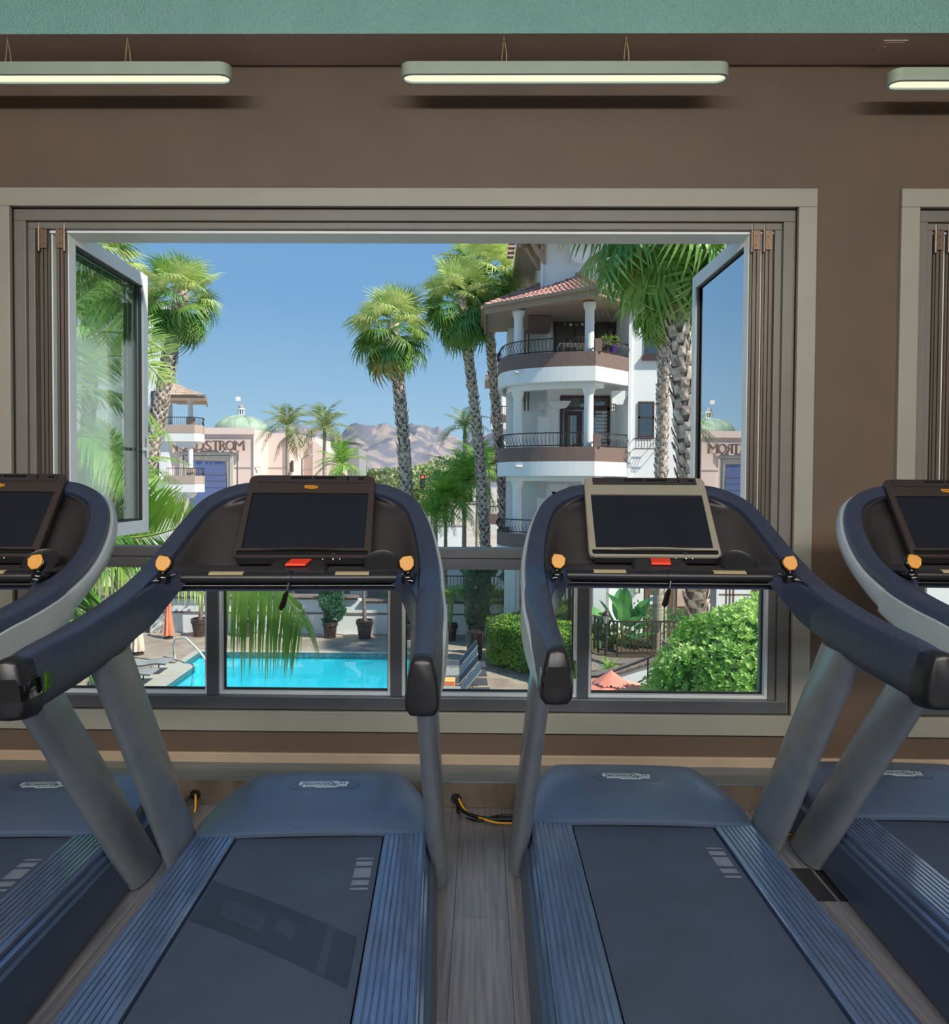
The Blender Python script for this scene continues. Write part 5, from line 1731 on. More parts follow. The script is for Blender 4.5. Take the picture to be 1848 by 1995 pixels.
# brown beam between the upper columns and the wall, bracket shapes
mb = MB().box((1.55, 24.2, 7.0), (2.35, 25.3, 7.40)); bpart('brown_beam', M['bbrown'], mb)
for z_ in (4.45, 1.45):
    mb = MB().prism([(0, 0), (0.62, 0), (0.62, -0.10), (0.50, -0.16), (0.40, -0.30), (0.36, -0.45), (0, -0.45)], (2.36 + 1.9, 23.0 - 0.02, z_ + 0.2), (1, 0, 0), (0, 0, 1), (0, 0.2, 0))
    bpart('wall_corbel', M['bwhite'], mb)
    mb = MB().prism([(0, 0), (0.8, 0), (0.72, -0.14), (0.62, -0.26), (0.3, -0.30), (0.15, -0.26), (0, -0.12)], (2.36 + 0.02, 25.12, z_ + 0.12), (1, 0, 0), (0, 0, 1), (0, 0.08, 0))
    bpart('wall_corbel', M['bwhite'], mb)
# tiled roof over the top balcony
A_, B_, C_ = Vector((0.05, 23.6, 7.42)), Vector((3.50, 21.25, 7.42)), Vector((5.35, 22.9, 7.42))
K_ = Vector((0.05, 27.0, 7.42))
R1, R2 = Vector((3.35, 24.25, 8.70)), Vector((2.0, 25.6, 8.70))
mb = MB(); mb.add([A_, B_, C_, C_ + Vector((0, 3, 0)), K_], [(0, 1, 2, 3, 4)]); mb.add([q + Vector((0, 0, 0.06)) for q in (A_, B_, C_, R1, R2, K_)], [(0, 1, 3, 4), (1, 2, 3), (0, 4, 5)])
rf = bpart('balcony_roof', M['bsoff'], mb)
mb = MB()
for a, b in ((K_, A_), (A_, B_), (B_, C_)):
    mb.beam(a + Vector((0, 0, 0.0)), b + Vector((0, 0, 0.0)), 0.06, 0.26)
    d = (b - a).normalized(); o_ = Vector((d.y, -d.x, 0)) * 0.08
    mb.beam(a + o_ + Vector((0, 0, 0.11)), b + o_ + Vector((0, 0, 0.11)), 0.12, 0.10)
bpart('gutter', M['btrim'], mb, rf)


def tile_face(P, Q, T1, T2, nx, ny, m, parent, part=bpart, r=0.075):
    """barrel tiles on the face P-Q (eave) to T1-T2 (top)"""
    mb = MB()
    P, Q, T1, T2 = map(Vector, (P, Q, T1, T2))
    nrm = (Q - P).cross(T1 - P).normalized()
    if nrm.z < 0: nrm = -nrm
    for j in range(ny):
        f0, f1 = j / ny, min(1, (j + 1.12) / ny)
        a0, b0 = P.lerp(T1, f0), Q.lerp(T2, f0)
        a1, b1 = P.lerp(T1, f1), Q.lerp(T2, f1)
        nn = max(1, int(nx * (b0 - a0).length / (Q - P).length))
        for i in range(nn):
            g = (i + 0.5) / nn
            p0, p1 = a0.lerp(b0, g), a1.lerp(b1, g)
            s = (b0 - a0).normalized() * r
            secs = []
            for p, lift in ((p0, 0.035), (p1, 0.012)):
                secs.append([p + s * cos(pi * k / 5) + nrm * (r * 0.9 * sin(pi * k / 5) + lift) for k in range(6)])
            mb.loft(secs, False, False)
            mb.add([q for q in secs[0]], [tuple(range(6))])
    o = part('roof_tiles', m, mb, parent)
    o['kind'] = 'stuff'
    return o


up = Vector((0, 0, 0.07))
tile_face(A_ + up, B_ + up, R2 + up, R1 + up, 24, 8, M['tileroof'], rf)
tile_face(B_ + up, C_ + up, R1 + up, R1 + Vector((0.05, 0, 0)) + up, 14, 8, M['tileroof'], rf)
mb = MB()
for a, b in ((B_, R1), (A_, R2), (R2, R1)):
    for k in range(10):
        p, q = (a + up * 1.6).lerp(b + up * 1.6, k / 10), (a + up * 1.6).lerp(b + up * 1.6, (k + 1.15) / 10)
        mb.tube([p + Vector((0, 0, 0.05)), q + Vector((0, 0, 0.02))], [0.10, 0.085], 8)
o = bpart('ridge_tiles', M['tileroof'], mb, rf); o['kind'] = 'stuff'


def glazed(px0, px1, py0, py1, Y, frame, nv=1, hm=None, fw=0.07, name='window', dy=0.05, inner='dim'):
    """window or door in a wall plane at depth Y: frame, panes, dark room behind"""
    x0, x1 = X_(px0, Y), X_(px1, Y)
    z1, z0 = Z_(py0, Y), Z_(py1, Y)
    mb = MB().box((x0, Y - dy, z0), (x0 + fw, Y + 0.02, z1)); mb.box((x1 - fw, Y - dy, z0), (x1, Y + 0.02, z1)); mb.box((x0 + fw, Y - dy, z1 - fw), (x1 - fw, Y + 0.02, z1)); mb.box((x0 + fw, Y - dy, z0), (x1 - fw, Y + 0.02, z0 + fw))
    for k in range(1, nv):
        xx = x0 + (x1 - x0) * k / nv
        mb.box((xx - fw / 2, Y - dy, z0), (xx + fw / 2, Y + 0.02, z1))
    if hm is not None:
        zz = Z_(hm, Y)
        mb.box((x0, Y - dy, zz - fw / 2), (x1, Y + 0.02, zz + fw / 2))
    w = bpart(name, frame, mb)
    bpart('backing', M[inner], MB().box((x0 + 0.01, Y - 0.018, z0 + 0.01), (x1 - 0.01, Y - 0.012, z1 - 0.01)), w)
    bpart('pane', M['wglass'], MB().box((x0 + fw * 0.5, Y - 0.030, z0 + fw * 0.5), (x1 - fw * 0.5, Y - 0.026, z1 - fw * 0.5)), w)
    return w, x0, x1, z0, z1


YR = 25.2
w, x0, x1, z0, z1 = glazed(1075, 1196, 606, 705, YR, M['bdark'], 3, fw=0.12, name='sliding_door')
# heart bunting inside the door
mb = MB()
for k in range(9):
    f = k / 8
    px = 1100 + 92 * f
    c = at(px, 632 - 18 * f + 14 * (1 - (2 * f - 1) ** 2) * 0.5, YR - 0.06)
    mb.m = k % 2
    mb.prism([(0, -0.07), (0.055, 0.0), (0.05, 0.04), (0.02, 0.05), (0, 0.03), (-0.02, 0.05), (-0.05, 0.04), (-0.055, 0)], c, (1, 0, 0), (0, 0, 1), (0, 0.006, 0))
bpart('bunting', [M['amber'], M['bwhite']], mb, w)
w, x0, x1, z0, z1 = glazed(1089, 1186, 770, 912, YR, M['bdark'], 1, 795, 0.10, 'entrance_door')
mb = MB().box((X_(1098, YR), YR - 0.07, Z_(912, YR)), (X_(1132, YR), YR - 0.05, Z_(800, YR)));
dl = bpart('door_leaf', M['bdark'], mb, w)
bpart('door_glass', M['wglass'], MB().box((X_(1103, YR), YR - 0.085, Z_(890, YR)), (X_(1121, YR), YR - 0.072, Z_(809, YR))), w)
mb = MB()
for k in range(10):
    mb.box((X_(1158, YR), YR - 0.032, Z_(800 + 7 * k + 4, YR)), (X_(1183, YR), YR - 0.031, Z_(800 + 7 * k, YR)))
bpart('blind', M['blind'], mb, w)
glazed(1076, 1190, 948, 1060, YR, M['bdark'], 2, 960, 0.10, 'entrance_door')
for (a, b, c, d, hm) in ((1252, 1288, 628, 692, None), (1241, 1272, 781, 851, 812)):
    w, x0, x1, z0, z1 = glazed(a, b, c, d, 23.0, M['bdark'], 1, hm, 0.06)
    top = z1 if hm is None else z1
    n_ = 14
    mb = MB()
    zlo = z0 + 0.1 if hm is None else Z_(hm, 23) + 0.03
    for k in range(n_):
        zz = zlo + (z1 - 0.08 - zlo) * k / n_
        mb.box((x0 + 0.08, 22.975, zz), (x1 - 0.08, 22.985, zz + (z1 - zlo) / n_ * 0.55))
    bpart('blind', M['blind'], mb, w)
    if hm is None:
        bpart('window_sill', M['bdark'], MB().box((x0 - 0.08, 22.86, z0 - 0.16), (x1 + 0.08, 23.0, z0)), w)
# iron window-box basket
xb0, xb1, zb0, zb1 = X_(1235, 22.8), X_(1280, 22.8), Z_(873, 22.8), Z_(853, 22.8)
mb = MB()
for z_ in (zb0, zb1):
    mb.tube([(xb0, 23.0, z_), (xb0, 22.72, z_), (xb1, 22.72, z_), (xb1, 23.0, z_)], 0.016, 6)
bk = bpart('window_basket', M['iron'], mb)
for k in range(9):
    xx = xb0 + (xb1 - xb0) * k / 8
    bpart('basket_bar', M['iron'], MB().tube(cr_interp([(xx, 22.72, zb0), (xx, 22.62, zb0 + 0.08), (xx, 22.62, zb0 + 0.18), (xx, 22.72, zb1)], 3), 0.010, 5), bk)
# wall lanterns, flood lights, utility boxes
for (px, py, Y, s) in ((1193, 795, 22.98, 0.12),):
    P = at(px, py, Y)
    mb = MB().box((P.x - 0.07, Y - 0.14, P.z - 0.12), (P.x + 0.07, Y - 0.02, P.z + 0.12)); wl = bpart('wall_lantern', M['lampglass'], mb)
    mb = MB()
    for a in (-0.075, 0.0, 0.06): mb.box((P.x + a, Y - 0.15, P.z - 0.13), (P.x + a + 0.015, Y - 0.13, P.z + 0.13))
    for b in (-0.13, -0.01, 0.12): mb.box((P.x - 0.075, Y - 0.15, P.z + b), (P.x + 0.075, Y - 0.13, P.z + b + 0.012))
    bpart('lantern_cage', M['iron'], mb, wl)
for (px, py, Y) in ((1011, 726, 22.55), (1011, 908, 22.55)):
    P = at(px, py, Y)
    mb = MB().box((P.x - 0.12, Y - 0.10, P.z - 0.03), (P.x + 0.10, Y + 0.1, P.z + 0.04)); fl_ = bpart('flood_light', M['bwhite'], mb)
    bpart('lens', M['alu'], MB().box((P.x - 0.13, Y - 0.09, P.z - 0.05), (P.x - 0.05, Y - 0.02, P.z + 0.02)), fl_)
for (px, py) in ((1056, 791), (1055, 950)):
    P = at(px, py, 25.15)
    mb = MB().box((P.x - 0.13, 25.05, P.z - 0.13), (P.x + 0.10, 25.2, P.z + 0.12)); mb.tube([(P.x - 0.04, 25.0, P.z), (P.x - 0.04, 25.06, P.z)], 0.09, 12)
    bpart('utility_meter', M['blind'], mb)
    mb = MB().box((X_(1046, 25.15), 25.14, Z_(py + 76, 25.15)), (X_(1071, 25.15), 25.2, Z_(py + 20, 25.15))); bpart('louvre_door', M['bwhite'], mb)
for (a, b) in ((1019, 1022), (1026, 1029)):
    mb = MB().box((X_(a, 25.9), 25.85, 4.3), (X_(b, 25.9), 25.95, 7.3)); bpart('downpipe', M['bbrown'], mb)
# things kept on the balconies, standing on the parapet floor
def pot_flowers(px, py, Y, m, label, s=0.16):
    P = at(px, py, Y)
    t = empty('flower_pot', P); tag(t, label, 'flower pot')
    MB().lathe([(0.01, 0), (s * 0.7, 0), (s, s * 1.5), (s * 1.1, s * 1.5), (s * 1.1, s * 1.7), (0.01, s * 1.6)], n=14).build('pot', m, t, smooth=40)
    stuff(leaf_cloud(on_ellipsoid((0, 0, s * 2.4), (s * 1.3, s * 1.3, s * 1.1), 120, R), 0.10, R).build('foliage', M['hedge'], t))
pot_flowers(1192, 690, 22.78, M['purple'], 'purple flower pot on the highest balcony of the apartment building')
pot_flowers(1180, 690, 22.72, M['pot'], 'dark flower pot beside the purple one on the highest balcony')
t = empty('balcony_table', at(1118, 672, 23.2) - Vector((0, 0, 0.75)))
tag(t, 'slatted wooden table standing on the highest balcony of the apartment building', 'table')
for k in range(9):
    MB().box((-0.52 + k * 0.118, -0.3, 0.72), (-0.42 + k * 0.118, 0.3, 0.76)).build('slat', M['tileroof2'], t)
for a in (-0.45, 0.45):
    for b in (-0.25, 0.25):
        MB().box((a - 0.03, b - 0.03, 0.13), (a + 0.03, b + 0.03, 0.72)).build('leg', M['wood_door'], t)

# far wing of the same building seen behind the two palm trunks
wing = empty('apartment_wing', (1.0, 38, G)); tag(wing, 'further white wing with a small tiled roof behind the pair of palm trunks', 'building')
O_ = Vector((1.0, 38, G))
def wpart(name, m, mb, parent=None, smooth=None):
    mb.v = [(a - O_.x, b - O_.y, c - O_.z) for a, b, c in mb.v]
    o = mb.build(name, m, None, smooth=smooth, fix=True); o.parent = parent or wing
    return o
yw = 38.0
wpart('wall', M['bwhite'], MB().box((X_(975, yw), yw, G), (X_(1035, yw), yw + 4, Z_(745, yw))))
for (p0, p1) in ((808, 822), (890, 905), (1003, 1020)):
    b_ = wpart('balcony', M['bbrown'], MB().box((X_(954, yw), yw - 1.6, Z_(p1, yw - 1.6)), (X_(1000, yw), yw, Z_(p0, yw - 1.6))))
    wpart('balcony_fascia', M['bwhite'], MB().box((X_(955, yw), yw - 1.58, Z_(p1 + 14, yw - 1.6)), (X_(1000, yw), yw, Z_(p1, yw - 1.6))), b_)
    mb = MB(); xa_, xb_ = X_(955, yw - 1.55), X_(998, yw - 1.55); zz = Z_(p0, yw - 1.6)
    for k in range(14): mb.box((xa_ + (xb_ - xa_) * k / 13 - 0.012, yw - 1.56, zz), (xa_ + (xb_ - xa_) * k / 13 + 0.012, yw - 1.54, zz + 0.45))
    mb.box((xa_, yw - 1.57, zz + 0.43), (xb_, yw - 1.53, zz + 0.47))
    stuff(wpart('railing', M['iron'], mb, b_))
    wpart('column', M['bwhite'], MB().lathe([(0.16, 0), (0.16, 2.2)], (X_(977, yw - 1.2), yw - 1.2, zz), 14), b_, 40)
rf2 = wpart('roof', M['btrim'], MB().box((X_(943, yw), yw - 2.0, Z_(752, yw)), (X_(990, yw), yw + 1, Z_(746, yw))))
tile_face((X_(943, yw), yw - 2.0, Z_(745, yw)), (X_(990, yw), yw - 2.0, Z_(745, yw)), (X_(955, yw), yw, Z_(735, yw)), (X_(990, yw), yw, Z_(735, yw)), 10, 4, M['tileroof'], rf2, wpart)

# ------------------------------------------------------------------ sunlit tower with balconies on the left
YT = 40.0
TO = Vector((X_(330, YT), YT, G))
tw = empty('white_tower', TO); tag(tw, 'sunlit white tower with a tiled balcony roof on the left, before the pink store', 'building')
def tpart(name, m, mb, parent=None, smooth=None):
    mb.v = [(a - TO.x, b - TO.y, c - TO.z) for a, b, c in mb.v]
    o = mb.build(name, m, None, smooth=smooth, fix=True); o.parent = parent or tw
    return o
xt = X_(329, YT)
tpart('wall', M['bwhite'], MB().box((-30, YT, G), (xt, YT + 0.5, Z_(600, YT))))
for (p0, p1) in ((765, 826), (880, 930)):
    x0, x1 = X_(296, YT), X_(310, YT)
    w = tpart('window', M['bdark'], MB().box((x0, YT - 0.06, Z_(p1, YT)), (x1, YT + 0.02, Z_(p0, YT))))
    tpart('pane', M['wglass'], MB().box((x0 + 0.06, YT - 0.08, Z_(p1, YT) + 0.08), (x1 - 0.06, YT - 0.061, Z_(p0, YT) - 0.08)), w)
    s_ = tpart('sill_moulding', M['bwhite'], MB().box((x0 - 0.2, YT - 0.25, Z_(p1 + 8, YT)), (x1 + 0.3, YT, Z_(p1, YT))), w)
    tpart('sill_moulding', M['bwhite'], MB().box((x0 - 0.1, YT - 0.16, Z_(p1 + 14, YT)), (x1 + 0.2, YT, Z_(p1 + 8, YT))), w)
xr_ = X_(399, YT - 0.5)
for (zt_, px_) in ((831, 0), (930, 0)):
    z_ = Z_(zt_, YT)
    b_ = tpart('balcony', M['taupe'], MB().prism([(xt - 0.1, YT + 2), (xt - 0.1, YT - 0.3), (X_(379, YT - 0.3), YT - 0.3), (X_(395, YT + 0.2), YT + 0.2), (X_(399, YT + 0.9), YT + 0.9), (X_(397, YT + 2), YT + 2)], (0, 0, z_ - 0.46), (1, 0, 0), (0, 1, 0), (0, 0, 0.46)))
    tpart('balcony_fascia', M['bwhite'], MB().prism([(xt - 0.1, YT + 2), (xt - 0.1, YT - 0.28), (X_(379, YT - 0.28), YT - 0.28), (X_(394.5, YT + 0.2), YT + 0.2), (X_(398.5, YT + 0.9), YT + 0.9), (X_(396.5, YT + 2), YT + 2)], (0, 0, z_ - 0.95), (1, 0, 0), (0, 1, 0), (0, 0, 0.49)), b_)
    tpart('bracket', M['bwhite'], MB().prism([(0, 0), (1.1, 0), (1.1, -0.12), (0.85, -0.35), (0.2, -0.35), (0.05, -0.18)], (X_(342, YT), YT - 0.1, z_ - 0.95), (1, 0, 0), (0, 0, 1), (0, 0.5, 0)), b_)
    mb = MB()
    for a, b, n_ in (((xt, YT - 0.25), (X_(379, YT - 0.25), YT - 0.25), 14), ((X_(379, YT - 0.25), YT - 0.25), (X_(394.5, YT + 0.22), YT + 0.22), 6), ((X_(394.5, YT + 0.22), YT + 0.22), (X_(398, YT + 0.9), YT + 0.9), 4)):
        a, b = Vector(a), Vector(b)
        for k in range(n_ + 1):
            p = a.lerp(b, k / n_); mb.tube([(p.x, p.y, z_), (p.x, p.y - 0.06, z_ + 0.18), (p.x, p.y, z_ + 0.42)], 0.012, 4)
        mb.beam((a.x, a.y, z_ + 0.43), (b.x, b.y, z_ + 0.43), 0.04, 0.04)
    stuff(tpart('railing', M['iron'], mb, b_))
    tpart('column', M['bwhite'], MB().lathe([(0.17, 0), (0.15, 0.1), (0.14, 1.3), (0.2, 1.36), (0.2, 1.45)] if zt_ == 831 else [(0.17, 0), (0.14, 0.1), (0.13, 1.72), (0.2, 1.78), (0.2, 1.9)], (X_(370, YT), YT + 0.1, z_ + 0.02), 14), b_, 40)
    tpart('column_base', M['taupe'], MB().box((X_(370, YT) - 0.16, YT - 0.1, z_), (X_(370, YT) + 0.2, YT + 0.3, z_ + 0.42)), b_)
ze = Z_(784, YT)
e0, e1, e2, e3 = Vector((xt - 0.5, YT - 0.7, ze + 0.08)), Vector((X_(409, YT), YT - 0.6, ze + 0.08)), Vector((X_(404, YT + 2.5), YT + 2.5, ze + 0.08)), Vector((xt - 0.5, YT + 2.5, ze + 0.08))
ap = Vector((xt - 0.5, YT + 0.8, ze + 1.02))
rt_ = tpart('roof', M['bsoff'], MB().add([e0, e1, e2, e3, ap], [(3, 2, 1, 0), (0, 1, 4), (1, 2, 4), (2, 3, 4)]))
mb = MB(); mb.beam(e0, e1, 0.08, 0.28); mb.beam(e1, e2, 0.08, 0.28); tpart('fascia', M['btrim'], mb, rt_)
tile_face(e0 + Vector((0, -0.08, .12)), e1 + Vector((0.05, -0.08, .12)), ap + Vector((0, 0, .12)), ap + Vector((0.3, 0, .12)), 16, 7, M['tileroof2'], rt_, tpart, 0.09)

# ------------------------------------------------------------------ pink department store with sign, portal and dome
YS_ = 110.0
SO = Vector((X_(420, YS_), YS_, G))
st = empty('department_store', SO); tag(st, 'pink department store with a green dome, a tall portal and raised sign letters', 'store')
def spart(name, m, mb, parent=None, smooth=None):
    mb.v = [(a - SO.x, b - SO.y, c - SO.z) for a, b, c in mb.v]
    o = mb.build(name, m, None, smooth=smooth, fix=True); o.parent = parent or st
    return o
def sx_(px, Y=YS_): return X_(px, Y)
def sz_(py, Y=YS_): return Z_(py, Y)
spart('front_wall', M['pink'], MB().box((sx_(250), YS_, G), (sx_(496), YS_ + 20, sz_(842))))
spart('cornice', M['pink'], MB().box((sx_(250), YS_ - 0.35, sz_(849)), (sx_(497), YS_, sz_(836))))
spart('corner_pier', M['pink'], MB().prism([(sx_(495), YS_ - 0.3), (sx_(507), YS_ + 2.2), (sx_(507), YS_ + 10), (sx_(495), YS_ + 10)], (0, 0, G), (1, 0, 0), (0, 1, 0), (0, 0, sz_(840) - G)))
spart('recessed_wall', M['pink'], MB().box((sx_(505), YS_ + 4, G), (sx_(552), YS_ + 20, sz_(846, YS_ + 4))))
spart('pier', M['pink'], MB().prism([(sx_(549), YS_ + 3.4), (sx_(563), YS_ + 5.0), (sx_(563), YS_ + 12), (sx_(549), YS_ + 12)], (0, 0, G), (1, 0, 0), (0, 1, 0), (0, 0, sz_(846, YS_ + 4) - G)))
spart('side_wall', M['pink'], MB().box((sx_(562), YS_ + 8, G), (sx_(591), YS_ + 20, sz_(854, YS_ + 8))))
spart('sloping_wall', M['pink'], MB().prism([(sx_(588), G), (sx_(588), sz_(853)), (sx_(592), sz_(855)), (sx_(622), sz_(880)), (sx_(640), sz_(880)), (sx_(640), G)], (0, YS_ + 7, 0), (1, 0, 0), (0, 0, 1), (0, 8, 0)))
for (a, b, yy, z_) in ((455, 507, YS_ - 0.12, 912), (507, 552, YS_ + 3.9, 911), (562, 591, YS_ + 7.9, 914)):
    spart('string_course', M['coping'], MB().box((sx_(a), yy, sz_(z_ + 1.5)), (sx_(b), yy + 0.3, sz_(z_))))
spart('slit_window', M['bdark'], MB().box((sx_(555.5), YS_ + 3.2, sz_(921)), (sx_(558.5), YS_ + 4, sz_(898))))
spart('roof_plant', M['greyroof'], MB().box((sx_(500), YS_ + 24, sz_(845)), (sx_(640), YS_ + 34, sz_(836))))
spart('roof_plant', M['greyroof'], MB().prism([(sx_(590), sz_(860)), (sx_(600), sz_(846)), (sx_(650), sz_(862)), (sx_(652), sz_(930)), (sx_(590), sz_(930))], (0, YS_ + 22, 0), (1, 0, 0), (0, 0, 1), (0, 8, 0)))
# portal
mb = MB()
for (x0_, x1_, zt_, dy) in ((352, 456, 884, 0.5), (360, 450, 891, 0.3)):
    mb.box((sx_(x0_), YS_ - dy, G), (sx_(x0_ + 6), YS_, sz_(zt_))); mb.box((sx_(x1_ - 6), YS_ - dy, G), (sx_(x1_), YS_, sz_(zt_))); mb.box((sx_(x0_ + 6), YS_ - dy, sz_(zt_ + 6)), (sx_(x1_ - 6), YS_, sz_(zt_)))
po = spart('portal', M['coping'], mb)
gl_ = spart('portal_glazing', M['blueglass'], MB().prism([(sx_(368), G), (sx_(374), sz_(901)), (sx_(439), sz_(902)), (sx_(446), G)], (0, YS_ - 0.15, 0), (1, 0, 0), (0, 0, 1), (0, 0.1, 0)), po)
mb = MB()
for zz in (928, 940, 953): mb.box((sx_(372), YS_ - 0.2, sz_(zz)), (sx_(445), YS_ - 0.14, sz_(zz - 0.8)))
spart('glazing_bar', M['signdark'], mb, gl_)
# raised sign letters, one object each
xs0, wtot = 329.0, 147.0
for ch, c0_, cw in zip('NORDSTROM', (330, 347, 366, 381.5, 399.5, 413, 427, 439, 456), (15, 18, 14.5, 16, 12, 13.5, 13.5, 17.5, 20)):
    me = text_mesh(ch, 1.0, 0.10, 0, 0.0)
    me.materials.clear(); me.materials.append(M['signdark'])
    xs_ = [v_.co.x for v_ in me.vertices]; ys_ = [v_.co.y for v_ in me.vertices]
    w_, h_ = max(xs_) - min(xs_), max(ys_) - min(ys_)
    tw_, th_ = cw * YS_ / FPX, 19.5 * YS_ / FPX
    cxm, cym = (max(xs_) + min(xs_)) / 2, (max(ys_) + min(ys_)) / 2
    o = bpy.data.objects.new('sign_letter', me); COL.objects.link(o)
    P = at(c0_ + cw / 2, 868, YS_ - 0.9)
    o.matrix_local = Matrix.Translation(P - SO) @ Matrix.Rotation(pi / 2, 4, 'X') @ Matrix.Diagonal((tw_ / w_, th_ / h_, 2.5, 1)) @ Matrix.Translation((-cxm, -cym, 0))
    o.parent = st
# dome and lantern
Yd = YS_ + 16
dc = Vector((sx_(470, Yd), Yd, sz_(841, Yd)))
rd = 51 * Yd / FPX
prof = [(rd * cos(rad(a)), rd * 0.56 * sin(rad(a))) for a in range(0, 86, 7)]
dm = spart('dome', M['verdigris'], MB().lathe([(rd, -3)] + prof + [(0.05, rd * 0.56)], dc, 32), None, 60)
mb = MB()
for k in range(12):
    a = 2 * pi * k / 12 + 0.13
    mb.tube([dc + Vector((r_ * cos(a), r_ * sin(a), z_ + 0.03)) for r_, z_ in prof], 0.07, 5)
spart('dome_rib', M['verdigris'], mb, dm)
lh = dc.z + rd * 0.55
lr = 5.6 * Yd / FPX
ln = spart('lantern', M['bwhite'], MB().lathe([(lr * 1.15, lh - 0.1), (lr * 1.15, lh + 0.15), (lr * 0.75, lh + 0.2), (lr * 0.75, lh + 1.15), (lr * 1.35, lh + 1.2), (lr * 1.35, lh + 1.32), (lr * 0.9, lh + 1.36)], (dc.x, dc.y, 0), 16), None, 40)
for k in range(8):
    a = 2 * pi * k / 8
    spart('lantern_opening', M['dim'], MB().box((-0.1, -0.02, 0.3), (0.1, 0.02, 1.05), Matrix.Translation((dc.x, dc.y, lh)) @ Matrix.Rotation(a, 4, 'Z') @ Matrix.Translation((0, -lr * 0.76, 0))), ln)
    spart('lantern_column', M['bwhite'], MB().lathe([(0.06, 0.15), (0.06, 1.2)], (dc.x + lr * 1.02 * cos(a + 0.39), dc.y + lr * 1.02 * sin(a + 0.39), lh), 8), ln, 40)
spart('lantern_cap', M['greyroof'], MB().lathe([(lr * 1.0, lh + 1.34), (lr * 1.0, lh + 1.5), (lr * 0.85, lh + 1.8), (lr * 0.45, lh + 2.05), (0.05, lh + 2.15), (0.05, lh + 3.6), (0.01, lh + 3.6)], (dc.x, dc.y, 0), 16), ln, 40)
spart('flag', M['flag'], MB().box((dc.x - 1.0, dc.y, lh + 2.75), (dc.x - 0.05, dc.y + 0.02, lh + 3.5)), ln)

# ------------------------------------------------------------------ hills, far trees, street
mb = MB()
rows = []
rr = random.Random(2)
from mathutils import noise
for j in range(50):
    Y = 1500 + j * 33
    row = []
    for i in range(150):
        x_ = -1300 + i * 16
        h = noise.fractal((x_ / 260, Y / 300, 3.1), 0.78, 2.1, 8)
        ridge = ss(0, 25, j) * (1 - 0.3 * ss(33, 49, j))
        prof_ = 96 + 52 * noise.noise((x_ / 330, 0.7, 0)) - 0.055 * max(0, x_ + 180)
        row.append((x_, Y, -2 + max(0, 1.85 * prof_ * ridge * (0.85 + 0.3 * h) + 48 * h * ridge)))
    rows.append(row)
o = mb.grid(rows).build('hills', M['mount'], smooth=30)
structure(o)


def far_tree(px, py, Y, rx, rz, label, m='treegreen', name='broadleaf_tree', seed=0, leaf=None):
    rr = random.Random(seed * 7 + int(px))
    P = at(px, py + 8, Y)
    zb = G
    t = empty(name, (P.x, Y, zb)); tag(t, label, 'tree', 'trees at the foot of the hills')
    MB().tube([(0, 0, 0), (0.1, 0, (P.z - zb) * 0.6), (0, 0, P.z - zb)], [rx * 0.10, rx * 0.07, rx * 0.03], 7).build('trunk', M['trunk'], t, smooth=60)
    pts = []
    for k in range(9):
        c = (rr.uniform(-0.55, 0.55) * rx, rr.uniform(-0.5, 0.5) * rx, P.z - zb + rr.uniform(-0.5, 0.45) * rz)
        pts += on_ellipsoid(c, (rx * 0.5, rx * 0.5, rz * 0.5), 190, rr, 0.25)
    stuff(leaf_cloud(pts, leaf or rx * 0.17, rr, 0.2, 0.7).build('foliage', M[m], t))
    return t


TL = 'bushy olive green tree in the belt below the hills'
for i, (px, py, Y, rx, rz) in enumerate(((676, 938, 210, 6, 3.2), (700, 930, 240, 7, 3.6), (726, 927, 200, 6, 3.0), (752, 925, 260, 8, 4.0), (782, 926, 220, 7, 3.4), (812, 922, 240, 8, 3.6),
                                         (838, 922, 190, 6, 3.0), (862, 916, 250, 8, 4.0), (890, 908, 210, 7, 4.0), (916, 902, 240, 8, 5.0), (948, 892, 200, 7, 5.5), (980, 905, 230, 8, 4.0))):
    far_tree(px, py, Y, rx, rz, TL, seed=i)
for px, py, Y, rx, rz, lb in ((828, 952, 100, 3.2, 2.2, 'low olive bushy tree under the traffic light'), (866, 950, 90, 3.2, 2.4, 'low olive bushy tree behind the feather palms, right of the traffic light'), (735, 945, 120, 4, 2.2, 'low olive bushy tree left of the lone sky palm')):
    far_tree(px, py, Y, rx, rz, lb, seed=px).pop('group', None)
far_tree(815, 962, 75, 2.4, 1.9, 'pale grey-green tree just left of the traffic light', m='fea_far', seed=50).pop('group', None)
# street lamps
for px, lb in ((746, 'slim grey street lamp nearer the sky palm'), (742, 'slim grey street lamp')):
    pass
for (px, py, Y, lb, side) in ((752.5, 918, 95, 'grey street lamp just left of the lone sky palm, the nearer of two', -1), (747.5, 921, 110, 'grey street lamp just left of the lone sky palm, the further of two', -1), (462, 886, 80, 'grey street lamp in front of the store portal', -1), (588, 893, 85, 'grey street lamp in front of the sloping pink store wall', 1)):
    P = at(px, py, Y)
    t = empty('street_lamp', (P.x, Y, G)); tag(t, lb, 'street lamp')
    MB().tube([(0, 0, 0), (0, 0, P.z - G)], [0.12, 0.07], 8).build('pole', M['alu'], t, smooth=60)
    MB().tube([(0, 0, P.z - G - 0.05), (side * 0.5, 0, P.z - G + 0.3), (side * 1.2, 0, P.z - G + 0.4)], 0.045, 6).build('arm', M['alu'], t, smooth=60)
    MB().box((side * 1.2 - 0.3, -0.12, P.z - G + 0.33), (side * 1.2 + 0.3, 0.12, P.z - G + 0.47)).build('lamp_head', M['blind'], t, bevel=0.03)
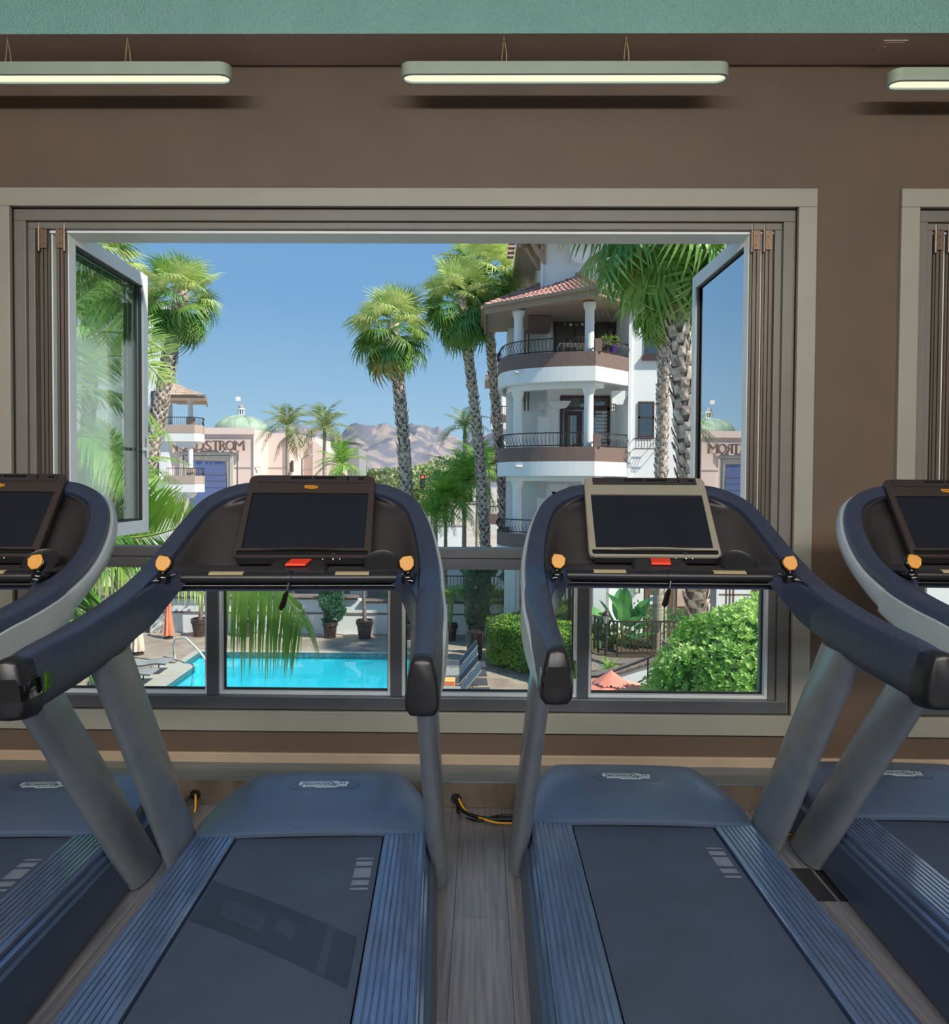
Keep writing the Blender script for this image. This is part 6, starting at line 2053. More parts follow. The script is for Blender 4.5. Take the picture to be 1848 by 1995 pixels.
# traffic light
P = at(823, 938, 62)
t = empty('traffic_light', (P.x + 6, 62, G)); tag(t, 'traffic light showing red on a long mast arm', 'traffic light')
MB().tube([(0, 0, 0), (0, 0, P.z - G + 0.8)], [0.12, 0.09], 8).build('pole', M['alu'], t, smooth=60)
MB().tube([(0, 0, P.z - G + 0.55), (-5.7, 0, P.z - G + 0.15)], [0.08, 0.05], 8).build('mast_arm', M['alu'], t, smooth=60)
hb = MB().box((-6.22, -0.16, P.z - G - 0.62), (-5.78, 0.1, P.z - G + 0.62)).build('signal_head', M['black'], t, bevel=0.03)
for k, mm in ((0.38, 'tl_red'), (0, 'tl_off'), (-0.38, 'tl_off')):
    MB().lathe([(0.001, 0), (0.15, 0), (0.13, 0.04), (0.001, 0.05)], n=14).build('signal_lens', M[mm], hb, smooth=40).matrix_local = Matrix.Translation((-6.0, -0.165, P.z - G + k)) @ Matrix.Rotation(pi / 2, 4, 'X')
# pale street buildings and a driveway wall beyond the garden
for (x0_, x1_, y0_, y1_, Y, nm, m, lb) in ((848, 905, 1022, 1068, 46, 'boundary_wall', 'coping', 'pale sunlit boundary wall low behind the garden palms'), (838, 882, 985, 1016, 62, 'carport', 'greyroof', 'grey roofed carport behind the garden palms')):
    A_, B_ = at(x0_, y1_, Y), at(x1_, y0_, Y)
    if nm == 'carport':
        t = empty(nm, (A_.x, Y, G)); tag(t, lb, 'carport')
        MB().prism([(-0.3, B_.z - G - 0.3), (0.4, B_.z - G + 0.3), (B_.x - A_.x - 0.2, B_.z - G + 0.3), (B_.x - A_.x + 0.4, B_.z - G - 0.3)], (0, 0, 0), (1, 0, 0), (0, 0, 1), (0, 4, 0)).build('roof', M[m], t, fix=True)
        for xx in (0.1, B_.x - A_.x - 0.1):
            for yy in (0.3, 3.7):
                MB().box((xx - 0.1, yy - 0.1, 0), (xx + 0.1, yy + 0.1, B_.z - G - 0.25)).build('post', M['alu'], t)
    else:
        t = empty(nm, (A_.x, Y, G)); tag(t, lb, 'wall')
        MB().box((0, 0, 0), (B_.x - A_.x, 0.25, B_.z - G - 0.08)).build('wall_body', M['ret'], t)
        MB().box((-0.05, -0.05, B_.z - G - 0.08), (B_.x - A_.x + 0.05, 0.3, B_.z - G)).build('wall_cap', M[m], t)

# ------------------------------------------------------------------ potted plants along the garden wall
def pot(px, py, label, wpx, plant):
    P = on_z(px, py, G)
    r = wpx / 2 * P.y / FPX
    h = r * 2.05
    t = empty('potted_plant', P); tag(t, label, 'potted plant', 'dark pots along the garden wall')
    p_ = MB().lathe([(0.01, 0), (r * 0.72, 0), (r * 0.74, h * 0.10), (r * 0.68, h * 0.12), (r * 0.88, h * 0.72), (r * 0.98, h * 0.76), (r * 1.0, h * 0.84), (r * 0.94, h * 0.87), (r * 1.0, h * 0.93), (r * 0.97, h), (r * 0.85, h), (r * 0.82, h * 0.9), (0.01, h * 0.9)], n=20).build('pot', M['pot'], t, smooth=35)
    MB().lathe([(0.01, h * 0.905), (r * 0.8, h * 0.905), (0.01, h * 0.92)], n=12).build('soil', M['soil'], p_)
    plant(t, r, h)
    return t


def stems(*paths, crown=None, m='trunk'):
    def f(t, r, h):
        for pth, rad_ in paths:
            MB().tube(cr_interp([(a, b, h * 0.85 + c) for a, b, c in pth], 4), rad_, 8).build('stem', M[m], t, smooth=60)
        if crown:
            (c, rr_, key, n) = crown
            stuff(leaf_cloud(on_ellipsoid((c[0], c[1], h * 0.85 + c[2]), rr_, n, R, 0.3), 0.16, R).build('foliage', M[key], t))
    return f


def conifer(h2, rx, lean=0.0, twist=False, n=900):
    def f(t, r, h):
        MB().tube([(0, 0, h * 0.8), (lean * 0.5, 0, h + h2 * 0.4), (lean, 0, h + h2 * 0.8)], [0.04, 0.03, 0.015], 6).build('stem', M['trunk'], t)
        pts = []
        for k in range(n):
            u = R.random() ** 0.85
            a = R.uniform(0, 2 * pi)
            prof_ = rx * (0.72 + 0.38 * sin(u * pi)) * (1 - u ** 5) * (1 + (0.22 * sin(u * 11 + a) if twist else 0.07 * sin(u * 17 + 2 * a)))
            rr_ = prof_ * R.uniform(0.75, 1.05)
            wob = (0.10 * sin(u * 6.5) if twist else 0)
            pts.append(((lean * u + wob + rr_ * cos(a), rr_ * sin(a), h * 0.92 + h2 * u), (cos(a), sin(a), 0.9)))
        stuff(leaf_cloud(pts, 0.12, R, 0.6, 0.5).build('foliage', M['cyp'], t))
    return f


def palmlet(t, r, h):
    for a, b in ((-0.05, 0.02), (0.03, -0.03), (0.07, 0.05)):
        MB().tube([(a * 0.5, b, h * 0.85), (a, b, h + 0.5), (a * 1.6, b, h + 0.95)], [0.035, 0.03, 0.02], 7).build('stem', M['greenstem'], t, smooth=60)
    me = feather_mesh('frond', [(0, 0, 0), (0.35, 0, 0.28), (0.7, 0, 0.3), (0.98, 0, 0.05)], 0.42, 24, [M['fea'], M['petiole']], R, 0.5)
    for i in range(14):
        frond_at(t, me, Vector((0.05 * sin(i * 2), 0.05 * cos(i * 3), h + 0.55 + 0.05 * i)), i * 2.4, rad(55 - 5.5 * i + R.uniform(-10, 10)), R.uniform(0.75, 1.0))


pot(281, 1237, 'dark pot half hidden by the arm of the second treadmill, leftmost of the row', 28, conifer(1.0, 0.25))
pot(389, 1239, 'dark pot with a forked pale trunk beside the closed orange parasol', 34, stems(([(0.02, 0, 0), (0.04, 0, 0.5), (-0.10, 0, 1.5)], [0.10, 0.07, 0.05]), ([(0.02, 0, 0.1), (0.10, 0, 0.6), (0.10, 0, 1.5)], [0.08, 0.05, 0.04]), crown=((0, 0, 1.9), (0.5, 0.5, 0.4), 'fea', 200)))
pot(478, 1240, 'dark pot with a slim cypress behind the drooping near frond', 28, conifer(1.25, 0.18))
pot(567, 1242, 'dark pot with a bare stem at the tip of the drooping near frond', 30, stems(([(0, 0, 0), (0.05, 0, 0.6), (0.08, 0, 1.6)], [0.05, 0.04, 0.03]), crown=((0.1, 0, 1.9), (0.4, 0.4, 0.35), 'fea', 160)))
pot(643, 1242, 'dark pot with a twisted juniper column, beside the single-stemmed tree', 31, conifer(1.75, 0.36, 0.15, True, 3000))
pot(710, 1243, 'dark pot with one straight grey stem beside the twisted juniper', 35, stems(([(0, 0, 0), (-0.02, 0, 0.6), (-0.05, 0, 1.7)], [0.09, 0.06, 0.045]), crown=((-0.05, 0, 2.1), (0.45, 0.45, 0.4), 'fea', 180)))
pot(799, 1245, 'dark pot with a round dark shrub behind the right window mullion of the second treadmill', 32, conifer(1.0, 0.32, 0, False, 1500))
pot(876, 1247, 'dark pot with a small green-stemmed palm, beside the tall cypress', 32, palmlet)
pot(928, 1251, 'dark pot with a tall dense cypress beside the clipped hedge', 34, conifer(2.55, 0.40, 0.05, False, 5000))
# empty tall urn
P = on_z(924, 1284, G)
t = tag(MB().lathe([(0.01, 0), (0.21, 0), (0.25, 0.3), (0.27, 0.6), (0.265, 0.8), (0.275, 0.83), (0.275, 0.86), (0.12, 0.87), (0.11, 0.8), (0.01, 0.78)], n=22).build('tall_urn', M['pot'], smooth=35, loc=P), 'tall empty glazed urn standing on the deck before the cypress pot', 'urn')

# ------------------------------------------------------------------ hedge
hl, hm_, hr = on_z(945, 1296, G), on_z(1020, 1316, G), on_z(1112, 1342, G)
t = empty('clipped_hedge', hl); tag(t, 'clipped box hedge with a flat top and rounded corner beside the pool deck', 'hedge')
d1 = (hr - hl).normalized(); nb_ = Vector((-d1.y, d1.x, 0))
if nb_.y < 0: nb_ = -nb_
HL, HD, HH = (hr - hl).length + 0.5, 1.5, 1.42
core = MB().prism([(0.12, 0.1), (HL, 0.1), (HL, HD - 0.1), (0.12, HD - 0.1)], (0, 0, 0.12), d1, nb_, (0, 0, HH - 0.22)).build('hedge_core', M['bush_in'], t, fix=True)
pts = []
for k in range(9500):
    u = R.random()
    if u < 0.52:
        a, z_ = R.uniform(0, HL), 0.1 + (HH - 0.1) * R.random()
        p = d1 * a + nb_ * (R.uniform(-0.04, 0.07) + (0.25 * (1 - a / 0.35) ** 2 if a < 0.35 else 0)) + Vector((0, 0, z_ - 0.06 * R.random())); n = -nb_
    elif u < 0.70:
        a, z_ = R.uniform(0, HD), 0.1 + (HH - 0.1) * R.random()
        p = nb_ * a + d1 * R.uniform(-0.04, 0.07) + Vector((0, 0, z_)); n = -d1
    else:
        a, b = R.uniform(0, HL), R.uniform(0, HD)
        p = d1 * a + nb_ * b + Vector((0, 0, HH + R.uniform(-0.06, 0.04))); n = Vector((0, 0, 1))
    pts.append((p, n))
stuff(leaf_cloud(pts, 0.075, R, 0.15, 0.6).build('foliage', M['hedge'], t))
MB().prism([(-0.05, -0.12), (HL, -0.12), (HL, 0.02), (-0.05, 0.02)], (0, 0, 0), d1, nb_, (0, 0, 0.07)).build('hedge_kerb', M['cap'], t, fix=True)
P = at(968, 1200, 24.2)
o = stuff(leaf_cloud(on_ellipsoid((0, 0, 1.0), (0.6, 0.4, 0.85), 1300, R), 0.08, R, 0.2, 0.6).build('low_hedge', M['hedge'], loc=(P.x, 24.2, G)))
tag(o, 'second lower hedge against the white pier behind the clipped hedge', 'hedge')

# ------------------------------------------------------------------ big bright bush at the right
bc = at(1500, 1425, 10.0)
t = empty('leafy_bush', (bc.x, 10.0, G)); tag(t, 'large bright green leafy bush filling the lower right window', 'bush')
cz = bc.z - G
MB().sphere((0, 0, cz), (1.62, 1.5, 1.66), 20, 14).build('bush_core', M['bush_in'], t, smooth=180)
pts = on_ellipsoid((0, 0, cz), (1.78, 1.66, 1.82), 9500, R, 0.07, -0.6)
mb = MB()
for p, d in pts:
    # a rosette of leaves at each twig tip
    p, d = Vector(p), Vector(d)
    ax = (d + Vector((R.uniform(-.5, .5), R.uniform(-.5, .5), R.uniform(0, .7)))).normalized()
    a0 = ax.orthogonal().normalized(); b0 = ax.cross(a0); ph = R.uniform(0, 6.28)
    for k in range(5):
        th = ph + 2 * pi * k / 5
        e_ = (a0 * cos(th) + b0 * sin(th))
        q = (e_ * 0.8 + ax * R.uniform(0.4, 1.0)).normalized(); s_ = q.cross(ax).normalized()
        L = 0.075 * R.uniform(0.7, 1.25)
        mb.add([p, p + q * L * 0.55 + s_ * L * 0.24, p + q * L, p + q * L * 0.55 - s_ * L * 0.24], [(0, 1, 2, 3)])
stuff(mb.build('foliage', M['bush'], t))

# ------------------------------------------------------------------ patio beyond the umbrella
YP = 18.2
zp = Z_(1266, YP)                          # planter top level
t = empty('curved_planter', (X_(1205, YP), YP, G)); tag(t, 'curved white planter wall with a stone coping under the iron patio railing', 'planter')
cx0 = X_(1205, YP)
arc = [Vector((X_(px, Y), Y, 0)) for px, Y in ((1128, 17.9), (1150, 17.6), (1180, 17.25), (1210, 17.1), (1250, 17.1), (1305, 17.2), (1345, 17.3))]
arcs = [Vector((p.x, p.y, 0)) for p in cr_interp(arc, 4)]
loc = Vector((cx0, YP, G))
zc_ = zp - G
secs = [[(p.x - loc.x, p.y - loc.y, 0), (p.x - loc.x, p.y - loc.y, zc_ - 0.1), (p.x - loc.x, p.y - loc.y + 0.3, zc_ - 0.1), (p.x - loc.x, p.y - loc.y + 0.3, 0)] for p in arcs]
MB().loft(secs, True, True).build('planter_wall', M['ret'], t, fix=True)
secs = [[(p.x - loc.x, p.y - loc.y - 0.07, zc_ - 0.1), (p.x - loc.x, p.y - loc.y - 0.09, zc_ - 0.02), (p.x - loc.x, p.y - loc.y - 0.05, zc_), (p.x - loc.x, p.y - loc.y + 0.4, zc_), (p.x - loc.x, p.y - loc.y + 0.4, zc_ - 0.1)] for p in arcs]
MB().loft(secs, True, True).build('coping', M['cap'], t, fix=True)
MB().prism([(p.x - loc.x, p.y - loc.y + 0.2) for p in arcs] + [(arcs[-1].x - loc.x, 1.9), (arcs[0].x - loc.x, 1.9)], (0, 0, zc_ - 0.3), (1, 0, 0), (0, 1, 0), (0, 0, 0.25)).build('soil', M['soil'], t, fix=True)
zr_ = zp
rb = [(X_(1160, 18.4), 18.4, zr_), (X_(1168, 18.0), 18.0, zr_), (X_(1205, 17.6), 17.6, zr_), (X_(1340, 17.7), 17.7, zr_)]
railing('patio_railing', rb, Z_(1209, 17.6) - zr_, 'dark iron patio railing in front of the bird of paradise', 0.105, r=0.009)
paddle_plant('bird of paradise with broad paddle leaves behind the patio railing', (X_(1215, 19.0), 19.0, zr_ - 0.15), 1.45, [(-100, 62, 1.0), (100, 75, 1.05), (-60, 58, 0.95), (-150, 60, 1.0), (175, 50, 1.0), (-25, 48, 0.95), (5, 60, 1.0), (60, 55, 0.9), (-90, 35, 0.8), (-40, 25, 0.75), (150, 30, 0.8), (-120, 80, 1.1), (-75, 84, 1.1), (30, 30, 0.8), (-170, 20, 0.65)], 4)
paddle_plant('banana plant behind the garden wall beside the booted trunk', (X_(935, 27.6), 27.6, ZBED), 1.6, [(-90, 80, 1.0), (-60, 65, 0.9), (-130, 62, 0.9), (10, 55, 0.8), (170, 50, 0.8)], 6, name='banana_plant')
paddle_plant('small banana plant on the bed behind the wall, beside the round planter', (X_(748, 26.4), 26.4, ZBED), 0.9, [(-100, 60, 1.0), (-50, 50, 1.0), (-150, 45, 0.9), (20, 45, 0.9), (100, 60, 0.9)], 9, name='banana_plant')
paddle_plant('banana plant with hanging leaves against the white ground pier', (X_(962, 28.0), 28.0, ZBED), 1.3, [(-120, 55, 1.0), (-40, 50, 1.0), (-80, 75, 1.0), (170, 40, 0.9), (10, 40, 0.9)], 10, name='banana_plant')
# shrubs behind the patio railing
for (px, Y, rx, rz, nm, lb) in ((1250, 19.2, 0.45, 0.6, 'shrub', 'dark shrub behind the patio railing between the bird of paradise and the trunk'), (1320, 19.0, 0.5, 0.55, 'shrub', 'dark shrub behind the patio railing, beyond the smooth trunk'), (1180, 19.2, 0.35, 0.4, 'shrub', 'low shrub behind the patio railing, at the lamp post')):
    o = stuff(leaf_cloud(on_ellipsoid((0, 0, rz), (rx, rx, rz), 900, R, 0.3), 0.10, R, 0.3, 0.45).build(nm, M['fan_dk'], loc=(X_(px, Y), Y, zr_ - 0.2)))
    tag(o, lb, 'shrub')
P = at(1357, 1190, 15.2)
o = stuff(leaf_cloud(on_ellipsoid((0, 0, 1.45), (0.24, 0.24, 1.3), 2400, R, 0.25), 0.075, R, 0.7, 0.4).build('juniper', M['fea'], loc=(P.x, 15.2, G)))
tag(o, 'slim bright juniper beside the booted trunk above the bush', 'shrub')
# white walls, brown timber doors behind the patio
YB = 21.3
pw_ = empty('patio_pavilion', (X_(1250, YB), YB, G)); tag(pw_, 'white patio front with brown timber doors behind the smooth palm trunk', 'building front')
PO = Vector((X_(1250, YB), YB, G))
def ppart(name, m, mb, parent=None):
    mb.v = [(a - PO.x, b - PO.y, c - PO.z) for a, b, c in mb.v]
    o = mb.build(name, m, None, fix=True); o.parent = parent or pw_
    return o
z_t = Z_(1100, YB)
ppart('wall', M['bwhite'], MB().box((X_(1147, YB), YB - 1.0, G), (X_(1171, YB), YB + 0.2, z_t)))
ppart('wall', M['bwhite'], MB().box((X_(1171, YB), YB, G), (X_(1258, YB), YB + 0.2, z_t)))
ppart('wall', M['bwhite'], MB().box((X_(1398, YB), YB, G), (X_(1466, YB), YB + 0.2, z_t)))
ppart('drain_pipe', M['iron'], MB().box((X_(1173, YB), YB - 0.1, G), (X_(1178, YB), YB, z_t)))
ppart('drain_pipe', M['ret'], MB().box((X_(1187, YB), YB - 0.1, G), (X_(1195, YB), YB, z_t)))
P = at(1240, 1145, YB - 0.08)
sc = ppart('wall_lantern', M['lampglass'], MB().box((P.x - 0.07, YB - 0.14, P.z - 0.14), (P.x + 0.07, YB - 0.02, P.z + 0.14)))
mb = MB()
for a in (-0.085, 0.07): mb.box((P.x + a, YB - 0.16, P.z - 0.16), (P.x + a + 0.015, YB - 0.13, P.z + 0.16))
for b in (-0.16, 0.145): mb.box((P.x - 0.085, YB - 0.16, P.z + b), (P.x + 0.085, YB - 0.13, P.z + b + 0.015))
ppart('lantern_cage', M['iron'], mb, sc)
for i, (a, b) in enumerate(((1256, 1277), (1278, 1299), (1303, 1316), (1317, 1340), (1341, 1398))):
    ppart('door', M['wood_door'] if i != 4 else M['dim'], MB().box((X_(a, YB), YB, G), (X_(b, YB) - 0.015, YB + 0.08, z_t)))
pp = ppart('notice', M['bwhite'], MB().box((X_(1268, YB), YB - 0.02, Z_(1175, YB)), (X_(1279, YB), YB, Z_(1157, YB))))
ppart('notice_print', M['blueglass'], MB().box((X_(1269, YB), YB - 0.025, Z_(1168, YB)), (X_(1278, YB), YB - 0.02, Z_(1160, YB))), pp)
ppart('door_glass', M['tileroof2'], MB().box((X_(1321, YB), YB - 0.02, Z_(1178, YB)), (X_(1336, YB), YB, Z_(1120, YB))))
for k in range(5):
    ppart('slat', M['wood_door'], MB().box((X_(1466 + 9 * k, YB), YB, G), (X_(1473.5 + 9 * k, YB), YB + 0.08, z_t)))
for (zz) in (1142, 1154):
    ppart('rail_bar', M['bbrown'], MB().box((X_(1404, YB - 2), YB - 2.0, Z_(zz + 3, YB - 2)), (X_(1530, YB - 2), YB - 1.93, Z_(zz, YB - 2))))
for px in (1416, 1423, 1430):
    ppart('rail_post', M['bbrown'], MB().box((X_(px, YB - 2), YB - 2.0, G), (X_(px + 3, YB - 2), YB - 1.95, Z_(1140, YB - 2))))
# ground floor glass doors under the balconies (they mirror the pool)
gd = empty('glass_doors', (X_(1100, 21.6), 21.6, G)); tag(gd, 'brown framed glass doors of the ground floor mirroring the pool, above the hedge', 'door')
xg0, xg1 = X_(1016, 21.9), X_(1140, 21.9)
for k in range(5):
    xx = -(X_(1100, 21.6)) + xg0 + (xg1 - xg0) * k / 4
    MB().box((xx - 0.05, -0.02, 0), (xx + 0.05, 0.1, 3.0)).build('door_frame', M['bdark'], gd)
    if k < 4:
        MB().box((xx + 0.05, 0.03, 0.25), (xx + (xg1 - xg0) / 4 - 0.05, 0.04, 3.0)).build('pane', M['glass_r'], gd)
        MB().box((xx + 0.05, 0.0, 0), (xx + (xg1 - xg0) / 4 - 0.05, 0.08, 0.25)).build('door_panel', M['bdark'], gd)

# lamp post
YLP = 16.7
P = Vector((X_(1183, YLP), YLP, G))
t = empty('lamp_post', P); tag(t, 'slim lamp post with a glass lantern before the patio railing', 'lamp post')
sc_ = YLP / FPX
H1 = Z_(1212, YLP) - G
MB().tube([(0, 0, 0), (0, 0, H1 * 0.3), (0, 0, H1)], [0.06, 0.038, 0.032], 8).build('post', M['iron'], t, smooth=60)
lw_ = 8.5 * sc_
MB().lathe([(lw_ * 0.45, H1), (lw_ * 0.8, H1 + 15 * sc_)], n=6).build('lantern_glass', M['lampglass'], t)
for k in range(6):
    a = 2 * pi * k / 6
    MB().tube([(lw_ * 0.47 * cos(a), lw_ * 0.47 * sin(a), H1), (lw_ * 0.83 * cos(a), lw_ * 0.83 * sin(a), H1 + 15 * sc_)], 0.010, 5).build('lantern_bar', M['iron'], t)
MB().lathe([(lw_ * 1.0, H1 + 15 * sc_), (lw_ * 0.98, H1 + 17 * sc_), (lw_ * 0.55, H1 + 22 * sc_), (lw_ * 0.3, H1 + 23 * sc_), (lw_ * 0.22, H1 + 25 * sc_), (0.01, H1 + 27.5 * sc_)], n=12).build('lantern_cap', M['iron'], t, smooth=40)
feather_palm('small spiky lily palm at the foot of the lamp post', (X_(1188, 16.2), 16.2, G), at(1188, 1312, 16.2), 0.05, 0.45, 22, 'fea_hi', 61, shaft=0, lo=5, leaf=0.35, name='lily_palm', cat='plant', nl=14)
# round pillar with a domed stone cap
YRP = 15.6
P = Vector((X_(1150, YRP), YRP, G))
t = empty('round_pillar', P); tag(t, 'round white pillar with a domed stone cap at the window mullion', 'pillar')
sc_ = YRP / FPX
h0_ = Z_(1302, YRP) - G
MB().lathe([(0.01, 0), (19 * sc_, 0), (19 * sc_, h0_), (0.01, h0_)], n=24).build('pillar_body', M['ret'], t, smooth=40)
MB().lathe([(19.5 * sc_, h0_), (23 * sc_, h0_ + 2 * sc_), (23 * sc_, h0_ + 5 * sc_), (16 * sc_, h0_ + 12 * sc_), (0.01, h0_ + 15 * sc_)], n=24).build('pillar_cap', M['cap'], t, smooth=40)
# sloping stair wall with coping, end pillar and handrail
YQ = 14.6
t = empty('stair_wall', (X_(1150, YQ), YQ, G)); tag(t, 'sloping white stair wall with a stone coping rising to the right behind the parasol', 'wall')
pz = [(1150, 1320), (1175, 1314), (1210, 1304), (1250, 1291), (1290, 1280), (1306, 1277)]
P0 = Vector((X_(1150, YQ), YQ, G))
top = [(at(a, b, YQ) - P0) for a, b in pz]
MB().prism([(top[0].x, 0)] + [(q.x, q.z - 0.08) for q in top] + [(top[-1].x, 0)], (0, 0, 0), (1, 0, 0), (0, 0, 1), (0, 0.25, 0)).build('wall_body', M['ret'], t, fix=True)
MB().loft([[(q.x, -0.05, q.z - 0.09), (q.x, -0.07, q.z - 0.03), (q.x, -0.04, q.z), (q.x, 0.3, q.z), (q.x, 0.3, q.z - 0.09)] for q in top], True, True).build('coping', M['cap'], t, fix=True)
q0, q1 = at(1303, 1262, YQ) - P0, at(1334, 1262, YQ) - P0
MB().box((q0.x, -0.05, 0), (q1.x, 0.35, q0.z)).build('end_pillar', M['ret'], t)
MB().box((q0.x - 0.05, -0.10, q0.z), (q1.x + 0.05, 0.4, q0.z + 0.08)).build('pillar_cap', M['cap'], t, bevel=0.02)
hr_ = [at(a, b, YQ - 0.5) for a, b in ((1146, 1319), (1165, 1318), (1200, 1306), (1250, 1287), (1305, 1265))]
t = empty('stair_handrail', hr_[0]); tag(t, 'dark iron handrail climbing along the sloping stair wall', 'handrail')
MB().tube([p - hr_[0] for p in hr_], 0.022, 8).build('top_rail', M['iron'], t, smooth=60)
a_, b_ = at(1238, 1332, YQ - 0.5), at(1290, 1304, YQ - 0.5)
MB().tube([a_ - hr_[0], b_ - hr_[0]], 0.016, 8).build('lower_rail', M['iron'], t)
pt = at(1262, 1284, YQ - 0.5)
MB().tube([Vector((pt.x, pt.y, G)) - hr_[0], pt - hr_[0]], 0.02, 8).build('post', M['iron'], t)

# ------------------------------------------------------------------ parasols
def parasol_open(c, R_, rise, label):
    t = empty('parasol', (c.x, c.y, G)); tag(t, label, 'parasol')
    h = c.z - G
    MB().tube([(0, 0, 0), (0, 0, h)], 0.022, 10).build('pole', M['wood_door'], t)
    MB().lathe([(0.01, 0), (0.28, 0), (0.28, 0.06), (0.05, 0.1), (0.03, 0.3)], n=16).build('base', M['iron'], t, smooth=40)
    for k in range(8):
        a0, a1 = 2 * pi * (k + 0.28) / 8, 2 * pi * (k + 1.28) / 8
        rows = []
        for i in range(6):
            f = 0.16 + 0.84 * i / 5
            rows.append([(R_ * f * cos(a) * (1 - 0.06 * sin(pi * j / 4)), R_ * f * sin(a) * (1 - 0.06 * sin(pi * j / 4)), h - rise * f ** 1.15 - 0.05 * f * sin(pi * j / 4)) for j, a in enumerate([a0 + (a1 - a0) * q / 4 for q in range(5)])])
        g = MB().grid(rows)
        g.build('canopy_panel', M['pink_cloth'] if k % 3 else M['pink_hi'], t, smooth=40)
        MB().tube([(0.03 * cos(a0), 0.03 * sin(a0), h - 0.05), (R_ * cos(a0), R_ * sin(a0), h - rise - 0.02)], 0.008, 5).build('rib', M['iron'], t)
    # raised vent cap, folded to a peak
    for k in range(8):
        a0, a1 = 2 * pi * (k + 0.28) / 8, 2 * pi * (k + 1.28) / 8
        am = (a0 + a1) / 2
        r2 = R_ * 0.20
        MB().add([(0, 0, h + 0.16), (r2 * cos(a0), r2 * sin(a0), h - 0.06), (r2 * 0.86 * cos(am), r2 * 0.86 * sin(am), h - 0.02), (r2 * cos(a1), r2 * sin(a1), h - 0.06)], [(0, 1, 2), (0, 2, 3)]).build('vent_flap', M['pink_cloth'], t)
    return t


parasol_open(at(1190, 1324, 11.6), 1.55, 0.44, 'open salmon pink parasol with a peaked vent cap in front of the stair wall')


def parasol_closed(px, pyb, pyt, wpx, m, label):
    P = on_z(px, pyb, G); s = P.y / FPX
    h = (pyb - pyt) * s
    t = empty('closed_parasol', P); tag(t, label, 'parasol')
    w = wpx * s / 2
    secs = []
    for f, r in ((0.0, 1.0), (0.12, 0.98), (0.3, 0.85), (0.45, 0.66), (0.55, 0.5), (0.62, 0.44), (0.7, 0.52), (0.82, 0.5), (0.93, 0.35), (1.0, 0.1)):
        secs.append([(w * r * (1 + 0.22 * cos(8 * 2 * pi * k / 32 + 2 * f)) * cos(2 * pi * k / 32), w * r * (1 + 0.22 * cos(8 * 2 * pi * k / 32 + 2 * f)) * sin(2 * pi * k / 32), 0.12 + (h - 0.12) * f) for k in range(32)])
    MB().loft(secs, True, True).build('canopy', m, t, smooth=60)
    MB().lathe([(0.01, 0), (w * 1.05, 0), (w * 1.0, 0.06), (0.03, 0.1)], n=16).build('base', M['iron'], t, smooth=40)
    MB().tube([(0, 0, 0.05), (0, 0, h + 0.08)], 0.02, 8).build('pole', M['wood_door'], t)
    return t


parasol_closed(328, 1244, 1150, 17, M['orange_cloth'], 'closed orange parasol by the garden wall beside the forked trunk pot')
parasol_closed(268, 1275, 1180, 22, M['cream_cloth'], 'closed cream parasol beside the left loungers')


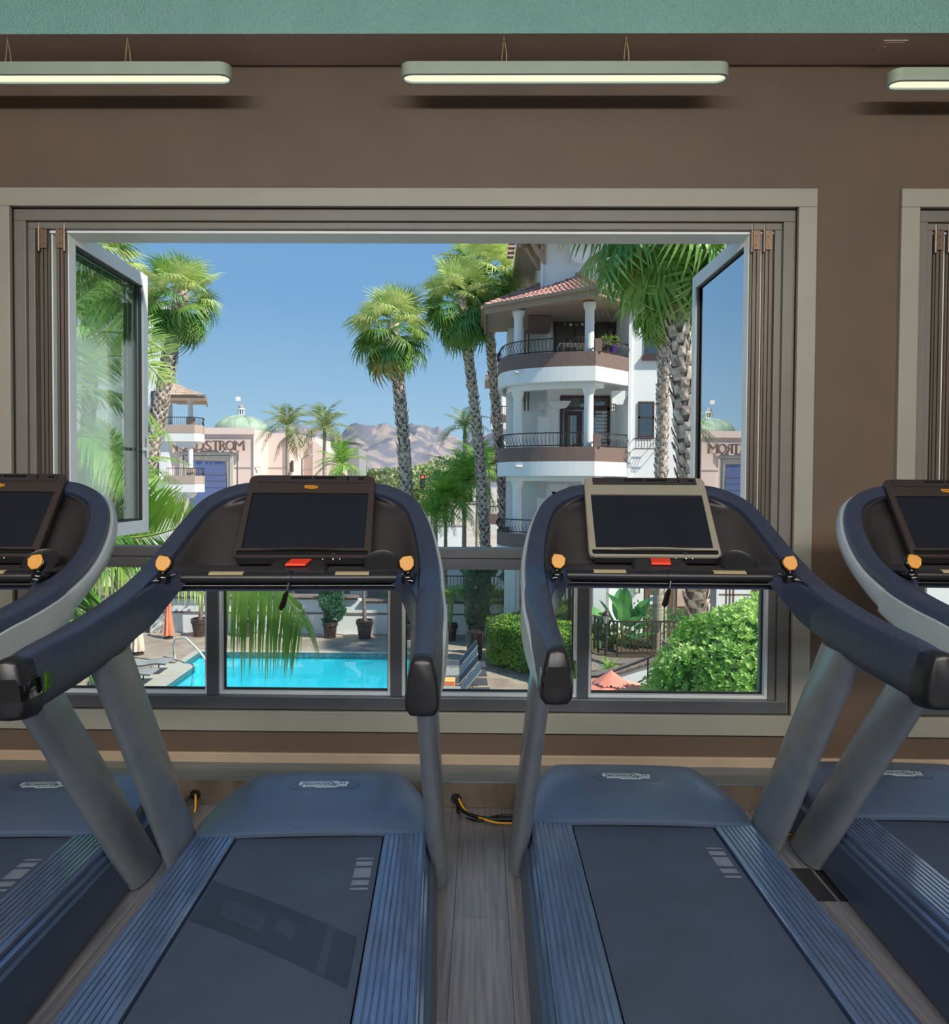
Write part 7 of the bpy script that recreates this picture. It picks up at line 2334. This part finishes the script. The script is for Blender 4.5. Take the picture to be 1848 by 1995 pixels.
# ------------------------------------------------------------------ loungers
def lounger(label, P, az, m, back=0.0, group=None):
    t = empty('sun_lounger', P, az); tag(t, label, 'sun lounger', group)
    L, Wd, h = 1.9, 0.62, 0.32
    # slightly wavy sling bed
    if back:
        bed = [(0, h), (0.6, h + 0.01), (1.15, h)]
        bk_ = [(1.15, h), (1.15 + 0.78 * cos(back) * 0.5, h + 0.78 * sin(back) * 0.5), (1.15 + 0.78 * cos(back), h + 0.78 * sin(back))]
    else:
        bed = [(0, h - 0.04), (0.3, h + 0.02), (0.8, h + 0.05), (1.2, h + 0.0), (1.6, h + 0.06), (1.9, h + 0.04)]
        bk_ = None
    for pth, nm in ((bed, 'bed'), (bk_, 'backrest')):
        if not pth: continue
        pp_ = cr_interp([(a, 0, b) for a, b in pth], 3)
        MB().loft([[(q.x, -Wd / 2, q.z), (q.x, Wd / 2, q.z), (q.x, Wd / 2, q.z + 0.03), (q.x, -Wd / 2, q.z + 0.03)] for q in pp_], True, True).build(nm, m, t, smooth=30)
        f = MB()
        for s in (-1, 1):
            f.tube([(q.x, s * (Wd / 2 + 0.02), q.z + 0.01) for q in pp_], 0.022, 6)
        f.build(nm + '_rail', M['sling'] if back else M['alu'], t, smooth=60)
    for x_ in (0.25, 1.25 if back else 1.5):
        for s in (-1, 1):
            MB().tube([(x_ - 0.06, s * Wd / 2, 0), (x_, s * (Wd / 2), h)], 0.018, 6).build('leg', M['alu'], t)
    if back:
        for s in (-1, 1):
            MB().tube([(1.15 + 0.5 * cos(back), s * Wd / 2, h + 0.5 * sin(back)), (1.35, s * Wd / 2, 0.12)], 0.014, 6).build('backrest_stay', M['alu'], t)
        f = MB().box((1.25, -Wd / 2, h - 0.02), (1.9, Wd / 2, h)); f.build('rear_frame', M['sling_dk'], t)
    return t


gl = 'grey loungers on the sunny side of the pool'
lounger('pale grey lounger behind the closed cream parasol, furthest of the left loungers', on_z(268, 1258, G) + Vector((-1.6, 0, 0)), rad(-4), M['sling'], 0, gl)
lounger('pale wavy lounger beside the white sun shelf, further of the two', on_z(300, 1316, G) + Vector((-1.5, 0.0, 0)), rad(4), M['sling'], 0, gl)
lounger('pale wavy lounger beside the white sun shelf, nearer of the two', on_z(283, 1334, G) + Vector((-1.6, -0.2, 0)), rad(4), M['sling'], 0, gl)
lounger('grey lounger with a raised back lowest in the left corner of the window', on_z(205, 1352, G) + Vector((-1.6, 0.0, 0)), rad(8), M['sling'], rad(48), gl)
gr_ = 'loungers with raised backs at the right end of the pool'
for (px, py, m, lb) in ((868, 1316, 'sling_dk', 'charcoal lounger with a raised back, furthest of the four right of the pool'), (866, 1334, 'sling', 'grey lounger with a raised back, second furthest of the four right of the pool'),
                        (864, 1352, 'sling_dk', 'charcoal lounger with a raised back beside the orange box right of the pool'), (866, 1372, 'sling', 'grey lounger with a raised back, nearest of the four right of the pool')):
    lounger(lb, on_z(px, py, G) + Vector((-0.75, 0, 0)), rad(3), M[m], rad(50), gr_)
P = on_z(873, 1357, G)
t = empty('towel_box', P); tag(t, 'orange box with an amber lid standing between the right loungers', 'box')
MB().box((-0.17, -0.17, 0.08), (0.17, 0.17, 0.42)).build('box_body', M['towel'], t, bevel=0.02)
MB().box((-0.175, -0.175, 0.42), (0.175, 0.175, 0.46)).build('box_lid', M['towel_top'], t, bevel=0.015)
MB().box((-0.15, -0.15, 0.0), (0.15, 0.15, 0.08)).build('box_plinth', M['coping'], t)
